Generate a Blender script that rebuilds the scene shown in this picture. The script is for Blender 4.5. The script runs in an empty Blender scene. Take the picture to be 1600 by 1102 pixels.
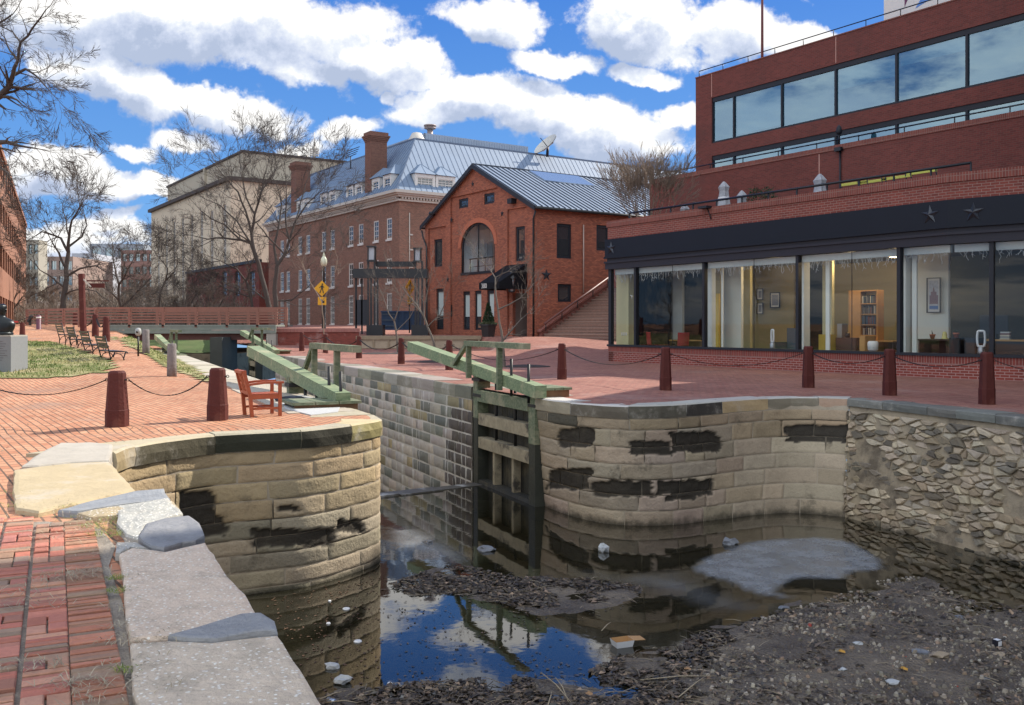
import bpy, bmesh, math, random
from mathutils import Vector, Matrix, noise
R = math.radians
SC = bpy.context.scene
# ---------------------------------------------------------------- camera
F_PX, CX, HY, EYE = 1450.0, 800.0, 507.0, 1.48
cam_d = bpy.data.cameras.new('camera'); cam = bpy.data.objects.new('camera', cam_d)
SC.collection.objects.link(cam); SC.camera = cam
cam.location = (0, 0, EYE); cam.rotation_euler = (R(90), 0, 0)
cam_d.sensor_width = 36; cam_d.lens = F_PX / 1600 * 36
cam_d.shift_y = -(551 - HY) / 1600; cam_d.clip_start = .05; cam_d.clip_end = 5000
# ---------------------------------------------------------------- sun and sky
SUN_V = Vector((.81, .58, .80)).normalized()
sl = bpy.data.lights.new('sun', 'SUN'); sl.energy = 3.5; sl.angle = R(.5); sl.color = (1, .93, .82)
so = bpy.data.objects.new('sun', sl); SC.collection.objects.link(so)
so.rotation_euler = SUN_V.to_track_quat('Z', 'Y').to_euler()
SC.view_settings.view_transform = 'Standard'; SC.view_settings.look = 'None'
SC.view_settings.exposure = 1.0; SC.view_settings.gamma = 1
SC.render.film_transparent = False
SC.cycles.max_bounces = 8; SC.cycles.transparent_max_bounces = 12
SC.cycles.use_denoising = True; SC.cycles.caustics_reflective = False; SC.cycles.caustics_refractive = False
SKY_S = .12; BACK_FILL = 1.7
# (cx, cy, rx, ry, tilt degrees, weight) of each cloud as seen from this bank; directions only, so they sit at infinity
CLOUDS = [(330, 45, 300, 70, 4, 1), (110, 45, 190, 62, 0, 1), (560, 100, 150, 42, 8, 1), (640, 92, 75, 30, 10, .8), (450, 120, 120, 30, 20, .8),
 (170, 135, 160, 42, 14, 1), (330, 172, 150, 30, 14, .9), (300, 222, 60, 22, 5, .8), (200, 238, 42, 14, 5, .6), (180, 285, 180, 28, 5, 1), (60, 265, 120, 34, 0, .9),
 (90, 368, 150, 44, 0, .9), (190, 332, 40, 12, 0, .6), (545, 212, 62, 24, -12, .8), (480, 245, 60, 16, 0, .5), (610, 156, 16, 10, 0, .6),
 (775, 28, 95, 34, 10, 1), (870, 92, 75, 22, 12, .9), (985, 28, 100, 58, 10, 1), (1000, 118, 55, 18, 5, .8), (1120, 50, 120, 60, 0, 1), (1200, 62, 150, 38, 0, .9),
 (760, 160, 130, 44, -6, 1), (880, 190, 150, 50, 10, 1), (690, 190, 90, 24, 0, .8), (960, 225, 130, 40, 0, .9), (1062, 188, 42, 24, 0, .8), (1450, 60, 200, 30, -5, .6),
 (700, -90, 200, 50, 5, .9), (950, -140, 220, 60, -5, .9), (350, -130, 220, 60, 0, .9), (1200, -170, 200, 50, 5, .8), (1500, -120, 170, 45, 0, .8)]
world = bpy.data.worlds.new('World'); SC.world = world; world.use_nodes = True

class NT:
    def __init__(s, tree): s.t = tree; s.n = tree.nodes; s.l = tree.links
    def new(s, typ, ins=None, **kw):
        n = s.n.new(typ)
        for k, v in kw.items(): setattr(n, k, v)
        for k, v in (ins or {}).items(): s.put(n.inputs[k], v)
        return n
    def put(s, sock, v):
        if isinstance(v, bpy.types.NodeSocket): s.l.new(v, sock)
        elif isinstance(v, bpy.types.Node): s.l.new(v.outputs[0], sock)
        else: sock.default_value = v
    def math(s, op, a, b=0., c=None, clamp=False):
        n = s.new('ShaderNodeMath', {0: a, 1: b}, operation=op, use_clamp=clamp)
        if c is not None: s.put(n.inputs[2], c)
        return n.outputs[0]
    def vmath(s, op, a, b=None):
        n = s.new('ShaderNodeVectorMath', {0: a}, operation=op)
        if b is not None: s.put(n.inputs[1], b)
        return n.outputs[0]
    def mix(s, f, a, b, typ='RGBA', blend='MIX'):
        n = s.new('ShaderNodeMix', data_type=typ)
        if typ == 'RGBA': n.blend_type = blend; i = (0, 6, 7); o = 2
        else: i = (0, 2, 3); o = 0
        s.put(n.inputs[i[0]], f); s.put(n.inputs[i[1]], a); s.put(n.inputs[i[2]], b)
        return n.outputs[o]
    def ramp(s, f, stops, interp='LINEAR'):
        n = s.new('ShaderNodeValToRGB', {0: f}); r = n.color_ramp; r.interpolation = interp
        while len(r.elements) < len(stops): r.elements.new(.5)
        for e, (p, c) in zip(r.elements, stops): e.position = p; e.color = c if len(c) == 4 else (*c, 1)
        return n.outputs[0]
    def noise(s, vec, scale, detail=4., rough=.55, dist=0., out=0):
        n = s.new('ShaderNodeTexNoise', {'Scale': scale, 'Detail': detail, 'Roughness': rough, 'Distortion': dist})
        if vec is not None: s.put(n.inputs['Vector'], vec)
        return n.outputs[out]
    def mrange(s, v, a, b, c=0., d=1., it='SMOOTHSTEP'):
        n = s.new('ShaderNodeMapRange', {0: v, 1: a, 2: b, 3: c, 4: d}, interpolation_type=it); return n.outputs[0]

def cloud_group():
    g = bpy.data.node_groups.new('cloud_field', 'ShaderNodeTree')
    g.interface.new_socket('P', in_out='INPUT', socket_type='NodeSocketVector')
    g.interface.new_socket('D', in_out='OUTPUT', socket_type='NodeSocketFloat')
    t = NT(g); i = t.new('NodeGroupInput').outputs[0]; o = t.new('NodeGroupOutput')
    wn = t.noise(i, 5., 6., .6, out=1)
    w = t.vmath('SUBTRACT', wn, (.5, .5, .5)); sc = t.new('ShaderNodeVectorMath', {0: w, 3: .11}, operation='SCALE').outputs[0]
    p = t.vmath('ADD', i, sc)
    acc = None
    for (cx, cy, rx, ry, a, wt) in CLOUDS:
        m = t.new('ShaderNodeMapping', {0: p, 1: ((cx - CX) / F_PX, (HY - cy) / F_PX, 0), 2: (0, 0, R(-a)), 3: (rx * 1.05 / F_PX, ry * 1.08 / F_PX, 1)}, vector_type='TEXTURE')
        ln = t.new('ShaderNodeVectorMath', {0: m.outputs[0]}, operation='LENGTH').outputs[1]
        d = t.mrange(ln, 1.45, .15, -.12, wt, 'SMOOTHSTEP')
        acc = d if acc is None else t.math('SMOOTH_MAX', acc, d, .12)
    n2 = t.noise(i, 11., 9., .62, .15); n3 = t.noise(i, 34., 7., .65)
    n = t.math('ADD', t.math('MULTIPLY', n2, .75), t.math('MULTIPLY', n3, .32))
    r = t.math('ADD', acc, t.math('MULTIPLY', t.math('SUBTRACT', n, .52), 2.3))
    t.put(o.inputs[0], r); return g

def make_world():
    t = NT(world.node_tree); t.n.clear()
    sky = t.new('ShaderNodeTexSky', sky_type='NISHITA', sun_disc=False, sun_elevation=math.asin(SUN_V.z), sun_rotation=math.atan2(SUN_V.x, SUN_V.y), air_density=1.0, dust_density=.3, ozone_density=2.5)
    tc = t.new('ShaderNodeTexCoord').outputs[0]
    sp = t.new('ShaderNodeSeparateXYZ', {0: tc}).outputs
    deep = t.ramp(sp[2], [(0, (1.15, 2.25, 3.9)), (.12, (.70, 1.85, 3.9)), (.35, (.22, 1.0, 3.3)), (.9, (.12, .55, 2.2))])
    hs = t.new('ShaderNodeMix', {0: .8, 6: t.vmath('MULTIPLY', sky.outputs[0], (.30, .34, .42)), 7: deep}, data_type='RGBA')
    hs = type('o', (), {'outputs': [hs.outputs[2]]})
    y = t.math('MAXIMUM', sp[1], .12)
    cb = t.new('ShaderNodeCombineXYZ', {0: t.math('DIVIDE', sp[0], y), 1: t.math('DIVIDE', sp[2], y), 2: 0.}).outputs[0]
    g = cloud_group()
    a = t.new('ShaderNodeGroup', node_tree=g); t.put(a.inputs[0], cb)
    off = t.vmath('ADD', cb, (.012, .022, 0))
    b = t.new('ShaderNodeGroup', node_tree=g); t.put(b.inputs[0], off)
    front = t.mrange(sp[1], .12, .3)
    zz = t.math('ADD', t.math('ABSOLUTE', sp[2]), .12)
    dome = t.new('ShaderNodeCombineXYZ', {0: t.math('DIVIDE', sp[0], zz), 1: t.math('DIVIDE', sp[1], zz), 2: 3.}).outputs[0]
    dn = t.math('MULTIPLY', t.math('SUBTRACT', t.noise(dome, 1.1, 7., .6), .5), 3.2); dn = t.math('ADD', dn, .55)
    dens = t.mix(front, dn, a.outputs[0], 'FLOAT')
    mask = t.mrange(dens, .16, .52)
    thick = t.mrange(dens, .35, 1.15)
    edge = t.math('SUBTRACT', a.outputs[0], b.outputs[0])
    lit = t.math('ADD', t.math('MULTIPLY', edge, 1.9), t.math('SUBTRACT', .95, t.math('MULTIPLY', thick, .75)), clamp=True)
    dn2 = t.math('ADD', t.math('MULTIPLY', t.math('SUBTRACT', t.noise(dome, 2.3, 5., .6), .5), 2.), .62, clamp=True)
    lit = t.mix(front, dn2, lit, 'FLOAT')
    cc = t.ramp(lit, [(0, (2.0, 2.35, 3.1)), (.4, (2.8, 3.1, 3.8)), (.75, (3.7, 3.9, 4.2)), (1, (4.7, 4.65, 4.55))])
    # cumulus behind the view made brighter than in front, added to fill the shade
    cc = t.vmath('MULTIPLY', cc, t.mix(front, (BACK_FILL, BACK_FILL, BACK_FILL * .97, 1), (1, 1, 1, 1)))
    above = t.mrange(sp[2], -.02, .03)
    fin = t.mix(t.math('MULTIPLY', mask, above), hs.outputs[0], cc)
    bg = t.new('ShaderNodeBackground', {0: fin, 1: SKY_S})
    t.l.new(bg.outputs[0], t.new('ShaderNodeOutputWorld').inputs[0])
    world.cycles.sampling_method = 'MANUAL'; world.cycles.sample_map_resolution = 512
make_world()

# ---------------------------------------------------------------- geometry helpers
def P(u, v, Y): return Vector(((u - CX) / F_PX * Y, Y, EYE - (v - HY) / F_PX * Y))
def G(u, v, z=0.):
    Y = (EYE - z) * F_PX / (v - HY); return P(u, v, Y)
def px(p): return (CX + p[0] / p[1] * F_PX, HY - (p[2] - EYE) / p[1] * F_PX)
BD = Vector((.5635, -.8261, 0)); AD = Vector((.8261, .5635, 0))      # street grid: along the facades, away from them
LD = Vector((-.4138, .9104, 0))                                       # lock axis
WZ = -2.2
def lerp(a, b, t): return a + (b - a) * t
def sstep(a, b, x):
    t = min(1, max(0, (x - a) / (b - a))); return t * t * (3 - 2 * t)
def interp(tab, x):
    if x <= tab[0][0]: return tab[0][1]
    for (a, p), (b, q) in zip(tab, tab[1:]):
        if x <= b: return p + (q - p) * (x - a) / (b - a)
    return tab[-1][1]
def nz(x, y, z=0., s=1.): return noise.noise(Vector((x * s, y * s, z * s)))

class Fr:
    """a vertical plane: origin, direction along it (s), outward normal (o), up (z)"""
    def __init__(s, p, d, n=None):
        s.p = Vector((p[0], p[1], 0)); s.d = Vector((d[0], d[1], 0)).normalized()
        s.n = Vector((n[0], n[1], 0)).normalized() if n is not None else Vector((s.d.y, -s.d.x, 0))
    def w(s, a, o, z): return s.p + s.d * a + s.n * o + Vector((0, 0, z))
    def hit(s, u, v, off=0.):
        q = s.p + s.n * off; r = Vector(((u - CX) / F_PX, 1, 0))
        Y = q.dot(s.n) / r.dot(s.n); pt = r * Y
        return (pt - q).dot(s.d), EYE - (v - HY) / F_PX * Y

class MB:
    def __init__(s): s.v = []; s.f = []; s.uv = []; s.c = []; s.m = []; s.cm = 0; s.cc = None; s.sm = []
    def face(s, pts, uv=None, col=None, sm=False):
        b = len(s.v); s.v.extend(pts); s.f.append(tuple(range(b, b + len(pts)))); s.uv.append(uv); s.c.append(col or s.cc); s.m.append(s.cm); s.sm.append(sm)
    def hexa(s, q, col=None):   # q: 8 points, bottom 4 ccw then top 4
        b = len(s.v); s.v.extend(q)
        for f in ((3, 2, 1, 0), (4, 5, 6, 7), (0, 1, 5, 4), (1, 2, 6, 5), (2, 3, 7, 6), (3, 0, 4, 7)):
            s.f.append(tuple(b + i for i in f)); s.uv.append(None); s.c.append(col or s.cc); s.m.append(s.cm); s.sm.append(False)
    def box(s, x0, x1, y0, y1, z0, z1, col=None):
        s.hexa([Vector(p) for p in ((x0, y0, z0), (x1, y0, z0), (x1, y1, z0), (x0, y1, z0), (x0, y0, z1), (x1, y0, z1), (x1, y1, z1), (x0, y1, z1))], col)
    def fb(s, F, s0, s1, o0, o1, z0, z1, col=None):
        q = [F.w(a, o, z) for z in (z0, z1) for a, o in ((s0, o1), (s1, o1), (s1, o0), (s0, o0))]
        s.hexa(q, col)
    def bar(s, a, b, w, h, up=Vector((0, 0, 1)), col=None, w2=None, h2=None):
        a = Vector(a); b = Vector(b); d = (b - a).normalized(); x = d.cross(up)
        if x.length < 1e-3: x = Vector((1, 0, 0))
        x.normalize(); y = x.cross(d).normalized(); w2 = w2 or w; h2 = h2 or h
        q = [p + x * sx * ww / 2 + y * sy * hh / 2 for p, ww, hh in ((a, w, h), (b, w2, h2)) for sx, sy in ((-1, -1), (1, -1), (1, 1), (-1, 1))]
        s.hexa([q[0], q[3], q[2], q[1], q[4], q[7], q[6], q[5]], col)
    def tube(s, pts, rad, n=6, cap=True, col=None, sm=True, closed=False):
        pts = [Vector(p) for p in pts]; k = len(pts)
        if not hasattr(rad, '__len__'): rad = [rad] * k
        b = len(s.v); x = None
        for i, p in enumerate(pts):
            if closed: d = pts[(i + 1) % k] - pts[i - 1]
            else: d = (pts[min(i + 1, k - 1)] - pts[max(i - 1, 0)])
            if d.length < 1e-9: d = Vector((0, 0, 1))
            d.normalize()
            if x is None:
                x = d.cross(Vector((0, 0, 1)));
                if x.length < .05: x = d.cross(Vector((0, 1, 0)))
            x = x - d * x.dot(d); x.normalize(); y = d.cross(x)
            for j in range(n):
                a = 2 * math.pi * j / n; s.v.append(p + (x * math.cos(a) + y * math.sin(a)) * rad[i])
        def ad(f): s.f.append(f); s.uv.append(None); s.c.append(col or s.cc); s.m.append(s.cm); s.sm.append(sm)
        for i in range(k if closed else k - 1):
            i2 = (i + 1) % k
            for j in range(n):
                j2 = (j + 1) % n; ad((b + i * n + j, b + i * n + j2, b + i2 * n + j2, b + i2 * n + j))
        if cap and not closed:
            ad(tuple(b + j for j in reversed(range(n)))); ad(tuple(b + (k - 1) * n + j for j in range(n)))
    def lathe(s, c, prof, n=16, col=None, sm=True):
        c = Vector(c); b = len(s.v)
        for r, z in prof:
            for j in range(n):
                a = 2 * math.pi * j / n; s.v.append(c + Vector((r * math.cos(a), r * math.sin(a), z)))
        def ad(f): s.f.append(f); s.uv.append(None); s.c.append(col or s.cc); s.m.append(s.cm); s.sm.append(sm)
        for i in range(len(prof) - 1):
            for j in range(n):
                j2 = (j + 1) % n; ad((b + i * n + j, b + i * n + j2, b + (i + 1) * n + j2, b + (i + 1) * n + j))
        ad(tuple(b + j for j in reversed(range(n)))); ad(tuple(b + (len(prof) - 1) * n + j for j in range(n)))
    def prism(s, poly, z0, z1, col=None):
        n = len(poly); a = [Vector((p[0], p[1], z0)) for p in poly]; b = [Vector((p[0], p[1], z1)) for p in poly]
        s.face(b, col=col); s.face(a[::-1], col=col)
        for i in range(n):
            j = (i + 1) % n; s.face([a[i], a[j], b[j], b[i]], col=col)
    def fprism(s, F, poly, o0, o1, col=None):     # polygon in (s, z), extruded along the normal
        n = len(poly); a = [F.w(p[0], o0, p[1]) for p in poly]; b = [F.w(p[0], o1, p[1]) for p in poly]
        s.face(b, col=col); s.face(a[::-1], col=col)
        for i in range(n):
            j = (i + 1) % n; s.face([a[i], a[j], b[j], b[i]], col=col)
    def grid(s, rows, uvf=None, col=None, sm=True, close=False):
        b = len(s.v); nr = len(rows); nc = len(rows[0])
        for r in rows: s.v.extend(r)
        for i in range(nr - 1):
            for j in range(nc - 1):
                s.f.append((b + i * nc + j, b + i * nc + j + 1, b + (i + 1) * nc + j + 1, b + (i + 1) * nc + j))
                s.uv.append(None if uvf is None else [uvf(i, j), uvf(i, j + 1), uvf(i + 1, j + 1), uvf(i + 1, j)])
                s.c.append((col(i, j) if callable(col) else col) or s.cc); s.m.append(s.cm); s.sm.append(sm)
    def blob(s, c, r, seed=0, n=1, flat=1., col=None, am=.3):
        bm = bmesh.new(); bmesh.ops.create_icosphere(bm, subdivisions=n, radius=1)
        c = Vector(c); b = len(s.v); r = Vector(r) if hasattr(r, '__len__') else Vector((r, r, r * flat))
        for v in bm.verts:
            k = 1 + am * noise.noise(v.co * 1.3 + Vector((seed * 7.1, seed * 3.3, 0)))
            s.v.append(c + Vector((v.co.x * r.x, v.co.y * r.y, v.co.z * r.z)) * k)
        for f in bm.faces:
            s.f.append(tuple(b + v.index for v in f.verts)); s.uv.append(None); s.c.append(col or s.cc); s.m.append(s.cm); s.sm.append(n > 1)
        bm.free()
    def build(s, name, mat, parent=None, local=False, base=None):
        me = bpy.data.meshes.new(name)
        V = [Vector(p) for p in s.v]
        uvs = []
        for f, uv in zip(s.f, s.uv):
            if uv is not None: uvs.extend(uv); continue
            p0, p1, p2 = V[f[0]], V[f[1]], V[f[2]]
            n = (p1 - p0).cross(p2 - p0)
            if n.length < 1e-12 and len(f) > 3: n = (p2 - p0).cross(V[f[3]] - p0)
            if n.length > 0: n.normalize()
            if abs(n.z) > .93:
                for i in f: uvs.append((V[i].dot(BD), V[i].dot(AD)))
            else:
                t = Vector((-n.y, n.x, 0)); t.normalize(); k = max(.2, math.sqrt(max(0, 1 - n.z * n.z)))
                for i in f: uvs.append((V[i].dot(t), V[i].z / k))
        inv = None
        if base is not None: inv = Matrix.Translation(-Vector(base))
        elif parent is not None and not local: inv = WM[parent.name].inverted()
        if inv is not None: V = [inv @ p for p in V]
        me.from_pydata([tuple(p) for p in V], [], s.f)
        ul = me.uv_layers.new(name='UVMap')
        ul.data.foreach_set('uv', [c for uv in uvs for c in (uv[0], uv[1])])
        if any(c is not None for c in s.c):
            ca = me.color_attributes.new('col', 'FLOAT_COLOR', 'CORNER'); cd = []
            for f, c in zip(s.f, s.c):
                c = c or (.5, .5, .5)
                if hasattr(c[0], '__len__'):
                    for q in c: cd.extend((q[0], q[1], q[2], 1.))
                else: cd.extend((c[0], c[1], c[2], 1.) * len(f))
            ca.data.foreach_set('color', cd)
        mats = mat if isinstance(mat, (list, tuple)) else [mat]
        for m in mats: me.materials.append(m)
        me.polygons.foreach_set('material_index', s.m); me.polygons.foreach_set('use_smooth', s.sm)
        me.update()
        o = bpy.data.objects.new(name, me); SC.collection.objects.link(o)
        if parent is not None: o.parent = parent; WM[o.name] = WM[parent.name]
        else:
            WM[o.name] = Matrix.Identity(4)
            if base is not None: o.location = base; WM[o.name] = Matrix.Translation(Vector(base))
        return o
WM = {}
def tag(o, label=None, cat=None, group=None, kind=None):
    for k, v in (('label', label), ('category', cat), ('group', group), ('kind', kind)):
        if v: o[k] = v
    return o
def thing(name, label, cat, loc=(0, 0, 0), rz=0., group=None):
    o = bpy.data.objects.new(name, None); SC.collection.objects.link(o); o.location = loc; o.rotation_euler = (0, 0, rz)
    o.empty_display_size = .2
    WM[o.name] = Matrix.Translation(Vector(loc)) @ Matrix.Rotation(rz, 4, 'Z'); return tag(o, label, cat, group)
def single(name, mb, mat, label, cat, base, group=None, local=False):
    o = mb.build(name, mat, base=None if local else base)
    if local: o.location = base
    return tag(o, label, cat, group)
def kids(o): return [c for c in SC.collection.objects if c.parent == o]
KC = {}
def copy_tree(o, parent=None):
    c = o.copy(); SC.collection.objects.link(c); c.parent = parent; WM[c.name] = Matrix.Identity(4)
    for ch in KC.setdefault(o.name, kids(o)): copy_tree(ch, c)
    return c
def place(proto, used, loc, rz=0., label=None, group=None, scale=None):
    o = copy_tree(proto) if used else proto
    o.location = loc; o.rotation_euler = (0, 0, rz)
    if scale: o.scale = (scale,) * 3 if not hasattr(scale, '__len__') else scale
    WM[o.name] = Matrix.Translation(Vector(loc)) @ Matrix.Rotation(rz, 4, 'Z')
    if label: o['label'] = label
    if group: o['group'] = group
    return o

# ---------------------------------------------------------------- materials
MATS = {}
def newmat(name):
    m = bpy.data.materials.new(name); m.use_nodes = True; t = NT(m.node_tree); t.n.clear(); MATS[name] = m
    out = t.new('ShaderNodeOutputMaterial'); b = t.new('ShaderNodeBsdfPrincipled'); t.l.new(b.outputs[0], out.inputs[0]); return m, t, b, out
def c4(c): return (c[0], c[1], c[2], 1.)
def plain(name, c, rough=.6, metal=0., var=.12, nscale=6., bump=0., bscale=40., spec=.5, dirt=None, emit=None):
    m, t, b, o = newmat(name)
    tc = t.new('ShaderNodeTexCoord').outputs[3]
    n = t.noise(tc, nscale, 5., .6)
    k = t.math('ADD', t.math('MULTIPLY', n, var * 2), 1 - var)
    col = t.vmath('MULTIPLY', c4(c)[:3], t.new('ShaderNodeCombineXYZ', {0: k, 1: k, 2: k}).outputs[0])
    if dirt: col = t.mix(t.mrange(t.noise(tc, nscale * .35, 6., .65), .52, .68, 0., dirt[1]), col, c4(dirt[0]))
    t.put(b.inputs['Base Color'], col); b.inputs['Roughness'].default_value = rough; b.inputs['Metallic'].default_value = metal
    b.inputs['Specular IOR Level'].default_value = spec
    if bump:
        bn = t.new('ShaderNodeBump', {'Strength': bump, 'Distance': .02, 'Height': t.noise(tc, bscale, 5., .6)}); t.put(b.inputs['Normal'], bn)
    if emit: b.inputs['Emission Color'].default_value = c4(emit[0]); b.inputs['Emission Strength'].default_value = emit[1]
    return m
def bricks(name, c1, c2, mort, bw=.22, bh=.075, ms=.011, rough=.85, bump=.5, wear=.35, stain=None, off=.5, squash=1., paint=None):
    m, t, b, o = newmat(name)
    uv = t.new('ShaderNodeUVMap').outputs[0]; tc = t.new('ShaderNodeTexCoord').outputs[3]
    wob = t.new('ShaderNodeVectorMath', {0: t.vmath('SUBTRACT', t.noise(tc, 3., 2., .5, out=1), (.5, .5, .5)), 3: .008}, operation='SCALE').outputs[0]
    uvw = t.vmath('ADD', uv, wob)
    br = t.new('ShaderNodeTexBrick', {'Vector': uvw, 'Color1': c4(c1), 'Color2': c4(c2), 'Mortar': c4(mort), 'Scale': 1., 'Mortar Size': ms, 'Mortar Smooth': .15, 'Brick Width': bw, 'Row Height': bh}, offset=off, squash=squash)
    big = t.noise(tc, .45, 5., .6); sm = t.noise(tc, 14., 4., .6)
    k = t.math('ADD', t.math('MULTIPLY', big, wear), t.math('ADD', t.math('MULTIPLY', sm, wear * .6), 1 - wear * .8))
    col = t.vmath('MULTIPLY', br.outputs[0], t.new('ShaderNodeCombineXYZ', {0: k, 1: k, 2: k}).outputs[0])
    if stain: col = t.mix(t.mrange(t.noise(tc, stain[1], 6., .65), .53, .7, 0., stain[2]), col, c4(stain[0]))
    t.put(b.inputs['Base Color'], col); b.inputs['Roughness'].default_value = rough; b.inputs['Specular IOR Level'].default_value = .3
    h = t.math('ADD', t.math('MULTIPLY', br.outputs[1], -1.), t.math('MULTIPLY', sm, .5))
    t.put(b.inputs['Normal'], t.new('ShaderNodeBump', {'Strength': bump, 'Distance': .012, 'Height': h})); return m
def attr(name, rough=.85, var=.3, nscale=7., bump=.5, bscale=30., stain=None, spots=None, spec=.3, streak=None, wet=None):
    """base colour from the piece's own colour, with fine grain"""
    m, t, b, o = newmat(name)
    tc = t.new('ShaderNodeNewGeometry').outputs[0]
    a = t.new('ShaderNodeVertexColor', layer_name='col').outputs[0]
    n = t.noise(tc, nscale, 7., .65); n2 = t.noise(tc, nscale * 7, 4., .6)
    k = t.math('ADD', t.math('MULTIPLY', n, var * 1.6), t.math('ADD', t.math('MULTIPLY', n2, var * .7), 1 - var * 1.15))
    col = t.vmath('MULTIPLY', a, t.new('ShaderNodeCombineXYZ', {0: k, 1: k, 2: k}).outputs[0])
    if stain: col = t.mix(t.mrange(t.noise(tc, stain[1], 7., .7), stain[3] if len(stain) > 3 else .54, .68, 0., stain[2]), col, c4(stain[0]))
    if streak:
        sv = t.vmath('MULTIPLY', tc, (2.2, 2.2, .16)); col = t.mix(t.mrange(t.noise(sv, streak[1], 6., .7), streak[3], streak[3] + .07, 0., streak[2]), col, c4(streak[0]))
    if spots: col = t.mix(t.mrange(t.new('ShaderNodeTexVoronoi', {'Vector': tc, 'Scale': spots[1]}).outputs[0], spots[2], spots[2] * .6), col, c4(spots[0]))
    if wet:   # tide band just above the water line
        z = t.new('ShaderNodeSeparateXYZ', {0: tc}).outputs[2]
        zz = t.math('ADD', z, t.math('MULTIPLY', t.math('SUBTRACT', n, .5), .3))
        col = t.mix(t.mrange(zz, wet[1] + .16, wet[1] - .02, 0., .8), col, c4(wet[0]))
    t.put(b.inputs['Base Color'], col); b.inputs['Roughness'].default_value = rough; b.inputs['Specular IOR Level'].default_value = spec
    if bump: t.put(b.inputs['Normal'], t.new('ShaderNodeBump', {'Strength': bump, 'Distance': .02, 'Height': t.noise(tc, bscale, 6., .65)}))
    return m
def glass(name, tint=(.8, .85, .85), refl=1., rough=0., body=None, bodyf=0., gcol=(1, 1, 1)):
    m, t, b, o = newmat(name)
    tr = t.new('ShaderNodeBsdfTransparent', {0: c4(tint)}); gl = t.new('ShaderNodeBsdfGlossy', {0: c4(gcol), 'Roughness': rough})
    lw_ = t.new('ShaderNodeLayerWeight', {0: .5}).outputs[1]
    fr = t.math('ADD', .045, t.math('MULTIPLY', t.math('POWER', lw_, 5.), .955))
    f = t.math('MULTIPLY', t.math('ADD', fr, .03), refl, clamp=True)
    base = tr
    if body: base = t.new('ShaderNodeMixShader', {0: bodyf, 1: tr.outputs[0], 2: t.new('ShaderNodeBsdfDiffuse', {0: c4(body)}).outputs[0]})
    mx = t.new('ShaderNodeMixShader', {0: f, 1: base.outputs[0], 2: gl.outputs[0]}); t.l.new(mx.outputs[0], o.inputs[0]); return m
# ================================================================ materials of the setting
M_paver = bricks('brick_paving', (.43, .185, .10), (.53, .28, .165), (.14, .09, .06), bw=.21, bh=.105, ms=.010, rough=.8, bump=.4, wear=.8, stain=((.30, .20, .15), .5, .6))
M_paver_r = bricks('plaza_paving', (.25, .095, .07), (.35, .165, .12), (.14, .09, .07), bw=.21, bh=.105, ms=.007, rough=.75, bump=.25, wear=.8, stain=((.34, .22, .19), .3, .6))
M_loose = attr('near_brick', rough=.85, var=.35, nscale=9, bump=.6, bscale=45, stain=((.20, .15, .12), 2.5, .45))
M_stone = attr('block_stone', rough=.9, var=.30, nscale=3.5, bump=1., bscale=22, stain=((.10, .085, .06), 1.5, .6, .56), wet=((.022, .02, .014), WZ))
M_stone2 = attr('chamber_stone', rough=.9, var=.34, nscale=3.2, bump=.7, bscale=14, stain=((.09, .085, .07), 1.2, .5, .57), streak=((.60, .57, .52), 1.8, .8, .56), wet=((.03, .027, .02), -3.7))
M_rubble = attr('rubble_stone', rough=.92, var=.4, nscale=4., bump=.9, bscale=14, stain=((.16, .12, .075), 1.3, .5), wet=((.025, .022, .015), WZ))
M_mortar = plain('mortar', (.37, .31, .23), .95, var=.35, nscale=3, bump=.5, bscale=30, dirt=((.10, .08, .06), .6))
M_mortar_d = plain('rubble_mortar', (.31, .25, .17), .95, var=.45, nscale=3, bump=1., bscale=14, dirt=((.09, .07, .05), .8))
M_cope = attr('coping_stone', rough=.85, var=.28, nscale=2.6, bump=.5, bscale=22, stain=((.46, .42, .36), 1.3, .6, .52))
M_slab = attr('pebbled_slab', rough=.85, var=.4, nscale=7., bump=1., bscale=26, spots=((.80, .76, .68), 34., .30), stain=((.33, .28, .21), 1.6, .6, .50))
M_slate = attr('slate', rough=.65, var=.45, nscale=5., bump=1., bscale=18, spec=.4)
M_moss = plain('moss_soil', (.09, .11, .03), .95, var=.5, nscale=12, bump=.8, bscale=50)

# ================================================================ terrain heights
CANAL_L = [(-6, 4.6), (3.6, -.745), (4.9, -1.35), (5.4, -1.69), (6.26, -2.10), (8.3, -3.3), (10.0, -4.32), (10.7, -4.6), (11.3, -4.62), (11.75, -4.45), (12.33, -4.08), (12.62, -3.62), (12.93, -2.98), (13.3, -2.62), (13.76, -2.32), (14.1, -2.14), (14.45, -2.06), (15.0, -2.2), (54, -19.95), (130, -54.5)]
def gl(y): return interp(CANAL_L, y)
RW_TOP = [(837, 622), (860, 625.5), (892, 629), (920, 631), (949, 633), (985, 634.3), (1020, 634), (1050, 632.8), (1080, 631), (1115, 628), (1150, 625), (1182, 623), (1232, 620.6), (1280, 620.4), (1327, 622)]
RW_BOT = [(837, 784), (860, 795), (889, 805.5), (918, 813), (948, 818.5), (985, 821.4), (1020, 821.6), (1052, 820.3), (1083, 817), (1115, 813), (1148, 809), (1180, 805), (1226, 802), (1272, 803.5), (1318, 808)]
RB_TOP = [(1327, 622), (1387, 628), (1480, 638.5), (1600, 652), (1760, 674), (2100, 720)]
RB_BOT = [(1318, 808), (1370, 822), (1480, 851.6), (1600, 885), (1760, 934), (2100, 1040)]
rt = [G(*q) for q in RW_TOP]; rb = [G(*q) for q in RB_TOP]
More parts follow.
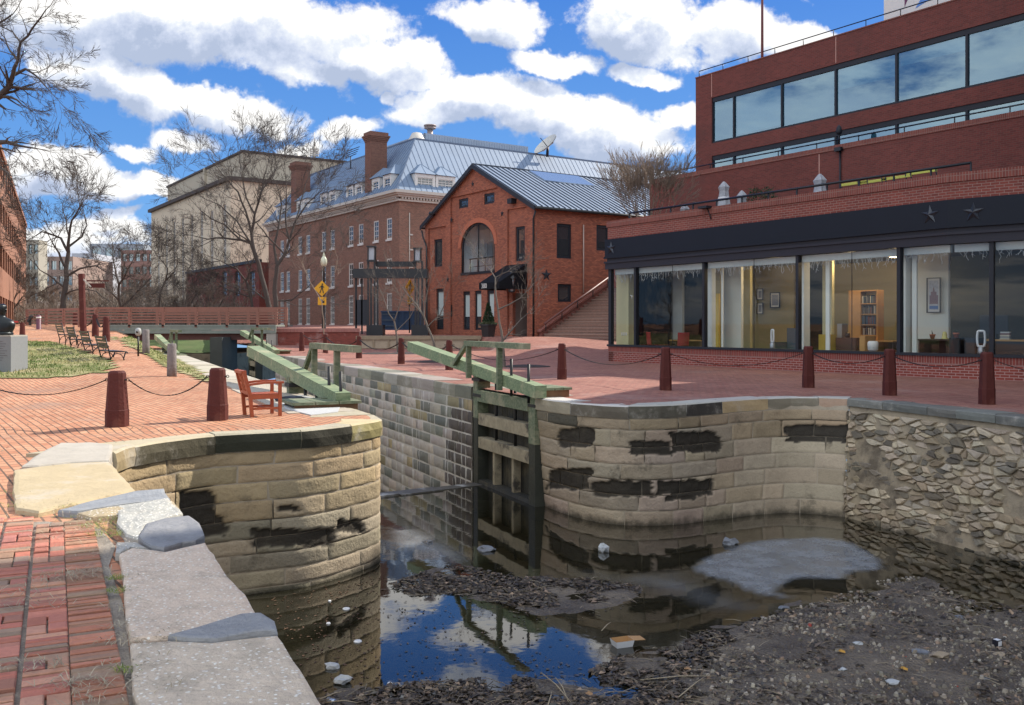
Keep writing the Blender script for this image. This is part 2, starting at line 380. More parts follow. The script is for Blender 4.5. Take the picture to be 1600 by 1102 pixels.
CANAL_R = [(-60, 151.5), (-10.9, 43.8), (-2.88, 26.3), (-.95, 21.9), (.45, 18.72)] + [(p.x, p.y) for p in rt[1:]] + [(p.x, p.y) for p in rb[1:]] + [(16, -6)]
def fr_(x): return interp(CANAL_R, x)
def h_right(x, y):
    a = lerp(56.25, 36, sstep(-2.2, 1.5, x)); b = lerp(56.5, 55, sstep(-2.2, 1.5, x))
    z = .76 * sstep(a, b, y)
    if x < -9.5: z = .25 * sstep(44, 54, y) + .75 * sstep(57, 62, y)
    z += .4 * sstep(66, 80, y)
    return z
def h_left(x, y):
    hl = interp([(0, 0), (24, .0), (29.5, .15), (35.5, .43), (38.5, .58), (46, .64), (52, .95), (58, 1.42), (90, 1.5)], y)
    hp = interp([(0, 0), (21, 0), (25, .1), (33, .43), (37, .80), (41, .94), (50, 1.18), (53.6, 1.42), (90, 1.5)], y)
    z = lerp(hl, hp, sstep(-17.2, -15.4, x + (y - 33) * .15))
    d = gl(y) - x
    return z * sstep(1.1, 3.0, d)
def hit_ground(u, v, side):
    Y = 6.
    while Y < 140:
        p = P(u, v, Y); h = (h_left if side == 'l' else h_right)(p.x, p.y)
        if p.z <= h: return p
        Y += .05
    return p

# ================================================================ ground sheets
def samples(a, b, steps):
    out = [a]; x = a
    while x < b:
        st = next(s for lim, s in steps if x < lim); x = min(b, x + st); out.append(x)
    return out
xs_n = [0, .15, .5, 1, 1.6, 2.3, 3, 4, 5, 6, 7, 8, 9.5, 11, 13, 15, 18, 22, 28, 36, 50, 80, 130, 260, 600]
m = MB(); rows = []
for y in samples(-6, 130, [(20, .35), (60, .6), (200, 5)]):
    rows.append([Vector((gl(y) - .12 - d, y, h_left(gl(y) - .12 - d, y) - (.035 if y < 13 and d < 6 else 0))) for d in xs_n][::-1])
m.grid(rows, uvf=lambda i, j: (rows[i][j].dot(BD), rows[i][j].dot(AD)))
tag(m.build('left_bank_paving', M_paver), kind='structure')
m = MB(); cols = []
for x in samples(-52, 15.6, [(-20, 1.5), (9, .3), (20, .8)]) + [20, 30, 45, 70, 110, 180, 300, 700]:
    y0 = fr_(x) + .12 if x < 15.7 else -6
    ys = [y0] + [y0 + d for d in (.3, .8, 1.5, 2.5)]
    yy = max(y0 + 3.2, 20.)
    r = ys + [lerp(yy, 40, k / 14) for k in range(15)] if y0 + 4 < 40 else ys + [y0 + 3.5 + .1 * k for k in range(15)]
    last = r[-1]
    more = [k for k in (41, 42, 43, 44, 45, 46, 47, 48, 49, 50, 51, 52, 53, 54, 55, 56, 56.25, 56.3, 56.4, 56.5, 57, 58, 60, 62, 66, 70, 75, 80, 90, 110, 150, 220, 400, 900)]
    r = r + [max(k, last + .01 * (q + 1)) for q, k in enumerate(more)]
    cols.append([Vector((x, y, h_right(x, y))) for y in r])
m.grid(cols[::-1], uvf=lambda i, j: (cols[::-1][i][j].dot(BD), cols[::-1][i][j].dot(AD)))
tag(m.build('plaza_paving', M_paver_r), kind='structure')
# land under and beyond everything, out to the horizon
M_far = plain('far_ground', (.09, .075, .05), .95, var=.4, nscale=.3)
m = MB(); m.face([Vector(p) for p in ((-1500, 128, 1.3), (1500, 128, 1.3), (2500, 3000, 1.3), (-2500, 3000, 1.3))])
tag(m.build('far_ground', M_far), kind='structure')

# ================================================================ stone walls
def loft(top, bot, zt, zb):
    """surface through two outlines at the two heights; returns S(s, z) -> point, N(s) and its length"""
    T = [Vector((p.x, p.y, 0)) for p in top]; B = [Vector((p.x, p.y, 0)) for p in bot]
    L = [0]
    for a, b in zip(T, T[1:]): L.append(L[-1] + (b - a).length)
    def S(s, z, o=0.):
        s = min(max(s, 0), L[-1] - 1e-6); i = max(k for k in range(len(L) - 1) if L[k] <= s); f = (s - L[i]) / (L[i + 1] - L[i])
        def cr(Q):     # catmull-rom
            p0 = Q[max(i - 1, 0)]; p1 = Q[i]; p2 = Q[i + 1]; p3 = Q[min(i + 2, len(Q) - 1)]
            return .5 * ((2 * p1) + (p2 - p0) * f + (2 * p0 - 5 * p1 + 4 * p2 - p3) * f * f + (3 * p1 - p0 - 3 * p2 + p3) * f ** 3)
        t = cr(T); b = cr(B); k = (zt - z) / (zt - zb); p = t.lerp(b, k)
        if o:
            d = (T[i + 1] - T[i]).normalized(); p = p + Vector((d.y, -d.x, 0)) * o
        return Vector((p.x, p.y, z))
    return S, L[-1]
def block_course(mb, S, s0, s1, z1, z0, rnd, col, rough=.012, pillow=.007, gap=.008, step=(.16, .1), rec=0., dark=False):
    ns = max(2, int((s1 - s0) / step[0]) + 2); nzz = max(3, int((z1 - z0) / step[1]) + 2)
    a, b, c, d = s0 + gap, s1 - gap, z0 + gap, z1 - gap
    sd = rnd.random() * 50; rows = []; dk = {}
    for j in range(nzz + 1):
        r = []
        for i in range(ns + 1):
            fs = i / ns; fz = j / nzz
            # tight outer ring for a rounded arris
            fs = {0: 0, 1: .02, ns - 1: .98, ns: 1}.get(i, fs); fz = {0: 0, 1: .07, nzz - 1: .93, nzz: 1}.get(j, fz)
            ed = (i in (0, ns)) or (j in (0, nzz)); ss = lerp(a, b, fs); zz = lerp(c, d, fz)
            jit = noise.noise(Vector((ss * 4 + sd, zz * 4, 1))) * .012
            o = (-pillow * 1.6 if ed else 0) + (0 if not ed else rec * .0) + rough * (noise.noise(Vector((ss * 5 + sd, zz * 6, 0))) * 1.6 + noise.noise(Vector((ss * 16, zz * 16, sd))) * .9) - rec
            if dark:
                q = px(S(ss, zz)); e = 5 * noise.noise(Vector((q[0] * .07, q[1] * .09, 2))) + 2.5 * noise.noise(Vector((q[0] * .13, q[1] * .16, 7)))
                m = max(min(q[0] - a_, b_ - q[0], (q[1] - c_) * 1.6, (d_ - q[1]) * 1.6) for a_, b_, c_, d_ in DK_ALL) + e * 1.5 - 1
                if m > -2: o -= .05 * sstep(-1, 3, m) + .015 * sstep(-1, 3, m) * noise.noise(Vector((ss * 9, zz * 12, 3))); k_ = sstep(-.5, .4, m); dk[(i, j)] = tuple(lerp(x_, y_, k_) for x_, y_ in zip(col, DARK))
            r.append(S(ss + jit, zz + (0 if ed else jit), o))
        rows.append(r)
    mb.grid(rows, col=(lambda j, i: tuple(dk.get(q, col) for q in ((i, j), (i + 1, j), (i + 1, j + 1), (i, j + 1)))) if dk else col, sm=True)
DK_ALL = [(870, 930, 668, 700), (985, 1050, 688, 712), (1048, 1128, 674, 708), (856, 924, 732, 766), (922, 1024, 752, 778), (1026, 1116, 750, 776), (1228, 1330, 664, 692), (1040, 1090, 774, 784),
 (278, 336, 768, 812), (296, 354, 806, 840), (394, 526, 826, 856), (526, 570, 812, 834), (430, 470, 790, 800)]
def mortar_back(S, L, z0, z1, n=60, off=-.012, mb=None):
    mb = mb or MB(); zs = [z1, (z0 + z1) / 2, z0]
    if off != -.012: mb.grid([[S(L * i / n, z, off) for i in range(n + 1)] for z in zs[::-1]]); return mb
    zs = [z0 + (z1 - z0) * k / 24 for k in range(25)]; n = 120
    def o_(s, z): q = px(S(s, z)); return off - (.09 if any(a - 8 < q[0] < b + 8 and c - 8 < q[1] < d + 8 for a, b, c, d in DK_ALL) else 0)
    mb.grid([[S(L * i / n, z, o_(L * i / n, z)) for i in range(n + 1)] for z in zs]); return mb
def jit(c, rnd, a=.12, h=.04):
    k = 1 + rnd.uniform(-a, a); return (c[0] * k * (1 + rnd.uniform(-h, h)), c[1] * k, c[2] * k * (1 + rnd.uniform(-h, h)))
def lay(S, L, rows, lens, colf, seed, mb=None, **kw):
    mb = mb or MB(); rnd = random.Random(seed)
    for (z1, z0) in rows:
        s = -rnd.random() * lens[1] * .8
        while s < L:
            e = s + rnd.uniform(*lens); a = max(s, 0); b = min(e, L)
            if L - b < .2: b = L; e = L + 1
            if b - a > .08:
                q = px(S((a + b) / 2, (z0 + z1) / 2)); c, rec, rg = colf(q[0], q[1], rnd, z1)
                block_course(mb, S, a, b, z1, z0, rnd, c, rec=rec, **{**kw, 'rough': rg})
            s = e
    return mb
def coping(parent, S, L, cuts, thick, width, ov, cols, mat, seed, name='coping_stone', inn=None, zt=0.0, nsub=.25, front=.006, fc=None):
    """thick flat stones on the wall top, each its own part"""
    rnd = random.Random(seed)
    for k, (a, b) in enumerate(zip(cuts, cuts[1:])):
        mb = MB(); c = jit(cols[k % len(cols)], rnd, .1, .03); n = max(2, int((b - a) / nsub)); zo = rnd.uniform(-.006, .008) + zt; a += .004; b -= .006
        prof = [(-width, zo - thick), (-width, zo), (-width * .5, zo + .004), (ov - .03, zo + .003), (ov, zo - .02), (ov + front, zo - thick * .5), (ov, zo - thick)]
        sd = rnd.random() * 9
        rows = []
        for i in range(n + 1):
            s = lerp(a, b, i / n); r = []
            for j, (o, z) in enumerate(prof):
                w = 0
                if j >= 3: w = noise.noise(Vector((s * 3.2, z * 7, sd))) * .02
                if j in (0, 1) and inn: o = -inn(s)
                p = S(s, -.1, o + w if j >= 3 else o); p.z = z + (noise.noise(Vector((s * 2.2, o * 3, sd))) * .007 if j in (1, 2, 3) else 0); r.append(p)
            rows.append(r)
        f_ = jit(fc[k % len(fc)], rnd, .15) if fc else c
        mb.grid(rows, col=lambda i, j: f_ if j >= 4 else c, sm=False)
        mb.face(rows[0][::-1], col=c); mb.face(rows[-1], col=c)
        mb.build(name, mat, parent)

SAND = (.40, .31, .20); TAN = (.36, .29, .205); GREY = (.30, .27, .22); DARK = (.045, .038, .029)
# ---- right lock-head wall
def inr(q, u, v): return q[0] < u < q[1] and q[2] < v < q[3]
DK_R = DK_ALL[:8]
def col_r(u, v, rnd, z1):
    if v < 660 and u < 1085: return jit((.10, .088, .068) if rnd.random() < .7 else (.2, .17, .12), rnd), .0, .006
    if v < 676: return jit((.33, .25, .165), rnd, .15), 0, .006
    c = rnd.choice([(.40, .325, .23), (.37, .30, .215), (.42, .34, .24), (.345, .285, .21), (.395, .31, .235)])
    return jit(c, rnd, .14), 0, .006 if u < 1120 else .003
tp = [G(*q) for q in RW_TOP]; bt = [G(q[0], q[1], WZ) for q in RW_BOT]
S_rw, L_rw = loft(tp, bt, 0, WZ)
w_rh = thing('lock_head_wall', 'curved tan sandstone block wall right of the lower gate with dark eroded blocks', 'wall', tuple(S_rw(L_rw / 2, WZ)))
mortar_back(S_rw, L_rw, -2.9, -.1).build('mortar_joint', M_mortar, w_rh)
rows_r = [(-.24, -.45), (-.45, -.77), (-.77, -1.08), (-1.08, -1.36), (-1.36, -1.65), (-1.65, -1.94), (-1.94, -2.3), (-2.3, -2.7)]
lay(S_rw, L_rw, rows_r, (.55, 1.25), col_r, 11, step=(.05, .032), dark=True).build('stone_block', M_stone, w_rh)
cuts = [0, 1.25, 2.5, 3.7, 4.75, 6.1, 7.25, 8.3, L_rw]
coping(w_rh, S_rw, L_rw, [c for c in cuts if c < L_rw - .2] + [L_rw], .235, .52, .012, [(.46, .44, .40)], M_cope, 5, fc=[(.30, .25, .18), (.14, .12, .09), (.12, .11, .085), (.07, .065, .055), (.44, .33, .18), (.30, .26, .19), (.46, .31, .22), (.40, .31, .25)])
# ---- rubble wall on the right
tp = [G(*q) for q in RB_TOP]; bt = [G(q[0], q[1], WZ) for q in RB_BOT]
S_rb, L_rb = loft(tp, bt, 0, WZ)
w_rb = thing('rubble_wall', 'rough rubble stone wall of pale and dark stones at the right edge of the basin', 'wall', tuple(S_rb(2, WZ)))
mortar_back(S_rb, L_rb, -2.9, -.05, 40, -.016).build('mortar_joint', M_mortar_d, w_rb)
def clip(poly, p, n):
    out = []
    for i in range(len(poly)):
        a, b = poly[i], poly[(i + 1) % len(poly)]; da = (a[0] - p[0]) * n[0] + (a[1] - p[1]) * n[1]; db = (b[0] - p[0]) * n[0] + (b[1] - p[1]) * n[1]
        if da <= 0: out.append(a)
        if (da < 0) != (db < 0): t = da / (da - db); out.append((a[0] + (b[0] - a[0]) * t, a[1] + (b[1] - a[1]) * t))
    return out
rnd = random.Random(4); seeds = []; z = -.3; k = 0
while z > -2.75:
    h = rnd.uniform(.05, .15); s = rnd.uniform(-.3, 0)
    while s < min(L_rb, 9.) + .4:
        w = rnd.choice([rnd.uniform(.08, .2), rnd.uniform(.15, .36), rnd.uniform(.25, .52)]); seeds.append((s + w / 2, z - h / 2 + rnd.uniform(-.07, .07), w)); s += w
    z -= h * .9
mb = MB()
for i, (s, z, w) in enumerate(seeds):
    AN = 2.7
    poly = [(s - .6, (z - .3) * AN), (s + .6, (z - .3) * AN), (s + .6, (z + .3) * AN), (s - .6, (z + .3) * AN)]
    for j, (s2, z2, w2) in enumerate(seeds):
        if i == j or abs(s2 - s) > 1 or abs(z2 - z) > .5: continue
        n = (s2 - s, (z2 - z) * AN); poly = clip(poly, ((s + s2) / 2, (z + z2) * AN / 2), n)
        if len(poly) < 3: break
    if len(poly) < 3: continue
    poly = [(max(0, min(L_rb, a)), min(-.24, b / AN)) for a, b in poly]
    c = (sum(p[0] for p in poly) / len(poly), sum(p[1] for p in poly) / len(poly))
    if rnd.random() < .10: continue
    r = rnd.random(); dp = noise.noise(Vector((c[0] * .8, c[1] * 1.2, 3)))
    up = sstep(-.9, -.4, c[1])
    if r < .08 + .22 * up or dp > .42: col = jit((.17, .145, .11), rnd, .3)
    elif r < .28: col = jit((.27, .21, .14), rnd, .2)
    else: col = jit(rnd.choice([(.42, .34, .235), (.38, .31, .215), (.47, .39, .28), (.36, .30, .225)]), rnd, .12)
    shr = rnd.choice((.02, .06, .12, .2)); o1 = rnd.uniform(-.01, .05) - (.05 if dp > .32 else 0)
    pts = []
    for a, b in poly:   # a mid point on each side for an uneven outline
        pts.append((a, b))
    out = []
    for q in range(len(pts)):
        a, b = pts[q], pts[(q + 1) % len(pts)]; out.append(a); out.append(((a[0] + b[0]) / 2 + rnd.uniform(-.014, .014), (a[1] + b[1]) / 2 + rnd.uniform(-.01, .01)))
    ring = lambda f, o: [S_rb(c[0] + (a - c[0]) * f, c[1] + (b - c[1]) * f, o + noise.noise(Vector((a * 5, b * 5, i))) * .02) for a, b in out]
    r0, r1, r2 = ring(1 - shr, -.06), ring(.90 - shr, o1 - .008), ring(.62, o1 + .012)
    for A, B in ((r0, r1), (r1, r2)):
        for q in range(len(A)): mb.face([A[q], A[(q + 1) % len(A)], B[(q + 1) % len(A)], B[q]], col=col)
    mb.face(r2, col=col)
mb.build('rubble_stone', M_rubble, w_rb)
coping(w_rb, S_rb, L_rb, [0, .95, 2.1, 2.75, 3.6, 4.6, 5.7, 7, 8.4, L_rb], .15, .5, .05, [(.19, .19, .165), (.15, .15, .13), (.17, .165, .14)], M_cope, 6)
# ---- lock chamber wall (right side)
A0 = Vector((.45, 18.72, 0)); A1 = Vector((-.95, 21.9, 0)); A2 = Vector((-10.9, 43.8, 0)); A3 = Vector((-15.5, 54.0, 0)); A4 = Vector((-22.8, 70, 0))
# the recess that holds the gate leaf, then the chamber
dd = (A2 - A1).normalized(); nn = Vector((dd.y, -dd.x, 0))
def seg_wall(pts):
    return loft(pts, pts, 0, WZ)
w_ch = thing('lock_chamber_wall', 'long squared stone wall of the lock chamber with white mineral streaks', 'wall', (A1.x, A1.y, WZ))
S_ch, L_ch = seg_wall([A2 + dd * 1.5, A2, (A2 + A1) / 2, A1 + (A2 - A1) * .2, A1])
mortar_back(S_ch, L_ch, -3.9, -.1, 20).build('mortar_joint', plain('pale_mortar', (.56, .52, .45), .95, var=.2, nscale=4), w_ch)
def col_c(u, v, rnd, z1):
    r = rnd.random(); top = sstep(-1.7, -.5, z1)
    if r < .14 + .34 * top: c = rnd.choice([(.22, .215, .18), (.27, .26, .215), (.18, .18, .155)])
    elif r < .9: c = rnd.choice([(.44, .38, .32), (.50, .43, .36), (.40, .35, .31)])
    else: c = rnd.choice([(.32, .27, .16), (.36, .29, .17)])
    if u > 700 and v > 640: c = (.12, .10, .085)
    return jit(c, rnd, .15), 0, .008
lay(S_ch, L_ch, [(-.3, -.58), (-.58, -.87), (-.87, -1.14), (-1.14, -1.42), (-1.42, -1.68), (-1.68, -1.95), (-1.95, -2.25), (-2.25, -2.55), (-2.55, -2.85), (-2.85, -3.15), (-3.15, -3.45), (-3.45, -3.8)], (.34, .95), col_c, 21, step=(.3, .14), gap=.017).build('stone_block', M_stone2, w_ch)
n = 17; coping(w_ch, S_ch, L_ch, [L_ch * i / n for i in range(n + 1)], .29, .85, .015, [(.27, .25, .19), (.2, .19, .15), (.33, .3, .25), (.24, .22, .17), (.36, .31, .27)], M_cope, 7, nsub=.6)
# recess behind the leaf, blocks darker than the chamber wall
ldir = (A1 - A0).normalized(); ln = Vector((-ldir.y, ldir.x, 0)) * -1
rc0 = A0 + ln * .55 + ldir * .25; rc1 = A1 + ln * .5
S_rc, L_rc = seg_wall([A1 + dd * .02, A1 + ln * .5 + dd * .02, rc0, A0 + ldir * .1])
w_rc = thing('gate_recess_wall', 'dark stone recess in the chamber wall behind the lower right gate leaf', 'wall', tuple(rc0)[:2] + (WZ,))
mortar_back(S_rc, L_rc, -2.9, -.02, 12, -.03).build('mortar_joint', M_mortar_d, w_rc)
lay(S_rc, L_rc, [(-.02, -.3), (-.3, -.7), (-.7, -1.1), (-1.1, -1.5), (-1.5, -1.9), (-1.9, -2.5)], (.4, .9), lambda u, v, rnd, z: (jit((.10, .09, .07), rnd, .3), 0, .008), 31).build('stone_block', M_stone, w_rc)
mb = MB(); mb.prism([(p.x, p.y) for p in (A0 + ln * .1, A0 + ln * .1 + ldir * .2 + ln * .9, rc1 + ln * .8, rc1 + ln * .02, rc0 + ln * .02)], -.2, .004, col=(.33, .30, .25)); mb.build('coping_stone', M_cope, w_rc)
# stretch under the bridge: plain dark concrete
# low sill ledge along the foot of the chamber wall
M_sill = plain('wet_sill', (.10, .09, .075), .5, var=.4, nscale=4, bump=.5, bscale=20, dirt=((.50, .50, .49), .9))
t_ = thing('lock_sill', 'low wet sill with pale icy patches across the lock mouth', 'sill', (-2.8, 20.1, WZ))
F_si = Fr((-.86, 21.5), (-4.4, -3.1)); 
for k in range(5): mb = MB(); mb.fb(F_si, .02 + k * 1.08, 1.08 + k * 1.08, -.42 if k % 2 else -.36, .03 * (k % 2), -4.2, WZ + .015 + .012 * (k % 3)); mb.build('sill_block', M_sill, t_)

# ---- left lock-head wall (round), and the near bank wall
LT = [(10.7, -4.6), (11.0, -4.64), (11.3, -4.62), (11.75, -4.45), (12.33, -4.08), (12.62, -3.62), (12.93, -2.98), (13.3, -2.62), (13.76, -2.32), (14.1, -2.14), (14.45, -2.06), (15.0, -2.2), (16.5, -2.9), (20, -4.48)]
lt = [Vector((x, y, 0)) for y, x in LT]
lb = []
for i, p in enumerate(lt):
    lb.append(p)
S_lh, L_lh = loft(lt, lb, 0, WZ)
DK_L = DK_ALL[8:]
def col_l(u, v, rnd, z1):
    if z1 > -.5: return jit((.42, .32, .19), rnd, .14), 0, .006
    if z1 > -1.1: return jit(rnd.choice([(.40, .31, .19), (.36, .28, .18)]), rnd, .14), 0, .007
    return jit(rnd.choice([(.36, .30, .21), (.32, .27, .19), (.38, .31, .22), (.27, .235, .17)]), rnd, .1), 0, .005
w_lh = thing('round_lock_wall', 'rounded sandstone block wall left of the lock mouth under the red chair', 'wall', tuple(S_lh(L_lh / 2, WZ)))
mortar_back(S_lh, L_lh, -2.9, -.1, 80).build('mortar_joint', M_mortar, w_lh)
lay(S_lh, L_lh, [(-.25, -.44), (-.44, -.68), (-.68, -.93), (-.93, -1.2), (-1.2, -1.45), (-1.45, -1.66), (-1.66, -1.9), (-1.9, -2.13), (-2.13, -2.5)], (.7, 1.5), col_l, 8, step=(.05, .032), dark=True).build('stone_block', M_stone, w_lh)
def inn_l(s): return interp([(0, .95), (1.2, .35), (2.4, .30), (4.0, .32), (4.6, .55), (5.4, 1.0), (6.4, 1.0), (9, .9)], s)
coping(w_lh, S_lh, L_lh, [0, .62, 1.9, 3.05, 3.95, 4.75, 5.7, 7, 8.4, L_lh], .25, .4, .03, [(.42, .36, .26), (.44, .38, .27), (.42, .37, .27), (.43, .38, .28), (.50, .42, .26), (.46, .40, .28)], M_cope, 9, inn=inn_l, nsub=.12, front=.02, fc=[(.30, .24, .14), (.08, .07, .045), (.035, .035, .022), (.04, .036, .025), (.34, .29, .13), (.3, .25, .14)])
# the near wall: footing face below the slabs, and each slab
nt = [Vector((x, y, 0)) for y, x in CANAL_L[:7]] + [Vector((-4.6, 10.75, 0))]
S_nw, L_nw = loft(nt, nt, 0, WZ)
w_nw = thing('near_bank_wall', 'low bank wall topped by big pebbled slabs and slate at the lower left', 'wall', (-2.1, 6.2, 0))
def col_n(u, v, rnd, z1): return jit((.30, .25, .18), rnd, .2), 0, .012
mortar_back(S_nw, L_nw, -2.9, -.1, 30).build('mortar_joint', M_mortar, w_nw)
lay(S_nw, L_nw, [(-.2, -.5), (-.5, -.85), (-.85, -1.2), (-1.2, -1.6), (-1.6, -2.), (-2., -2.6)], (.6, 1.2), col_n, 18, step=(.25, .15)).build('stone_block', M_stone, w_nw)
def slab(pxs, zt, th, col, mat, name, seed, sub=3, rg=.006, z0=0.):
    """irregular flat stone from its outline on the ground"""
    rnd = random.Random(seed); pts = [G(u, v, z0) for u, v in pxs]; out = []
    for a, b in zip(pts, pts[1:] + pts[:1]):
        n = max(1, int((b - a).length / .12))
        for k in range(n):
            p = a.lerp(b, k / n); d = (b - a).normalized(); w = noise.noise(Vector((p.x * 6, p.y * 6, seed))) * .014 if k else 0
            out.append(p + Vector((-d.y, d.x, 0)) * w)
    c = sum(out, Vector()) / len(out); mb = MB()
    def ring(f, z, am): return [Vector((c.x + (p.x - c.x) * f, c.y + (p.y - c.y) * f, z + am * (noise.noise(Vector(((c.x + (p.x - c.x) * f) * 3, (c.y + (p.y - c.y) * f) * 3, seed))) + .5 * noise.noise(Vector(((c.x + (p.x - c.x) * f) * 11, (c.y + (p.y - c.y) * f) * 11, seed)))))) for p in out]
    rs = [ring(1, zt - th, 0), ring(1, zt - th * .5, .01), ring(.999, zt - .018, .008), ring(.982, zt - .002, rg)] + [ring(f, zt + .003, rg) for f in (.9, .8, .7, .6, .5, .4, .3, .2, .1)]
    for A, B in zip(rs, rs[1:]):
        for q in range(len(A)): mb.face([A[q], A[(q + 1) % len(A)], B[(q + 1) % len(A)], B[q]], col=col, sm=True)
    cc = Vector((c.x, c.y, zt + .003))
    for q in range(len(out)): mb.face([rs[-1][q], rs[-1][(q + 1) % len(out)], cc], col=col, sm=True)
    return mb.build(name, mat, w_nw)
PEB = (.62, .51, .39)
slab([(226, 1160), (206, 1066), (203, 1009), (262, 1004), (330, 1008), (400, 999), (434, 996), (470, 1050), (540, 1160)], .012, .26, PEB, M_slab, 'coping_slab', 1)
slab([(203, 1004), (196, 960), (192, 905), (186, 868), (206, 860), (258, 866), (321, 851), (343, 885), (356, 905), (385, 935), (402, 966), (330, 985), (262, 1000)], .018, .26, jit(PEB, rnd, .03), M_slab, 'coping_slab', 2)
slab([(262, 1002), (300, 990), (330, 981), (380, 967), (408, 966), (430, 980), (434, 995), (400, 998), (340, 1007), (290, 1006)], .03, .2, (.27, .27, .27), M_slate, 'slate_slab', 3, rg=.01)
slab([(216, 846), (228, 826), (258, 816), (296, 812), (312, 825), (320, 843), (306, 850), (285, 853), (256, 865), (236, 860)], .036, .25, (.24, .24, .245), M_slate, 'slate_slab', 4, rg=.02)
slab([(182, 822), (186, 795), (225, 788), (262, 786), (286, 806), (262, 816), (228, 826), (216, 846), (196, 842)], .03, .2, (.42, .41, .37), M_slab, 'rough_slab', 5, rg=.025)
slab([(90, 801), (140, 787), (190, 776), (215, 770), (257, 767), (258, 773), (268, 785), (240, 786), (190, 792), (120, 803)], .022, .2, (.27, .28, .29), M_slate, 'slate_slab', 6)
slab([(120, 804), (190, 792), (240, 787), (268, 785), (284, 801), (262, 800), (225, 800), (185, 806), (140, 812)], .012, .2, (.42, .34, .22), M_slab, 'rough_slab', 7, rg=.02)
slab([(22, 736), (60, 731), (110, 726), (171, 723), (212, 768), (160, 778), (100, 792), (60, 802), (24, 796), (20, 765)], .014, .25, (.46, .37, .23), M_cope, 'coping_slab', 8)
slab([(34, 731), (60, 712), (95, 694), (140, 693), (176, 697), (176, 707), (171, 722), (110, 725), (60, 730)], .02, .25, (.42, .38, .32), M_cope, 'coping_slab', 9)
slab([(180, 868), (182, 848), (214, 850), (234, 862), (205, 859), (188, 868)], .01, .15, (.42, .40, .36), M_slab, 'rough_slab', 10, rg=.02)

# ================================================================ near paving: real bricks
rnd = random.Random(77); mb = MB()
d1 = Vector((.442, -.897, 0)).normalized(); n1 = Vector((d1.y, -d1.x, 0))     # along the slabs / away from the canal (n1 points to -x side)
if n1.x > 0: n1 = -n1
O = Vector((-1.47, 3.61, 0))
def brick(c, a, b, la, lb, z, col):
    tl = rnd.uniform(-.012, .012); tz = rnd.uniform(-.006, .006); a2 = (a + b * tl).normalized(); b2 = Vector((-a2.y, a2.x, 0))
    e = .006; q = []
    for zz, k in ((z - .07, 0), (z - .004, 0), (z + tz * .5, e)):
        q.append([c + a2 * (sx * (la / 2 - k)) + b2 * (sy * (lb / 2 - k)) + Vector((0, 0, zz + (sx * tz * .6 if k or zz > z - .01 else 0))) for sx, sy in ((-1, -1), (1, -1), (1, 1), (-1, 1))])
    for A, B in zip(q, q[1:]):
        for i in range(4): mb.face([A[i], A[(i + 1) % 4], B[(i + 1) % 4], B[i]], col=col)
    mb.face(q[2], col=col)
REDS = [(.46, .17, .12), (.50, .20, .14), (.42, .16, .11), (.38, .17, .12), (.52, .27, .18), (.36, .21, .14), (.32, .22, .16), (.45, .18, .14)]
BRN = [(.36, .19, .12), (.40, .21, .13), (.31, .18, .12), (.44, .19, .12), (.28, .19, .13)]
def slab_edge(y): return interp([(2.0, -.6), (3.61, -1.47), (4.03, -1.68), (5.03, -2.14), (5.8, -2.55), (6.3, -2.72), (6.9, -3.1), (7.25, -3.95), (7.4, -3.9), (7.8, -4.3), (9.4, -5.05), (10.9, -5.6), (12.9, -5.9)], y)
# soldier strip along the slabs
y = 2.3
while y < 7.1:
    x = -1.47 - .4933 * (y - 3.61); dd_ = -d1
    nn_ = Vector((-dd_.y, dd_.x, 0)); c = Vector((x, y, 0)) + n1 * .115
    brick(c, dd_, nn_, .052, .20, rnd.uniform(-.012, 0), jit(rnd.choice(BRN), rnd, .2)); y += .0640 * abs(dd_.y)
# woven columns further left
def column(off, w, kind, y0, y1):
    s = -1.6
    while True:
        c = O + n1 * (off + w / 2) - d1 * s
        if c.y > y1: break
        if c.y > y0:
            k = kind if kind != 'mix' else rnd.choice('aabc')
            if k == 'c':       # on-edge run
                for _ in range(5):
                    c = O + n1 * (off + w / 2) - d1 * s; brick(c, d1, n1, .052, w - .010, rnd.uniform(-.012, 0), jit(rnd.choice(REDS), rnd, .15)); s += .062
                continue
            if k == 'a':
                for sgn in (-1, 1): brick(c - d1 * .05 + n1 * sgn * w / 4, d1, n1, .125, w / 2 - .009, rnd.uniform(-.014, 0), jit(rnd.choice(REDS), rnd, .15))
                s += .138; continue
            brick(c, d1, n1, .066, w - .010, rnd.uniform(-.012, 0), jit(rnd.choice(REDS), rnd, .15)); s += .079; continue
        s += .08
offs = .215
seq = ['mix', 'mix', 'mix', 'mix', 'mix', 'mix', 'mix', 'mix', 'mix', 'mix', 'mix']
for k, kd in enumerate(seq): column(offs, .190, kd, 2.0, 6.9); offs += .202
for k in range(19): column(offs, .190, 'mix', 2.0, 6.9); offs += .202
mb.build('near_brick_paving', M_loose)['kind'] = 'structure'
# gravel bed between and under the near bricks
mb = MB(); rows = []
for i in range(60):
    y = 1.2 + i * .1; rows.append([Vector((slab_edge(y) + .03 - d, y, -.030 + .006 * nz(slab_edge(y) - d, y, 0, 8))) for d in [k * .25 for k in range(40)][::-1]])
mb.grid(rows)
tag(mb.build('joint_grit', plain('joint_grit', (.36, .31, .25), .95, var=.6, nscale=60, bump=1., bscale=90)), kind='structure')
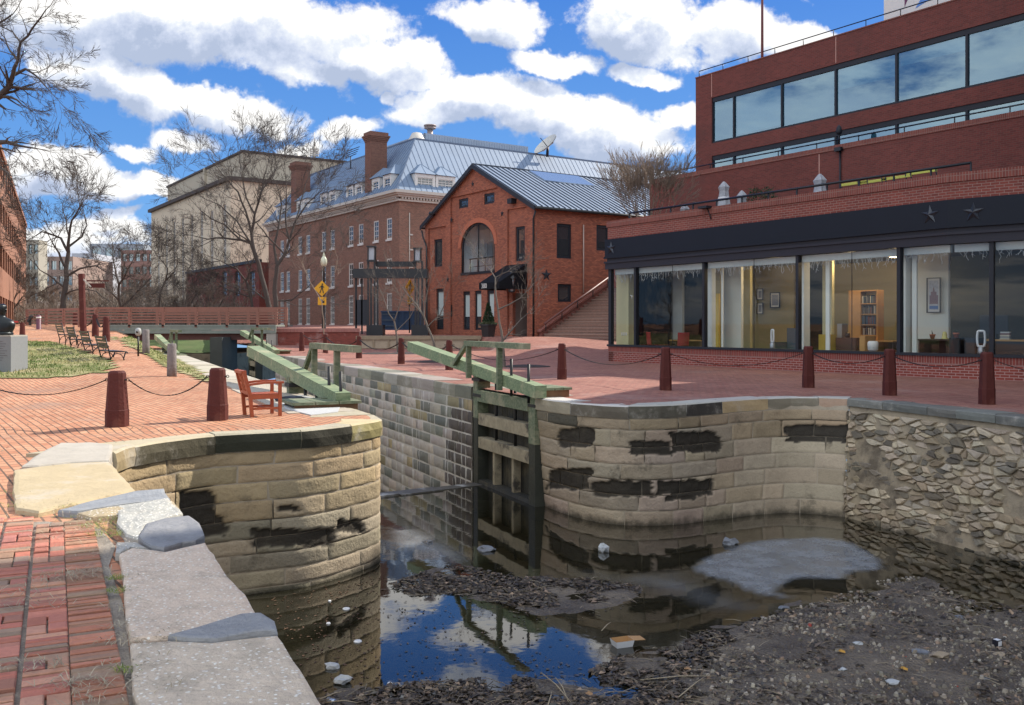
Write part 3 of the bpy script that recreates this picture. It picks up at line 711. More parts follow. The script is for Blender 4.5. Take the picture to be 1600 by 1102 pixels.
# ================================================================ canal bed, water, ice, mud
def in_poly(x, y, poly):
    c = False; j = len(poly) - 1
    for i in range(len(poly)):
        if (poly[i][1] > y) != (poly[j][1] > y) and x < (poly[j][0] - poly[i][0]) * (y - poly[i][1]) / (poly[j][1] - poly[i][1]) + poly[i][0]: c = not c
        j = i
    return c
def dist_poly(x, y, poly):
    best = 1e9
    for i in range(len(poly)):
        a, b = poly[i], poly[(i + 1) % len(poly)]; dx, dy = b[0] - a[0], b[1] - a[1]
        t = max(0, min(1, ((x - a[0]) * dx + (y - a[1]) * dy) / (dx * dx + dy * dy + 1e-9)))
        best = min(best, math.hypot(x - a[0] - dx * t, y - a[1] - dy * t))
    return best if in_poly(x, y, poly) else -best
def gp(l): return [(G(u, v, WZ).x, G(u, v, WZ).y) for u, v in l]
MUD = gp([(430, 1250), (500, 1094), (560, 1080), (640, 1072), (740, 1068), (820, 1062), (905, 1062), (950, 1035), (1010, 1022), (1060, 1010), (1075, 992), (1120, 975), (1165, 966), (1240, 950), (1275, 935), (1330, 925), (1385, 905), (1440, 903), (1490, 925), (1540, 950), (1600, 955), (1800, 1000), (2100, 1250)])
ISLE = gp([(608, 915), (640, 903), (690, 886), (740, 888), (800, 903), (860, 905), (930, 908), (1000, 918), (1000, 932), (965, 945), (900, 958), (850, 962), (800, 948), (740, 935), (690, 928), (640, 930)])
def bed_h(x, y):
    w = .35 * nz(x, y, 0, .9) + .14 * nz(x, y, 2, 3.1)
    d = dist_poly(x, y, MUD) + w
    z = -.16 + .16 * sstep(-1.2, .1, d) + .09 * sstep(.1, 2.2, d) if d > -1.2 else -.16 - .25 * sstep(1.2, 5, -d)
    d2 = dist_poly(x, y, ISLE) + w * .5
    z = max(z, -.3 + .305 * sstep(-.9, .08, d2))
    z += .022 * nz(x, y, 5, 2.3) + .012 * nz(x, y, 8, 8)
    return WZ + z
def chb(x, y):
    k = (x + .86) * .576 - (y - 21.5) * .817   # in front of the sill line?
    return bed_h(x, y) if k > .3 else -4.1
rows = []
for y in samples(5, 24, [(13, .09), (17, .16), (30, .5)]) + [28, 35, 45, 60, 75]:
    a = gl(y) - .5; b = 16. if y < 20 else -.4545 * (y - 21.9) - .2
    n = 150 if y < 17 else 60; rows.append([Vector((lerp(a, b, i / n), y, chb(lerp(a, b, i / n), y))) for i in range(n + 1)])
rows2 = []
for r in rows:   # same number of columns everywhere
    if len(r) != 151: r = [r[min(len(r) - 1, int(round(i * (len(r) - 1) / 150)))] + Vector((0, 0, 0)) for i in range(151)]; r = [Vector((lerp(r[0].x, r[-1].x, i / 150), r[0].y, r[i].z)) for i in range(151)]
    rows2.append(r)
mt, t, b, o = newmat('canal_mud')
tc = t.new('ShaderNodeNewGeometry').outputs[0]
n1_ = t.noise(tc, 1.3, 7., .7); n2_ = t.noise(tc, 11., 6., .7); vo = t.new('ShaderNodeTexVoronoi', {'Vector': tc, 'Scale': 26.}).outputs
cm = t.ramp(n1_, [(.3, (.045, .034, .024)), (.5, (.12, .096, .07)), (.7, (.22, .18, .135))])
cm = t.mix(t.mrange(n2_, .5, .7, 0., .5), cm, (.16, .135, .105, 1))
cm = t.mix(t.mrange(vo[0], .28, .12, 0., .35), cm, t.ramp(t.new('ShaderNodeSeparateColor', {0: vo[1]}).outputs[0], [(0, (.06, .048, .035)), (.6, (.14, .115, .085)), (1, (.24, .20, .155))]))
t.put(b.inputs['Base Color'], cm); t.put(b.inputs['Roughness'], t.mrange(n1_, .35, .65, .35, .85))
t.put(b.inputs['Normal'], t.new('ShaderNodeBump', {'Strength': .9, 'Distance': .03, 'Height': t.math('ADD', n2_, vo[0])}))
mb = MB(); mb.grid(rows2); tag(mb.build('canal_bed', mt), kind='structure')
# water
mt, t, b, o = newmat('canal_water'); t.n.remove(b)
tc = t.new('ShaderNodeNewGeometry').outputs[0]
bp = t.new('ShaderNodeBump', {'Strength': .08, 'Distance': .02, 'Height': t.noise(tc, 2.2, 3., .5)}).outputs[0]
fr = t.new('ShaderNodeFresnel', {0: 1.34, 1: bp}).outputs[0]
tr = t.new('ShaderNodeBsdfTransparent', {0: (.30, .27, .18, 1)})
df = t.new('ShaderNodeBsdfDiffuse', {0: (.034, .032, .018, 1)})
under = t.new('ShaderNodeMixShader', {0: .32, 1: tr.outputs[0], 2: df.outputs[0]})
gls = t.new('ShaderNodeBsdfGlossy', {0: (1, 1, 1, 1), 'Roughness': .028, 'Normal': bp})
f2 = t.math('ADD', t.math('MULTIPLY', fr, 1.4), .01, clamp=True)
mx = t.new('ShaderNodeMixShader', {0: f2, 1: under.outputs[0], 2: gls.outputs[0]}); t.l.new(mx.outputs[0], o.inputs[0])
mb = MB(); mb.face([Vector((p[0], p[1], WZ)) for p in ((-60, 4), (17, 4), (17, 22.4), (-.6, 22.4), (-.86, 21.3), (-5.3, 18.2), (-60, 18.2))]); mb.face([Vector((p[0], p[1], -3.65)) for p in ((-7, 17), (.3, 22), (-45, 128), (-70, 128))])
tag(mb.build('canal_water', mt), kind='structure')
# ice films
mt, t, b, o = newmat('thin_ice'); t.n.remove(b)
tc = t.new('ShaderNodeNewGeometry').outputs[0]
n = t.noise(tc, 2.2, 8., .7); vc = t.new('ShaderNodeVertexColor', layer_name='col').outputs[0]
n3 = t.noise(tc, 22., 4., .6)
al = t.math('MULTIPLY', t.new('ShaderNodeSeparateColor', {0: vc}).outputs[0], t.math('ADD', .62, t.math('ADD', t.math('MULTIPLY', t.math('SUBTRACT', n, .5), 1.6), t.math('MULTIPLY', t.math('SUBTRACT', n3, .5), .5))), clamp=True)
df = t.new('ShaderNodeBsdfDiffuse', {0: (.42, .45, .48, 1)}); gg = t.new('ShaderNodeBsdfGlossy', {0: (1, 1, 1, 1), 'Roughness': .28})
ic = t.new('ShaderNodeMixShader', {0: .09, 1: df.outputs[0], 2: gg.outputs[0]})
mx = t.new('ShaderNodeMixShader', {0: al, 1: t.new('ShaderNodeBsdfTransparent').outputs[0], 2: ic.outputs[0]}); t.l.new(mx.outputs[0], o.inputs[0])
def ice(poly, k, lab, soft=.5, holes=()):
    xs = [p[0] for p in poly]; ys = [p[1] for p in poly]; mb = MB(); st = .12
    x0, x1, y0, y1 = min(xs), max(xs), min(ys), max(ys); c = {}
    nx_ = int((x1 - x0) / st) + 1; ny_ = int((y1 - y0) / st) + 1
    def al(x, y):
        d = dist_poly(x, y, poly) + .10 * nz(x, y, 1, 2.2)
        for hh in holes: d = min(d, -dist_poly(x, y, hh))
        return sstep(0, soft, d) * k
    base = Vector(((x0 + x1) / 2, (y0 + y1) / 2, WZ + .006))
    for i in range(nx_):
        for j in range(ny_):
            q = [(x0 + (i + a) * st, y0 + (j + b_) * st) for a, b_ in ((0, 0), (1, 0), (1, 1), (0, 1))]
            a = [al(*p) for p in q]
            if max(a) <= 0.01: continue
            mb.v.extend([Vector((p[0], p[1], WZ + .006)) for p in q]); bi = len(mb.v) - 4
            mb.f.append((bi, bi + 1, bi + 2, bi + 3)); mb.uv.append(None); mb.c.append((.5, .5, .5)); mb.m.append(0); mb.sm.append(False)
            c[len(mb.f) - 1] = a
    ob = mb.build('ice_sheet', mt, base=base); cd = ob.data.color_attributes['col'].data
    arr = []
    for fi in range(len(mb.f)):
        for a in c[fi]: arr.extend((a, a, a, 1))
    cd.foreach_set('color', arr); tag(ob, lab, 'ice')
hole = gp([(1215, 925), (1240, 908), (1255, 905), (1340, 907), (1425, 915), (1400, 940), (1260, 940)])
ice(gp([(1075, 885), (1110, 868), (1150, 852), (1210, 842), (1270, 839), (1320, 843), (1355, 858), (1385, 880), (1375, 892), (1335, 894), (1325, 903), (1350, 915), (1290, 930), (1225, 938), (1180, 930), (1140, 910), (1100, 900)]), .62, 'pale grey film of ice on the dark water below the curved wall', .14, [hole])
ice(gp([(601, 815), (640, 822), (690, 838), (730, 860), (745, 878), (720, 890), (680, 888), (640, 870), (601, 850)]), .5, 'thin bluish ice film by the mouth of the lock', .5)
ice(gp([(860, 880), (960, 895), (1060, 890), (1100, 905), (1180, 940), (1240, 950), (1180, 965), (1100, 960), (1020, 930), (940, 915)]), .28, 'faint grey ice skin between the leaf raft and the pale ice', .8)
# leaves: countless, drifted on the mud and floating
rnd = random.Random(5); mb = MB()
LC = [(.055, .042, .030), (.08, .06, .042), (.11, .083, .058), (.038, .031, .024), (.16, .115, .075), (.09, .078, .062)]
def leaf(x, y, z, r, col, tilt=.5):
    a = rnd.uniform(0, 6.28); ux = Vector((math.cos(a), math.sin(a), rnd.uniform(-tilt, tilt))); uy = Vector((-math.sin(a), math.cos(a), rnd.uniform(-tilt, tilt)))
    c = Vector((x, y, z)); w = rnd.uniform(.35, .7)
    k = [c - ux * r, c + uy * r * w + Vector((0, 0, r * .2)), c + ux * r, c - uy * r * w + Vector((0, 0, r * .2))]
    mb.face([k[0], k[3], k[2]], col=col); mb.face([k[0], k[2], k[1]], col=col)
def scatter(poly, n, f):
    xs = [p[0] for p in poly]; ys = [p[1] for p in poly]; k = 0; tr_ = 0
    while k < n and tr_ < n * 20:
        tr_ += 1; x = rnd.uniform(min(xs), max(xs)); y = rnd.uniform(min(ys), max(ys))
        if in_poly(x, y, poly): f(x, y); k += 1
LEAFZ = gp([(490, 1140), (500, 1094), (560, 1080), (640, 1070), (820, 1060), (905, 1058), (960, 1030), (1060, 1008), (1110, 985), (1150, 1000), (1110, 1040), (1060, 1070), (1180, 1140)])
def lf(x, y):
    z = max(bed_h(x, y), WZ) + rnd.uniform(0, .03); leaf(x, y, z, rnd.choice((.015, .025, .035, .05)) * rnd.uniform(.7, 1.2), jit(rnd.choice(LC) if rnd.random() < .93 else (.26, .19, .13), rnd, .4), rnd.choice((.1, .3, .6)))
scatter(LEAFZ, 9500, lambda x, y: lf(x, y) if nz(x, y, 2, 1.7) + .5 * nz(x, y, 7, 4.) > -.3 else None)
BIG = gp([(1040, 1140), (1070, 1000), (1200, 960), (1420, 910), (1600, 950), (1700, 1000), (1700, 1140)])
scatter(BIG, 3500, lambda x, y: lf(x, y) if nz(x, y, 3, 1.4) > .0 else None)
scatter(ISLE, 4200, lambda x, y: lf(x, y) if nz(x, y, 6, 1.6) > -.22 else None)
def stick(x, y):
    a = rnd.uniform(0, 6.28); L_ = rnd.uniform(.05, .28); z = max(bed_h(x, y), WZ) + .025; p_ = Vector((x, y, z)); d_ = Vector((math.cos(a), math.sin(a), rnd.uniform(-.08, .15))) * L_
    mb.tube([p_, p_ + d_ * .5 + Vector((0, 0, .01)), p_ + d_], [.005, .004, .002], 3, cap=False, col=jit(rnd.choice([(.20, .16, .11), (.07, .055, .045), (.30, .25, .18)]), rnd, .2))
scatter(LEAFZ, 260, stick); scatter(BIG, 260, stick); scatter(ISLE, 90, stick)
FLO = gp([(600, 905), (640, 895), (760, 885), (960, 905), (1010, 940), (900, 975), (980, 1020), (900, 1062), (620, 1075), (605, 960)])
scatter(FLO, 1500, lambda x, y: leaf(x, y, WZ + .004, rnd.uniform(.008, .03), jit(rnd.choice(LC), rnd, .3), .06) if nz(x, y, 9, 1.1) > .0 or rnd.random() < .25 else None)
scatter(gp([(410, 940), (600, 890), (600, 1060), (500, 1090)]), 420, lambda x, y: leaf(x, y, WZ + .003, rnd.uniform(.008, .03), jit((.10, .055, .03), rnd, .5), .05))
tag(mb.build('leaf_litter', attr('leaf_litter', rough=.55, var=.3, bump=0, spec=.4)), 'dark wet fallen leaves drifted on the mud and water', 'leaves', kind='stuff')
mb = MB(); GC = [(.22, .19, .145), (.28, .245, .19), (.15, .13, .10), (.38, .335, .27), (.25, .18, .125), (.12, .10, .085)]
GRV = gp([(1080, 1140), (1060, 1060), (1130, 985), (1230, 955), (1380, 905), (1440, 900), (1500, 925), (1600, 945), (1760, 1000), (1760, 1140)])
def peb(x, y):
    if nz(x, y, 4, .9) + .4 * nz(x, y, 1, 3.) < -.12 and rnd.random() < .88: return
    r = rnd.choice([.005, .006, .008, .008, .01, .012, .016, .028]) * rnd.uniform(.8, 1.3); z = bed_h(x, y)
    c = jit(rnd.choice(GC), rnd, .25)
    if rnd.random() < .002: c = (.35, .06, .04)
    q = [Vector((x + r * rnd.uniform(.7, 1.2) * math.cos(k * 1.2566 + x), y + r * rnd.uniform(.7, 1.2) * math.sin(k * 1.2566 + x), z - .004)) for k in range(5)]
    tp_ = [p + (Vector((x, y, z)) - p) * .35 + Vector((0, 0, r * rnd.uniform(.7, 1.1))) for p in q]
    for k in range(5): mb.face([q[k], q[(k + 1) % 5], tp_[(k + 1) % 5], tp_[k]], col=c)
    mb.face(tp_, col=c)
scatter(GRV, 8500, peb)
tag(mb.build('gravel', attr('gravel', rough=.6, var=.25, bump=.3, spec=.4)), 'grey and brown pebbles spread over the mud bank', 'gravel', kind='stuff')
# single stones and rubbish that can be told apart
M_rock = plain('wet_rock', (.17, .18, .20), .55, var=.35, nscale=14, bump=.7, bscale=30)
M_pale = plain('pale_rock', (.44, .46, .47), .7, var=.3, nscale=12, bump=.6, bscale=30)
M_yel = plain('yellow_leaf', (.52, .28, .05), .7)
def rock(u, v, w, mat, lab, seed, flat=.6, cat='rock', name='rock'):
    p = G(u, v, WZ); p.z = max(WZ, bed_h(p.x, p.y)) - .01; r = w / F_PX * p.y / 2; mb = MB(); mb.blob((p.x, p.y, p.z + r * flat * .45), (r, r * .8, r * flat), seed, 2, am=.65); mb.sm = [False] * len(mb.sm)
    single(name, mb, mat, lab, cat, p, 'loose stones in the basin')
rock(943, 862, 17, M_pale, 'upright grey stone alone in the dark water below the curved wall', 1, 1.)
rock(1141, 850, 24, M_rock, 'slate blue stone at the far edge of the pale ice', 2, .6)
rock(760, 860, 30, M_rock, 'dark flat stone in the water off the lower gate', 3, .35)
rock(668, 848, 14, M_rock, 'small dark stone on the ice by the lock mouth', 4, .5)
rock(520, 1043, 22, M_pale, 'pale stone in the shaded water, upper of a pair near the slabs', 5, .6)
rock(535, 1066, 28, M_pale, 'larger pale blue stone, lower of a pair near the slabs', 6, .6)
for i, (u, v, w, l) in enumerate([(1440, 1032, 24, 'flat greenish stone on the mud bank'), (1316, 1060, 14, 'small square pale stone on the mud near the bottom edge'), (1467, 1038, 30, 'brown stone beside the flat greenish one'), (1500, 965, 16, 'pale pebble high on the gravel spit'),
    (1395, 1080, 22, 'tan stone on the lower gravel'), (1560, 1035, 18, 'pale stone by the small black box'), (1225, 950, 16, 'grey stone at the shore of the spit'), (1340, 1012, 16, 'white stone in the middle of the mud bank'), (1270, 975, 14, 'buff stone on the upper gravel'), (1540, 1075, 16, 'off white stone near the lower right corner')]):
    rock(u, v, w, [M_rock, M_pale, plain('tan_rock', (.30, .24, .17), .7, var=.3, nscale=10, bump=.5)][i % 3 if i != 1 else 1], l, 20 + i, .4)
for i, (u, v, l) in enumerate([(1313, 1031, 'bright orange leaf in the middle of the mud bank'), (1410, 1063, 'yellow leaf lying low on the gravel'), (1072, 1051, 'tan leaf on the leaf drift'), (918, 1089, 'light brown leaf by the dry stalks')]):
    p = G(u, v, WZ); p.z = max(bed_h(p.x, p.y), WZ) + .03; mb = MB(); rr = .055
    q = [Vector((p.x + rr * math.cos(a) * k, p.y + rr * math.sin(a) * k, p.z + .012 * math.sin(a * 2))) for a, k in zip([j * .698 for j in range(9)], (1, .5, .9, .5, .8, .5, .9, .5, 1))]
    for a in range(9): mb.face([p + Vector((0, 0, .012)), q[a], q[(a + 1) % 9]])
    single('fallen_leaf', mb, M_yel if i < 2 else plain('tan_leaf', (.34, .20, .10), .8), l, 'leaf', p)
# open takeaway box
p = G(972, 1009, WZ) + Vector((0, 0, .0)); t_ = thing('takeaway_box', 'open white takeaway box with brown inside floating at the mud edge', 'box', tuple(p), R(20))
Mw = plain('white_card', (.72, .73, .74), .5, var=.05); Mk = plain('brown_card', (.42, .24, .10), .7, var=.15)
mb = MB(); a, b_, h = .115, .085, .075
lo = [Vector((sx * a * .85, sy * b_ * .85, 0)) for sx, sy in ((-1, -1), (1, -1), (1, 1), (-1, 1))]; hi = [Vector((sx * a, sy * b_, h)) for sx, sy in ((-1, -1), (1, -1), (1, 1), (-1, 1))]
for i in range(4): mb.face([lo[i], lo[(i + 1) % 4], hi[(i + 1) % 4], hi[i]])
mb.face(lo[::-1]); mb.build('box_wall', Mw, t_, True)
mb = MB(); lo2 = [v * .97 + Vector((0, 0, .012)) for v in lo]; hi2 = [Vector((v.x * .97, v.y * .97, h + .001)) for v in hi]
for i in range(4): mb.face([hi2[i], hi2[(i + 1) % 4], lo2[(i + 1) % 4], lo2[i]])
mb.face(lo2); mb.build('box_inside', Mk, t_, True)
mb = MB(); mb.hexa([Vector(q) for q in ((a, -b_, h - .004), (a + .15, -b_ * .8, h - .02), (a + .15, b_ * .8, h - .02), (a, b_, h - .004), (a, -b_, h), (a + .15, -b_ * .8, h - .012), (a + .15, b_ * .8, h - .012), (a, b_, h))]); mb.build('lid', Mk, t_, True)
# small black carton with a white label
p = G(1558, 1020, WZ); p.z = bed_h(p.x, p.y); t_ = thing('small_carton', 'small black carton with white label on the gravel at the right', 'carton', tuple(p), R(25))
mb = MB(); mb.box(-.035, .035, -.035, .035, 0, .08); mb.build('carton_body', plain('black_card', (.02, .02, .03), .4), t_, True)
mb = MB(); mb.box(-.028, .028, -.0375, -.0355, .02, .07); mb.box(-.03, .03, -.03, .03, .0805, .082); mb.build('paper_label', Mw, t_, True)
# dry stalks, each lying on the drift
Mst = plain('dry_stalk', (.36, .30, .21), .8, var=.25)
for i, (u0, v0, u1, v1, l) in enumerate([(845, 1050, 892, 1100, 'pale dry stalk lying slantwise, left of three near the bottom'), (868, 1058, 888, 1098, 'short dry stalk crossing between two longer ones'), (856, 1106, 862, 1080, 'short upright dry stalk near the bottom edge'), (1000, 1062, 1120, 1064, 'long dry reed lying flat across the drift'), (1060, 1095, 1110, 1058, 'dry reed slanting over the leaves'), (500, 1092, 545, 1080, 'dry reed against the slab foot'), (940, 985, 955, 972, 'thin dry twig above the takeaway box'), (510, 1098, 560, 1100, 'dry stalk lying by the crushed can')]):
    a = G(u0, v0, WZ + .05); b_ = G(u1, v1, WZ + .05); a.z = max(WZ, bed_h(a.x, a.y)) + .045; b_.z = max(WZ, bed_h(b_.x, b_.y)) + .05
    mb = MB(); mid = (a + b_) / 2 + Vector((.01, 0, .02)); mb.tube([a, mid, b_], [.006, .006, .003], 5); single('dry_stalk', mb, Mst, l, 'stalk', a, 'dry stalks on the leaf drift')
# crushed can and bits of paper by the slab foot
p = G(518, 1096, WZ + .03); mb = MB(); mb.lathe((0, 0, 0), [(.02, -.06), (.032, -.055), (.026, 0), (.033, .05), (.022, .058)], 12)
o_ = single('crushed_can', mb, plain('can_paint', (.45, .52, .62), .3, .6, var=.3, nscale=30), 'crushed silver blue drinks can among reeds at the slab foot', 'can', tuple(p), local=True); o_.rotation_euler = (R(85), R(20), R(40))
for i, (u, v, w, l) in enumerate([(541, 952, 12, 'white cup lid afloat in the shaded water'), (513, 975, 7, 'white scrap afloat below the cup lid'), (559, 1003, 13, 'pale curled leaf afloat in the shaded water'), (609, 1069, 8, 'white scrap at the tip of the mud bank'), (515, 940, 5, 'tiny white scrap close to the round wall')]):
    p = G(u, v, WZ); r = w / F_PX * p.y / 2; mb = MB(); mb.lathe((p.x, p.y, WZ - .004), [(r, 0), (r * 1.02, .012), (r * .8, .02), (r * .3, .016)], 10); single('paper_scrap', mb, Mw, l, 'litter', p)
# ================================================================ building kit
M_hotel = bricks('brown_brick', (.27, .125, .085), (.15, .072, .053), (.30, .22, .17), bw=.22, bh=.075, ms=.009, wear=.4, bump=.3)
M_orange = bricks('orange_brick', (.50, .155, .085), (.27, .08, .05), (.17, .085, .06), wear=.6, ms=.014, bump=.5, stain=((.24, .10, .07), .6, .6))
M_red = bricks('red_brick', (.235, .062, .045), (.165, .045, .036), (.27, .17, .14), wear=.45, ms=.009, bump=.35, stain=((.12, .05, .042), .35, .5))
M_red2 = bricks('dark_red_brick', (.18, .048, .038), (.13, .037, .03), (.145, .075, .062), wear=.45, ms=.007, bump=.3, stain=((.10, .045, .038), .3, .5))
M_redp = bricks('plinth_brick', (.27, .058, .042), (.19, .045, .035), (.40, .25, .22), wear=.3, ms=.010, bump=.35)
M_lowbr = bricks('bright_brick', (.30, .075, .055), (.21, .055, .042), (.20, .085, .07), wear=.3, ms=.008, bump=.3, stain=((.55, .45, .42), 1.2, .35))
M_soldier = bricks('soldier_brick', (.23, .07, .052), (.17, .05, .04), (.25, .16, .13), bw=.075, bh=.24, ms=.008, off=0.)
M_leftbr = bricks('salmon_brick', (.29, .135, .085), (.24, .11, .07), (.34, .20, .14), wear=.2, ms=.010, bump=.2)
M_beige = plain('beige_stucco', (.60, .50, .37), .9, var=.12, nscale=.12, bump=.2, bscale=2, dirt=((.28, .23, .17), .6))
M_beige2 = plain('grey_stucco', (.44, .39, .30), .9, var=.15, nscale=.12, dirt=((.24, .2, .16), .6))
M_white = plain('white_paint', (.66, .64, .60), .55, var=.08)
M_cream = plain('cream_trim', (.52, .48, .42), .6, var=.12)
M_black = plain('black_metal', (.012, .013, .016), .45, var=.2)
M_navy = plain('navy_panel', (.005, .008, .016), .5, var=.2, nscale=2, spec=.25)
M_dgrey = plain('dark_frame', (.018, .02, .027), .5, var=.15, spec=.3)
M_win = glass('window_glass', (.25, .28, .3), 1.6, body=(.035, .04, .045), bodyf=1.)
M_winb = glass('sky_glass', (.40, .6, .68), 3.2, body=(.03, .10, .16), bodyf=.45, gcol=(.62, .84, .98))
M_blind = plain('window_blind', (.45, .52, .50), .8, var=.06)
M_shop = glass('clear_glass', (.90, .93, .92), .42)
M_conc = plain('concrete', (.35, .33, .29), .85, var=.15, nscale=3, bump=.3)
def metal_roof(name, c, w=.45, metal=.35, rough=.38):
    m, t, b, o = newmat(name); uv = t.new('ShaderNodeUVMap').outputs[0]
    tc = t.new('ShaderNodeTexCoord').outputs[3]; n = t.noise(tc, .6, 4., .6); k = t.math('ADD', t.math('MULTIPLY', n, .3), .85)
    t.put(b.inputs['Base Color'], t.vmath('MULTIPLY', c, t.new('ShaderNodeCombineXYZ', {0: k, 1: k, 2: k}).outputs[0])); b.inputs['Metallic'].default_value = metal; b.inputs['Roughness'].default_value = rough
    return m
M_roof = metal_roof('pale_metal_roof', (.16, .22, .31), metal=0., rough=.65); M_roofd = metal_roof('grey_metal_roof', (.26, .31, .38), metal=.25, rough=.45)

def panel(mb, F, s0, s1, z0, z1, holes=(), off=0., depth=.12, top=None, rev=True):
    """wall face with real openings: holes are (s0, s1, z0, z1)"""
    ss = sorted({s0, s1} | {h[0] for h in holes} | {h[1] for h in holes} | ({top[1]} if top else set())); ss = [s for s in ss if s0 <= s <= s1]
    for a, b in zip(ss, ss[1:]):
        if b - a < 1e-5: continue
        hs = sorted([h for h in holes if h[0] < (a + b) / 2 < h[1]], key=lambda h: h[2]); z = z0
        for h in hs:
            if h[2] > z: mb.face([F.w(a, off, z), F.w(b, off, z), F.w(b, off, h[2]), F.w(a, off, h[2])])
            z = max(z, h[3])
        za = top[0](a) if top else z1; zb = top[0](b) if top else z1
        if max(za, zb) > z: mb.face([F.w(a, off, z), F.w(b, off, z), F.w(b, off, zb), F.w(a, off, za)])
    if rev:
        for (a, b, c, d) in holes:
            q = [(a, c), (b, c), (b, d), (a, d)]
            for i in range(4):
                p, r = q[i], q[(i + 1) % 4]; mb.face([F.w(p[0], off, p[1]), F.w(p[0], off - depth, p[1]), F.w(r[0], off - depth, r[1]), F.w(r[0], off, r[1])])
def window(parent, F, s0, s1, z0, z1, nx, nz, mat, gmat, off=-.07, fw=.06, bw=.025, sill=None, pane='pane', name='window', split=True):
    mb = MB(); o0, o1 = off - .04, off + .03
    mb.fb(F, s0, s0 + fw, o0, o1, z0, z1); mb.fb(F, s1 - fw, s1, o0, o1, z0, z1); mb.fb(F, s0 + fw, s1 - fw, o0, o1, z1 - fw, z1); mb.fb(F, s0 + fw, s1 - fw, o0, o1, z0, z0 + fw)
    for i in range(1, nx): s = lerp(s0 + fw, s1 - fw, i / nx); mb.fb(F, s - bw / 2, s + bw / 2, off - .012, off + .016, z0 + fw, z1 - fw)
    for i in range(1, nz):
        z = lerp(z0 + fw, z1 - fw, i / nz); k = bw * (1.6 if split and i == nz // 2 and nz > 2 else 1); mb.fb(F, s0 + fw, s1 - fw, off - .010, off + .018, z - k / 2, z + k / 2)
    if sill: mb.fb(F, s0 - .06, s1 + .06, off - .03, .10, z0 - sill, z0 + .002)
    w = mb.build(name, mat, parent)
    mb = MB(); mb.face([F.w(s0 + .01, off - .02, z0 + .01), F.w(s1 - .01, off - .02, z0 + .01), F.w(s1 - .01, off - .02, z1 - .01), F.w(s0 + .01, off - .02, z1 - .01)]); mb.build(pane, gmat, w)
    return w
def wmat(m, u, v): return m

# ================================================================ brown brick hotel with grey mansard roof
HC = P(624, 507, 80.); HC.z = 0
F_h = Fr(HC, -BD, -AD); F_h2 = Fr(HC, AD, BD)       # long front (s grows away), short side
HZ = 12.75; HL = 32.5; HL2 = 40.
ho = thing('brick_hotel', 'long brown brick building with white sash windows, blue grey metal mansard roof and tall chimneys', 'building', (HC.x, HC.y, 1.2))
def sc(lst, F): return [F.hit(u, v) for u, v in lst]
# window columns: pairs, measured on the top row (left/right edges at that row)
prs = [(604.5, 592, 382, 412), (618.5, 611, 0, 0)]
cols_u = [(612.5, 604), (592, 583.5), (568, 560), (553, 544), (523.5, 515.5), (510, 502), (484.5, 478.5), (472.5, 465.5), (453, 447.5), (443.5, 438)]
wid = 1.0
wins = []
for k, (ur, ul) in enumerate(cols_u):
    s = F_h.hit((ur + ul) / 2, 400)[0]; wins.append(s)
zr = [(9.0, 11.0), (5.75, 7.75), (1.9, 4.6)]
zr = []
for (ub, vb, ut, vt) in [(608, 374, 608, 341), (608, 442, 608, 404), (608, 507, 608, 458)]:
    zr.append((F_h.hit(ub, vb)[1], F_h.hit(ut, vt)[1]))
holes = [(s - wid / 2, s + wid / 2, a, b) for s in wins for a, b in zr]
mb = MB(); panel(mb, F_h, 0, HL, -.3, HZ, holes, depth=.14)
side_w = [F_h2.hit(688, 345)[0]]
panel(mb, F_h2, 0, HL2, -.3, HZ, [])
p = [F_h.w(HL, 0, -.3), F_h.w(HL, -30, -.3), F_h.w(HL, -30, HZ), F_h.w(HL, 0, HZ)]; mb.face(p[::-1]); mb.build('wall', M_hotel, ho)
for s in wins:
    for k, (a, b) in enumerate(zr): window(ho, F_h, s - wid / 2, s + wid / 2, a, b, 3 if k == 2 else 2, 5 if k == 2 else 4, M_white, M_win, sill=.16, fw=.11, bw=.04, off=-.06)
for u in (686,):
    s = F_h2.hit(u, 340)[0]; window(ho, F_h2, s - .45, s + .45, zr[0][1] - 1.2, zr[0][1], 2, 2, M_white, M_win, off=.05, sill=.12)
# cornice: stepped mouldings round the corner
mb = MB()
for (o, za, zb) in [(.18, HZ - .62, HZ - .45), (.34, HZ - .28, HZ - .12), (.55, HZ - .12, HZ + .02), (.75, HZ + .02, HZ + .28)]:
    q = [F_h.w(HL, o, 0), HC + F_h.n * o + F_h2.n * o, F_h2.w(HL2, o, 0)]; r = [F_h.w(HL, -.1, 0), HC - F_h.n * .1 - F_h2.n * .1, F_h2.w(HL2, -.1, 0)]
    mb.prism([(a.x, a.y) for a in q] + [(a.x, a.y) for a in r[::-1]], za, zb)
for k in range(60): mb.fb(F_h2, .1 + k * .3, .25 + k * .3, .0, .3, HZ - .45, HZ - .28)
for k in range(108): mb.fb(F_h, .1 + k * .3, .25 + k * .3, .0, .3, HZ - .45, HZ - .28)
mb.build('cornice', M_cream, ho)
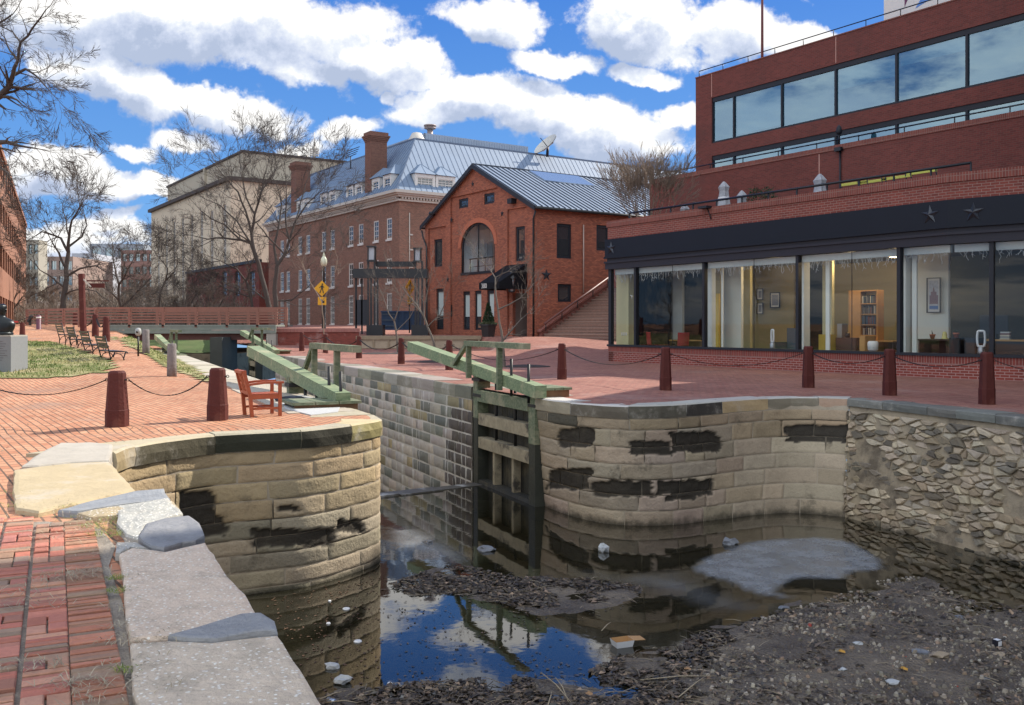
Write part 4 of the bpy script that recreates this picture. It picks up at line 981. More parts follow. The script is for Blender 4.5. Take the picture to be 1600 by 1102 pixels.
# mansard: front slope, side slope, hip
rr = 3.3; ZE = HZ + .28; 
cD = HC - F_h.n * rr - F_h2.n * rr; ZR = EYE + (HY - 217) / F_PX * cD.y
eC = HC + F_h.n * .55 + F_h2.n * .55
eL = F_h.w(HL + .3, .55, 0); eR = F_h2.w(HL2, .55, 0); rL = F_h.w(HL - rr, -rr, 0); rR = F_h2.w(HL2, -rr, 0); eB = F_h.w(HL + .3, -30, 0); rB = F_h.w(HL - rr, -30, 0)
def up(p, z): return Vector((p.x, p.y, z))
mb = MB()
mb.face([up(eL, ZE), up(eC, ZE), up(cD, ZR), up(rL, ZR)]); mb.face([up(eC, ZE), up(eR, ZE), up(rR, ZR), up(cD, ZR)]); mb.face([up(eB, ZE), up(eL, ZE), up(rL, ZR), up(rB, ZR)])
mb.face([up(rL, ZR), up(cD, ZR), up(rR, ZR), up(rB, ZR)]); rf = mb.build('roof', M_roof, ho)
mb = MB()
def seams(mb, e0, e1, r0, r1, ze, zr_, n0=None, w=.035, h=.03, pitch=.5):
    L = (e1 - e0).length; d = (e1 - e0).normalized(); up_ = (up(r0, zr_) - up(e0, ze)); 
    # seams square to the eave, cut by the two hip lines
    ra = (r0 - e0).dot(d); rb_ = (r1 - e0).dot(d); base = (r0 - e0) - d * ra
    k = pitch / 2
    while k < L:
        t = 1.
        if k < ra and ra > 0: t = k / ra
        if k > rb_ and L - rb_ > 0: t = min(t, (L - k) / (L - rb_))
        if t > .03:
            a = up(e0 + d * k, ze); b = up(e0 + d * k + base * t, lerp(ze, zr_, t)); nrm = d.cross((b - a).normalized()); nrm = nrm if nrm.z > 0 else -nrm
            mb.bar(a + nrm * h * .3, b + nrm * h * .3, w, h, up=nrm)
        k += pitch
seams(mb, eL, eC, rL, cD, ZE, ZR, pitch=.55); seams(mb, eC, eR, cD, rR, ZE, ZR, pitch=.55)
mb.bar(up(eC, ZE), up(cD, ZR), .12, .12); mb.bar(up(rL, ZR), up(cD, ZR), .15, .15); mb.bar(up(cD, ZR), up(rR, ZR), .15, .15); mb.build('roof_seam', metal_roof('seam_metal', (.10, .14, .21), metal=0., rough=.6), rf)
# roof screen behind the ridge
F_t = Fr(cD - F_h.n * 2.2 - F_h2.n * 2.2, -BD, -AD); F_t2 = Fr(F_t.p, AD, BD)
zt_ = EYE + (HY - 208) / F_PX * F_t.p.y
mb = MB(); mb.fb(F_t, 0, 11, -.1, 0, ZR - .3, zt_); mb.fb(F_t2, 0, 12, -.1, 0, ZR - .3, zt_ - .0)
for k in range(36): mb.fb(F_t, .1 + k * .3, .14 + k * .3, 0, .04, ZR - .3, zt_ - .1)
for k in range(40): mb.fb(F_t2, .1 + k * .3, .14 + k * .3, 0, .04, ZR - .3, zt_ - .1)
mb.build('roof_screen', metal_roof('screen_metal', (.28, .33, .40), metal=0., rough=.6), ho)
# dormers
def dormer(F, s, w, za, zb, gm, nx, nz):
    mb = MB(); o = .05; h2 = w / 2
    mb.fb(F, s - h2, s - h2 + .22, -.12, o, za, zb); mb.fb(F, s + h2 - .22, s + h2, -.12, o, za, zb); mb.fb(F, s - h2 + .22, s + h2 - .22, -.12, o, zb - .3, zb); mb.fb(F, s - h2 + .22, s + h2 - .22, -.12, o, za, za + .15)
    for sg in (-1, 1):    # cheeks run back into the slope
        a = s + sg * h2; q = [F.w(a, -.12, za), F.w(a, -.12, zb), F.w(a, -2.2, zb)]; q2 = [p_ - F.d * sg * .05 for p_ in q]
        mb.face(q); mb.face(q2[::-1]); mb.face([q[1], q[2], q2[2], q2[1]])
    d = mb.build('dormer', M_white, ho)
    window(d, F, s - h2 + .22, s + h2 - .22, za + .15, zb - .3, nx, nz, M_white, gm, off=-.03, fw=.07, bw=.04)
    mb = MB(); e = .16; zt = zb + .02; ap = F.w(s, -.75, zb + 1.0); bk = F.w(s, -2.6, zb + 1.0)
    A = F.w(s - h2 - e, o + e, zt); B = F.w(s + h2 + e, o + e, zt); C_ = F.w(s + h2 + e, -2.6, zt); D = F.w(s - h2 - e, -2.6, zt)
    mb.face([A, B, ap]); mb.face([B, C_, bk, ap]); mb.face([D, A, ap, bk])
    for a, b in ((A, ap), (B, ap), ((A + B) / 2, ap)): mb.bar(a, b, .04, .05)
    mb.face([A, D, C_, B]); mb.build('dormer_roof', M_roof, d)
zd0, zd1 = ZE + .15, F_h2.hit(676, 274)[1]
F_hd = Fr(F_h.w(0, .1, 0), -BD, -AD); F_hd2 = Fr(F_h2.w(0, .1, 0), AD, BD)
for u in (664, 696): dormer(F_hd2, F_hd2.hit(u, 290)[0], 2.0, zd0, zd1, M_win, 4, 4)
for u in (605.5, 587.5, 561, 547, 520, 506, 478, 468, 444, 436): dormer(F_hd, F_hd.hit(u, 300)[0], 1.55, zd0, zd1, M_win, 2, 4)
# chimneys rise in front of the slope
for (u0, u1, vt, nm) in ((564, 590, 206, 0), (448, 473, 253, 1)):
    s0 = F_hd.hit(u0, 300)[0]; s1 = F_hd.hit(u1, 300)[0]; s0, s1 = min(s0, s1), max(s0, s1); w = 1.25; sm_ = (s0 + s1) / 2; z1 = F_hd.hit((u0 + u1) / 2, vt)[1]
    mb = MB(); hw = w / 2 * (1 if nm == 0 else 1.15); mb.fb(F_hd, sm_ - hw, sm_ + hw, -1.5, .12, ZE - .6, z1 - .9)
    for k in range(4): mb.fb(F_hd, sm_ - hw - .05 - .06 * k, sm_ + hw + .05 + .06 * k, -1.55 - .06 * k, .17 + .06 * k, z1 - .9 + .14 * k, z1 - .76 + .14 * k)
    mb.fb(F_hd, sm_ - hw - .1, sm_ + hw + .1, -1.6, .22, z1 - .34, z1 - .05)
    mb.build('chimney', M_orange if nm == 2 else bricks('chimney_brick_%s' % 'ab'[nm], (.22, .095, .065), (.14, .06, .045), (.2, .13, .10), wear=.4), ho)
# vent pipe, hood, lift dish
mb = MB(); q = P(672, 219, cD.y + 5); zt2 = EYE + (HY - 195) / F_PX * q.y
mb.tube([(q.x, q.y, q.z - 1), (q.x, q.y, zt2 - .45)], .28, 12); mb.lathe((q.x, q.y, zt2 - .5), [(.3, 0), (.55, .1), (.58, .2), (.3, .22), (.3, .3), (.62, .34), (.6, .45), (.2, .5)], 14); mb.build('vent_pipe', plain('rusty_metal', (.30, .24, .22), .6, .3, var=.4, nscale=2, dirt=((.30, .07, .03), .8)), ho)
mb = MB(); q = P(651, 214, cD.y + 1.5); mb.lathe((q.x, q.y, ZR + .05), [(.85, 0), (.8, .1), (.45, .75), (.2, .82)], 14); mb.build('vent_hood', M_cream, ho)
mb = MB()   # conduit on the side wall
for u in (639.5,):
    s = F_h2.hit(u, 360)[0]; mb.tube([F_h2.w(s, .05, 3), F_h2.w(s, .05, HZ - 1.6)], .045, 6)
    for z in (9.2, 7.9, 6.4, 4.8, 3.4): mb.fb(F_h2, s - .05, s + .3, .02, .12, z, z + .12)
mb.build('conduit', M_cream, ho)

# satellite dish on the ridge
q = P(855, 236, 92.); dt = thing('satellite_dish', 'large pale satellite dish standing on the ridge of the grey mansard roof', 'dish', (q.x, q.y, ZR - .3))
mb = MB(); ax = Vector((-.55, -.35, .6)).normalized(); X = ax.cross(Vector((0, 0, 1))).normalized(); Y_ = ax.cross(X); ctr = Vector((q.x, q.y, q.z + .45)); rows_ = []
for i in range(7):
    r = 1.35 * i / 6 + .01; rows_.append([ctr + (X * math.cos(a) + Y_ * math.sin(a)) * r + ax * (.35 * (r / 1.35) ** 2) for a in [k * math.pi / 12 for k in range(25)]])
mb.grid(rows_); mb.grid([[p_ - ax * .05 for p_ in r] for r in rows_[::-1]])
for k in range(6): a = k * math.pi / 3; mb.bar(ctr - ax * .08, ctr - ax * .02 + (X * math.cos(a) + Y_ * math.sin(a)) * 1.32 + ax * .26, .05, .12)
mb.build('dish_bowl', plain('dish_grey', (.55, .53, .48), .6), dt); mb = MB(); mb.tube([(q.x, q.y, ZR - .3), ctr - ax * .1], .14, 8); mb.tube([ctr, ctr + ax * 1.1], .04, 6); mb.build('mount', M_dgrey, dt)
q = P(548, 246, 88.); mb = MB(); mb.tube([(q.x, q.y, q.z - 1.1), (q.x, q.y, q.z + .1)], .05, 6)
for k in range(4): mb.bar((q.x - .5 + .05 * k, q.y, q.z - .1 + .22 * k), (q.x + .55 + .1 * k, q.y, q.z + .35 + .22 * k), .05, .06)
single('roof_antenna', mb, M_dgrey, 'small angled antenna on the grey roof ridge between the two chimneys', 'antenna', (q.x, q.y, q.z - 1.1))

# ================================================================ orange gabled brick building
K = P(839, 507, 55.); K.z = 0
F_g = Fr(K, -BD, -AD); F_gs = Fr(K, AD, BD); GZ = .76
GW = F_g.hit(666.5, 500)[0]; EZ = F_g.hit(841, 322)[1]; GS = 15.5
gb = thing('gabled_brick_house', 'orange brick building with a big arched window, gable and dark awning', 'building', (K.x, K.y, GZ))
AP = (GW / 2, F_g.hit(738, 262)[1])
def gtop(s): return EZ + (AP[1] - EZ) * (1 - abs(s - AP[0]) / AP[0])
def hr(F, u0, u1, v0, v1, uc=None):
    """hole from the four edges of a window seen in perspective"""
    a = F.hit(u1, (v0 + v1) / 2)[0]; b = F.hit(u0, (v0 + v1) / 2)[0]; a, b = min(a, b), max(a, b); um = (u0 + u1) / 2
    return (a, b, F.hit(um, v1)[1], F.hit(um, v0)[1])
g_up = [hr(F_g, 678.5, 691, 374, 417), hr(F_g, 805.5, 820, 354, 408)]
g_at = [hr(F_g, 717, 731.5, 310.5, 325), hr(F_g, 756.5, 772.5, 302, 318.5)]
g_arch = hr(F_g, 720.5, 773, 348, 426)
g_low = [hr(F_g, 723.5, 734, 455.5, 515.5), hr(F_g, 741.5, 752, 454, 515.5), hr(F_g, 761, 772, 453.5, 516), hr(F_g, 681.5, 693, 451, 515)]
g_door = hr(F_g, 801, 827, 458, 524)
g_door = (g_door[0], g_door[1], GZ - .2, g_door[3])
holes = g_up + g_at + [g_arch] + g_low + [g_door]
mb = MB(); panel(mb, F_g, 0, GW, -.3, EZ, holes, depth=.22, top=(gtop, AP[0]))
gs_h = [hr(F_gs, 870, 893, 350, 404), hr(F_gs, 932, 952, 352, 392), hr(F_gs, 871.5, 893, 444, 472)]
panel(mb, F_gs, 0, GS, -.3, EZ, gs_h, depth=.2)
# pilaster strips and corbels, 12 cm proud (piers beside recessed bays)
def pier(s0, s1, z0, z1f, o=.11):
    t0, t1 = (z1f(s0), z1f(s1)) if callable(z1f) else (z1f, z1f)
    mb.fprism(F_g, [(s0, z0), (s1, z0), (s1, t1), (s0, t0)], .0, o)
sA = F_g.hit(820.5, 400)[0]; sB = F_g.hit(795, 400)[0]; sC = F_g.hit(779, 400)[0]; sD = F_g.hit(712, 400)[0]; sE = F_g.hit(702.5, 400)[0]; sF = F_g.hit(670, 400)[0]
corb = F_g.hit(800, 328)[1]
pier(0, sA - .35, -.3, gtop); pier(sB, sC, -.3, gtop); pier(sE - .3, sE + .3, -.3, gtop); pier(GW - .45, GW, -.3, gtop)
mb.fprism(F_g, [(sA - .35, corb), (sB, corb + .05), (sB, gtop(sB)), (sA - .35, gtop(sA - .35))], 0, .11)
mb.fprism(F_g, [(sE + .3, corb - .3), (GW - .45, corb - .3), (GW - .45, gtop(GW - .45)), (sE + .3, gtop(sE + .3))], 0, .11)
zc = F_g.hit(740, 302)[1]; mb.fprism(F_g, [(sC, zc), (sE - .3, zc), (sE - .3, gtop(sE - .3)), (AP[0], AP[1]), (sC, gtop(sC))], 0, .11)
# arch ring and the brick above the arch curve
a0, a1, az0, az1 = g_arch; am = (a0 + a1) / 2; hw = (a1 - a0) / 2; zs = az1 - hw * .75
arcp = [(am - hw * math.cos(t_), zs + hw * .75 * math.sin(t_)) for t_ in [math.pi * k / 16 for k in range(17)]]
for i in range(16):
    (s_, z_), (s2, z2) = arcp[i], arcp[i + 1]; mb.fprism(F_g, [(s_, z_), (s2, z2), (s2, az1 + .001), (s_, az1 + .001)], -.2, -.002)
wall = mb.build('wall', M_orange, gb)
mb = MB()
for i in range(16):
    (s_, z_), (s2, z2) = arcp[i], arcp[i + 1]; o_ = lambda s, z: (am + (s - am) * 1.17, zs + (z - zs) * 1.2)
    mb.fprism(F_g, [(s_, z_), (s2, z2), o_(s2, z2), o_(s_, z_)], -.1, .05)
mb.build('arch_ring', plain('arch_brick', (.42, .13, .07), .85, var=.3, nscale=12, bump=.4, bscale=30), gb)
for h in g_up: window(gb, F_g, *h, 1, 1, M_dgrey, M_win, off=-.1, fw=.16)
for h in g_at: window(gb, F_g, *h, 1, 1, M_dgrey, M_win, off=-.08, fw=.14)
for h in gs_h: window(gb, F_gs, *h, 1, 1, M_dgrey, M_win, off=-.1, fw=.15)
for h in g_low:
    w = window(gb, F_g, *h, 1, 1, M_dgrey, M_win, off=-.12, fw=.13)
    mb = MB(); mb.fb(F_g, h[0] + .13, h[1] - .13, -.137, -.128, lerp(h[2], h[3], .34), h[3] - .22); mb.build('blind', M_blind, w)
    mb = MB(); mb.fprism(F_g, [(lerp(h[0] + .02, h[1] - .02, k / 8), h[3] - .22 + .22 * math.sin(math.pi * k / 8)) for k in range(9)], -.1, -.06); mb.build('arched_head', M_dgrey, w)
# arched balcony window: frame follows the arch; glazed, with a railing and white lobby behind
mb = MB(); mb.tube([F_g.w(s, -.08, z) for s, z in [(a0 + .06, az0 + .05)] + [(am + (s - am) * .95, zs + (z - zs) * .95) for s, z in arcp] + [(a1 - .06, az0 + .05)]], .07, 4); mb.fb(F_g, a0, a1, -.16, .06, az0 - .1, az0 + .06); mb.fb(F_g, am - .03, am + .03, -.12, -.06, az0, az1 - .1)
aw = mb.build('arched_window', M_dgrey, gb)
mb = MB(); mb.face([F_g.w(a0, -.1, az0), F_g.w(a1, -.1, az0)] + [F_g.w(s, -.1, z) for s, z in arcp[::-1]]); mb.build('pane', glass('balcony_glass', (.85, .9, .92), 1.), aw)
mb = MB(); zr_ = az0 + 1.0
for k in range(5): s = lerp(a0 + .2, a1 - .2, k / 4); mb.fb(F_g, s - .02, s + .02, -.62, -.58, az0, zr_)
mb.fb(F_g, a0 + .1, a1 - .1, -.63, -.57, zr_ - .04, zr_ + .03); mb.fb(F_g, a0 + .1, a1 - .1, -.62, -.58, az0 + .45, az0 + .49); mb.build('railing', M_black, aw)
mb = MB(); mb.fb(F_g, a0 - .3, a1 + .3, -2.6, -2.5, az0 - .3, az1 + .5); mb.fb(F_g, a0 - .4, a0 - .3, -2.5, -.23, az0 - .3, az1 + .5); mb.fb(F_g, a1 + .3, a1 + .4, -2.5, -.23, az0 - .3, az1 + .5); mb.fb(F_g, a0 - .3, a1 + .3, -2.5, -.23, az0 - .3, az0 - .01); mb.build('lobby_wall', plain('lobby_white', (.75, .76, .77), .7), aw)
mb = MB(); mb.fb(F_g, a0 + .25, a0 + .75, -2.4, -2.2, az0, az1 - .9); mb.build('curtain', plain('yellow_panel', (.62, .60, .05), .7), aw)
mb = MB(); mb.fb(F_g, am - .2, am + .9, -2.45, -2.3, az0, az1 - 1.2); mb.fb(F_g, a1 - .75, a1 - .1, -2.3, -2.0, az0, az1 - 1.0); mb.build('partition', plain('lobby_grey', (.3, .3, .32), .7), aw)
# door in its porch
dz = g_door
mb = MB(); mb.fb(F_g, dz[0], dz[1], -1.3, -1.2, GZ, dz[3]); mb.fb(F_g, dz[0] - .1, dz[0], -1.2, -.2, GZ - .2, dz[3]); mb.fb(F_g, dz[1], dz[1] + .1, -1.2, -.2, GZ - .2, dz[3]); mb.fb(F_g, dz[0], dz[1], -1.2, -.2, dz[3], dz[3] + .1); mb.build('porch', plain('porch_plaster', (.20, .15, .13), .8), gb)
dm = (dz[0] + dz[1]) / 2
mb = MB(); mb.fb(F_g, dz[0] + .1, dm - .05, -1.15, -1.05, GZ, GZ + 2.3); dr = mb.build('door', plain('door_paint', (.42, .33, .27), .6), gb)
mb = MB(); mb.face([F_g.w(dz[0] + .22, -1.04, GZ + .9), F_g.w(dm - .17, -1.04, GZ + .9), F_g.w(dm - .17, -1.04, GZ + 2.15), F_g.w(dz[0] + .22, -1.04, GZ + 2.15)]); mb.build('pane', M_win, dr)
mb = MB(); mb.fb(F_g, dm + .1, dz[1] - .1, -1.15, -1.0, GZ, GZ + 2.6); mb.build('side_light', plain('steel_frame', (.30, .31, .32), .4, .5), gb)
mb = MB(); mb.fb(F_g, dz[0] + .3, dz[0] + .55, -1.03, -1.02, GZ + 1.75, GZ + 2.05); mb.build('paper_notice', M_white, dr)
# roof
mb = MB(); ov = .35; eo = .3; zo = .12
def rp(s, o, z): return F_g.w(s, o, z)
sl_ = (AP[1] - EZ) / AP[0]
e1 = [rp(-eo, ov, EZ - eo * sl_), rp(-eo, -GS - .3, EZ - eo * sl_)]; rg = [rp(AP[0], ov, AP[1]), rp(AP[0], -GS - .3, AP[1])]; e2 = [rp(GW + eo, ov, EZ - eo * sl_), rp(GW + eo, -GS - .3, EZ - eo * sl_)]
for A, B in ((e1, rg), (rg, e2)):
    u_ = Vector((0, 0, zo)); mb.face([A[0] + u_, A[1] + u_, B[1] + u_, B[0] + u_]); mb.face([A[1], A[0], B[0], B[1]]); mb.face([A[0], A[0] + u_, B[0] + u_, B[0]])
gr = mb.build('roof', M_roofd, gb)
mb = MB(); n_ = int(GS / .43)
for k in range(n_ + 1):
    o = ov - .1 - k * .43; a = rp(-eo, o, EZ - eo * sl_ + zo); b = rp(AP[0], o, AP[1] + zo); mb.bar(a, b, .045, .10)
    c = rp(GW + eo, o, EZ - eo * sl_ + zo); mb.bar(c, b, .045, .10)
mb.bar(rg[0] + Vector((0, 0, zo)), rg[1] + Vector((0, 0, zo)), .18, .1); mb.build('roof_seam', plain('dark_seam', (.045, .055, .075), .4, .5), gr)
mb = MB(); dn = Vector((0, 0, -.16)); pr = Vector(F_g.n) * .05
for A, B in ((e1[0], rg[0]), (rg[0], e2[0])):
    q = [A, B]; mb.hexa([A + dn, B + dn, B + dn + pr, A + dn + pr, A + Vector((0, 0, .14)), B + Vector((0, 0, .14)), B + Vector((0, 0, .14)) + pr, A + Vector((0, 0, .14)) + pr])
mb.tube([e1[0] + Vector((0, 0, .02)), e1[1] + Vector((0, 0, .02))], .09, 6)
mb.tube([e2[0] + Vector((0, 0, .02)), e2[1] + Vector((0, 0, .02))], .09, 6); mb.build('gutter', M_black, gr)
mb = MB(); mb.tube([F_g.w(-.2, .25, EZ - .3), F_g.w(.1, .2, EZ - .75), F_g.w(.12, .18, EZ - 1.1), F_g.w(.12, .18, GZ)], .055, 8); mb.build('downpipe', M_black, gb)
mb = MB(); mb.tube([F_g.w(GW + .25, .25, EZ - .3), F_g.w(GW + .15, .2, EZ - .8), F_g.w(GW - .35, .2, EZ - 1.5), F_g.w(GW - .35, .18, GZ)], .055, 8); mb.build('downpipe', M_black, gb)
# skylight strip high on the roof
def on_roof(f, o, lift=.0): return rp(lerp(AP[0], -eo, f), o, lerp(AP[1], EZ - eo * sl_, f) + zo + lift)
mb = MB()
q = [on_roof(.04, -4.0, .1), on_roof(.04, -8.2, .1), on_roof(.30, -8.2, .1), on_roof(.30, -4.0, .1)]; mb.hexa([p_ - Vector((0, 0, .1)) for p_ in q] + q); mb.build('skylight', glass('skylight_glass', (.3, .4, .5), 1.2, body=(.2, .26, .34), bodyf=.9, gcol=(.8, .85, .95)), gr)
# small things fixed to the walls
mb = MB()
def star(mb, F, s, z, r, o=.02, th=.06, tips=5):
    pts = [(s + (r if k % 2 == 0 else r * .4) * math.sin(math.pi * k / tips), z + (r if k % 2 == 0 else r * .4) * math.cos(math.pi * k / tips)) for k in range(2 * tips)]
    c = F.w(s, o + th, z)
    for k in range(2 * tips):
        a, b = pts[k], pts[(k + 1) % (2 * tips)]; mb.face([F.w(a[0], o, a[1]), F.w(b[0], o, b[1]), c]); mb.face([F.w(b[0], o, b[1]), F.w(a[0], o, a[1]), F.w(s, o - .02, z)])
for u, v in ((707.5, 344), (702, 437), (741, 288), (787, 334)): s, z = F_g.hit(u, v); mb = MB(); star(mb, F_g, s, z, .22, .12); mb.build('wall_star', M_dgrey, gb)
mb = MB(); s, z = F_gs.hit(853.5, 430); star(mb, F_gs, s, z, .38); mb.build('wall_star', M_dgrey, gb)
mb = MB(); s, z = F_g.hit(703.5, 486); mb.fb(F_g, s - .28, s + .28, .01, .08, z - .4, z + .4); mb.build('wall_plaque', M_black, gb)
mb = MB(); s, z = F_g.hit(805, 316); mb.fb(F_g, s - .3, s + .15, .11, .5, z - .12, z + .18); mb.build('floodlight', M_black, gb)
mb = MB(); s, z = F_g.hit(681, 336); mb.tube([F_g.w(s, .12, z), F_g.w(s, .5, z + .1)], .12, 8); mb.build('floodlight', M_black, gb)
mb = MB(); s = F_gs.hit(911, 400)[0]; mb.tube([F_gs.w(s, .05, 3.4), F_gs.w(s, .05, EZ - .9)], .04, 6); mb.build('conduit', plain('conduit_tan', (.42, .33, .28), .6), gb)
# awning
at = thing('door_awning', 'black sloping fabric awning with the number 380 over the porch door', 'awning', tuple(F_g.w(2., .2, 4.)))
q0, q1 = F_g.hit(826, 412), F_g.hit(796, 418)
sA0 = F_g.hit(826, 440)[0]; sA1 = F_g.hit(793, 440)[0]; zt_a = q0[1]; zf = zt_a - 1.15; D_ = 2.1
a = F_g.w(sA0, .12, zt_a); b = F_g.w(sA1, .12, zt_a); c = F_g.w(sA1, D_, zf); d = F_g.w(sA0, D_, zf); dv = Vector((0, 0, -.4))
mb = MB(); mb.face([d, c, b, a][::-1]); mb.face([a, b, c, d][::-1]); mb.face([c, d, d + dv, c + dv]); mb.face([c + dv, d + dv, d, c])
for A, B in ((b, c), (a, d)): lo_ = Vector((A.x, A.y, zf - .4)); mb.face([A, B, B + dv, lo_]); mb.face([lo_, B + dv, B, A])
mb.build('awning_cover', plain('black_canvas', (.008, .010, .016), .7, var=.2, bump=.2), at)
def textmesh(txt, size):
    cu = bpy.data.curves.new('t', 'FONT'); cu.body = txt; cu.size = size; cu.align_x = 'CENTER'; cu.align_y = 'CENTER'; cu.extrude = .004
    ob = bpy.data.objects.new('t', cu); SC.collection.objects.link(ob); dg = bpy.context.evaluated_depsgraph_get(); me = bpy.data.meshes.new_from_object(ob.evaluated_get(dg))
    vs = [v.co.copy() for v in me.vertices]; fs = [tuple(p.vertices) for p in me.polygons]; bpy.data.objects.remove(ob); bpy.data.curves.remove(cu); bpy.data.meshes.remove(me); return vs, fs
def addtext(mb, txt, size, org, xd, yd, nd, lift=.01):
    vs, fs = textmesh(txt, size); b_ = len(mb.v); mb.v.extend([org + xd * v.x + yd * v.y + nd * (v.z + lift) for v in vs])
    for f in fs: mb.f.append(tuple(b_ + i for i in f)); mb.uv.append(None); mb.c.append(None); mb.m.append(0); mb.sm.append(False)
mb = MB(); addtext(mb, '380', .42, c.lerp(d, .27) + Vector((0, 0, -.2)) , -F_g.d, Vector((0, 0, 1)), F_g.n, .02)
mb.build('house_number', M_white, at)
# lantern hung beside the porch
q = F_g.hit(823, 448); lp = F_g.w(q[0], 1.1, 0); lz = F_g.hit(823, 458)[1]
lt_ = thing('wall_lantern', 'large black and glass lantern hanging beside the awning', 'lantern', (lp.x, lp.y, lz))
mb = MB(); mb.lathe((lp.x, lp.y, lz), [(.16, 0), (.2, .06), (.2, .1)], 6, sm=False); mb.lathe((lp.x, lp.y, lz + .85), [(.34, 0), (.3, .08), (.1, .3), (.05, .42)], 6, sm=False)
for k in range(6): a_ = k * math.pi / 3; mb.bar((lp.x + .19 * math.cos(a_), lp.y + .19 * math.sin(a_), lz + .08), (lp.x + .3 * math.cos(a_), lp.y + .3 * math.sin(a_), lz + .87), .03, .03)
mb.tube([(lp.x, lp.y, lz + 1.2), F_g.w(q[0], .1, lz + 1.25)], .025, 6); mb.build('lantern_frame', M_black, lt_)
mb = MB(); mb.lathe((lp.x, lp.y, lz + .1), [(.17, 0), (.27, .75)], 6, sm=False); mb.build('lantern_glass', glass('lantern_pane', (.6, .65, .68), 3., body=(.4, .45, .48), bodyf=.4), lt_)

# ================================================================ outdoor stair between the houses
NS = 17; RH = .174; TR = .30
sw = thing('brick_stair', 'wide brown brick stair climbing beside the orange house', 'stairs', tuple(F_gs.w(0, .3, GZ)))
M_stair = bricks('stair_brick', (.24, .12, .085), (.17, .09, .07), (.28, .22, .18), bw=.075, bh=.11, ms=.010, off=0., bump=.4, wear=.4)
M_nose = bricks('stair_tread', (.30, .17, .125), (.22, .13, .10), (.36, .28, .23), bw=.075, bh=.3, ms=.008, off=0., bump=.3, wear=.4)
s_in = .55; mb = MB(); mb2 = MB()
for k in range(NS):
    a = s_in * 0 + .25 + k * TR; mb.fb(F_gs, a + .012, a + TR * (1 if k < NS - 1 else 14), .35, 14, (GZ - .1 if k == 0 else GZ + (k - 1) * RH) + .002 * (k % 2), GZ + (k + 1) * RH - .045)
    mb2.fb(F_gs, a - .02, a + TR * (1 if k < NS - 1 else 14) + .01, .35, 14, GZ + (k + 1) * RH - .045, GZ + (k + 1) * RH)
mb.build('riser', M_stair, sw); mb2.build('tread', M_nose, sw)
mb = MB(); c0 = .1; c1 = .25 + NS * TR
mb.fprism(F_gs, [(c0, -.3), (c1, -.3), (c1, GZ + NS * RH + .25), (c0, GZ + .25)], .08, .35); mb.fprism(F_gs, [(c0 - .1, GZ + .25), (c1, GZ + NS * RH + .3), (c1, GZ + NS * RH + .42), (c0 - .1, GZ + .37)], .04, .41)
mb.build('cheek_wall', M_red, sw)
mb = MB(); mb.tube([F_gs.w(c0, .62, GZ + .75), F_gs.w(c1 - .3, .62, GZ + NS * RH + .68)], .06, 8); mb.build('handrail', plain('handrail_red', (.13, .05, .045), .5), sw)
mb = MB()
for k in range(5): t_ = .02 + k * .24; s = lerp(c0, c1 - .3, t_); z = lerp(GZ + .75, GZ + NS * RH + .68, t_); mb.tube([F_gs.w(s, .62, z - .5), F_gs.w(s, .62, z)], .03, 6)
mb.build('rail_post', M_black, sw)
# landing wall and iron railing at the head of the stair
mb = MB(); F_l = Fr(F_gs.w(c1 + 3.2, 0, 0), BD, -AD); zl = GZ + NS * RH
mb.fb(F_l, .1, 14, -.3, 0, zl - .5, zl + 1.4); mb.build('landing_wall', M_red, sw)
mb = MB()
for k in range(24): mb.fb(F_l, .2 + k * .17, .23 + k * .17, .3, .33, zl + 1.0, zl + 2.4)
mb.fb(F_l, .15, 4.4, .29, .34, zl + 2.4, zl + 2.45); mb.fb(F_l, .15, 4.4, .29, .34, zl + 1.1, zl + 1.14); mb.build('iron_railing', M_black, sw)
# ================================================================ brick office with glazed ground floor (right)
OA = G(951, 564.6); OA.z = 0
F_o = Fr(OA, BD, -AD)
sC_ = F_o.hit(1482.5, 500)[0]; OC = F_o.w(sC_, 0, 0)
D2 = (P(1600, 507, 24.2) - OC); D2.z = 0; D2.normalize(); F_o2 = Fr(OC, D2)
if F_o2.n.y > 0: F_o2 = Fr(OC, D2, -F_o2.n)
Z_SIL = .66; Z_HD = 3.68; Z_F0 = 4.14; Z_F1 = 4.88; Z_PT = 5.6
of = thing('brick_office', 'dark red brick office with stepped terraces, ribbon windows and a glazed ground floor', 'building', tuple(F_o.w(7, 0, 0)))
L2 = 12.
def band(mb, o0, o1, z0, z1, a0=0, l2=L2):
    """strip following both fronts, o0 inner, o1 outer"""
    def mitre(o):
        n1, n2 = F_o.n, F_o2.n; k = o / (1 + n1.dot(n2)); return OC + (n1 + n2) * k
    q = [F_o.w(a0, o1, 0), mitre(o1), F_o2.w(l2, o1, 0)]; r = [F_o.w(a0, o0, 0), mitre(o0), F_o2.w(l2, o0, 0)]
    mb.prism([(p_.x, p_.y) for p_ in r[::-1]][::-1] + [(p_.x, p_.y) for p_ in q[::-1]], z0, z1)
mb = MB(); band(mb, -.35, 0, -.3, Z_SIL - .27, 0); pl = mb.build('plinth', M_redp, of)
mb = MB(); band(mb, -.35, .012, Z_SIL - .27, Z_SIL - .06, -.01); mb.build('plinth_cap', bricks('rowlock_brick', (.26, .06, .045), (.18, .045, .036), (.33, .2, .17), bw=.078, bh=.4, ms=.008, off=0.), of)
mb = MB(); band(mb, -.2, .06, Z_SIL - .06, Z_SIL + .02, -.05); mb.build('window_sill', M_dgrey, of)
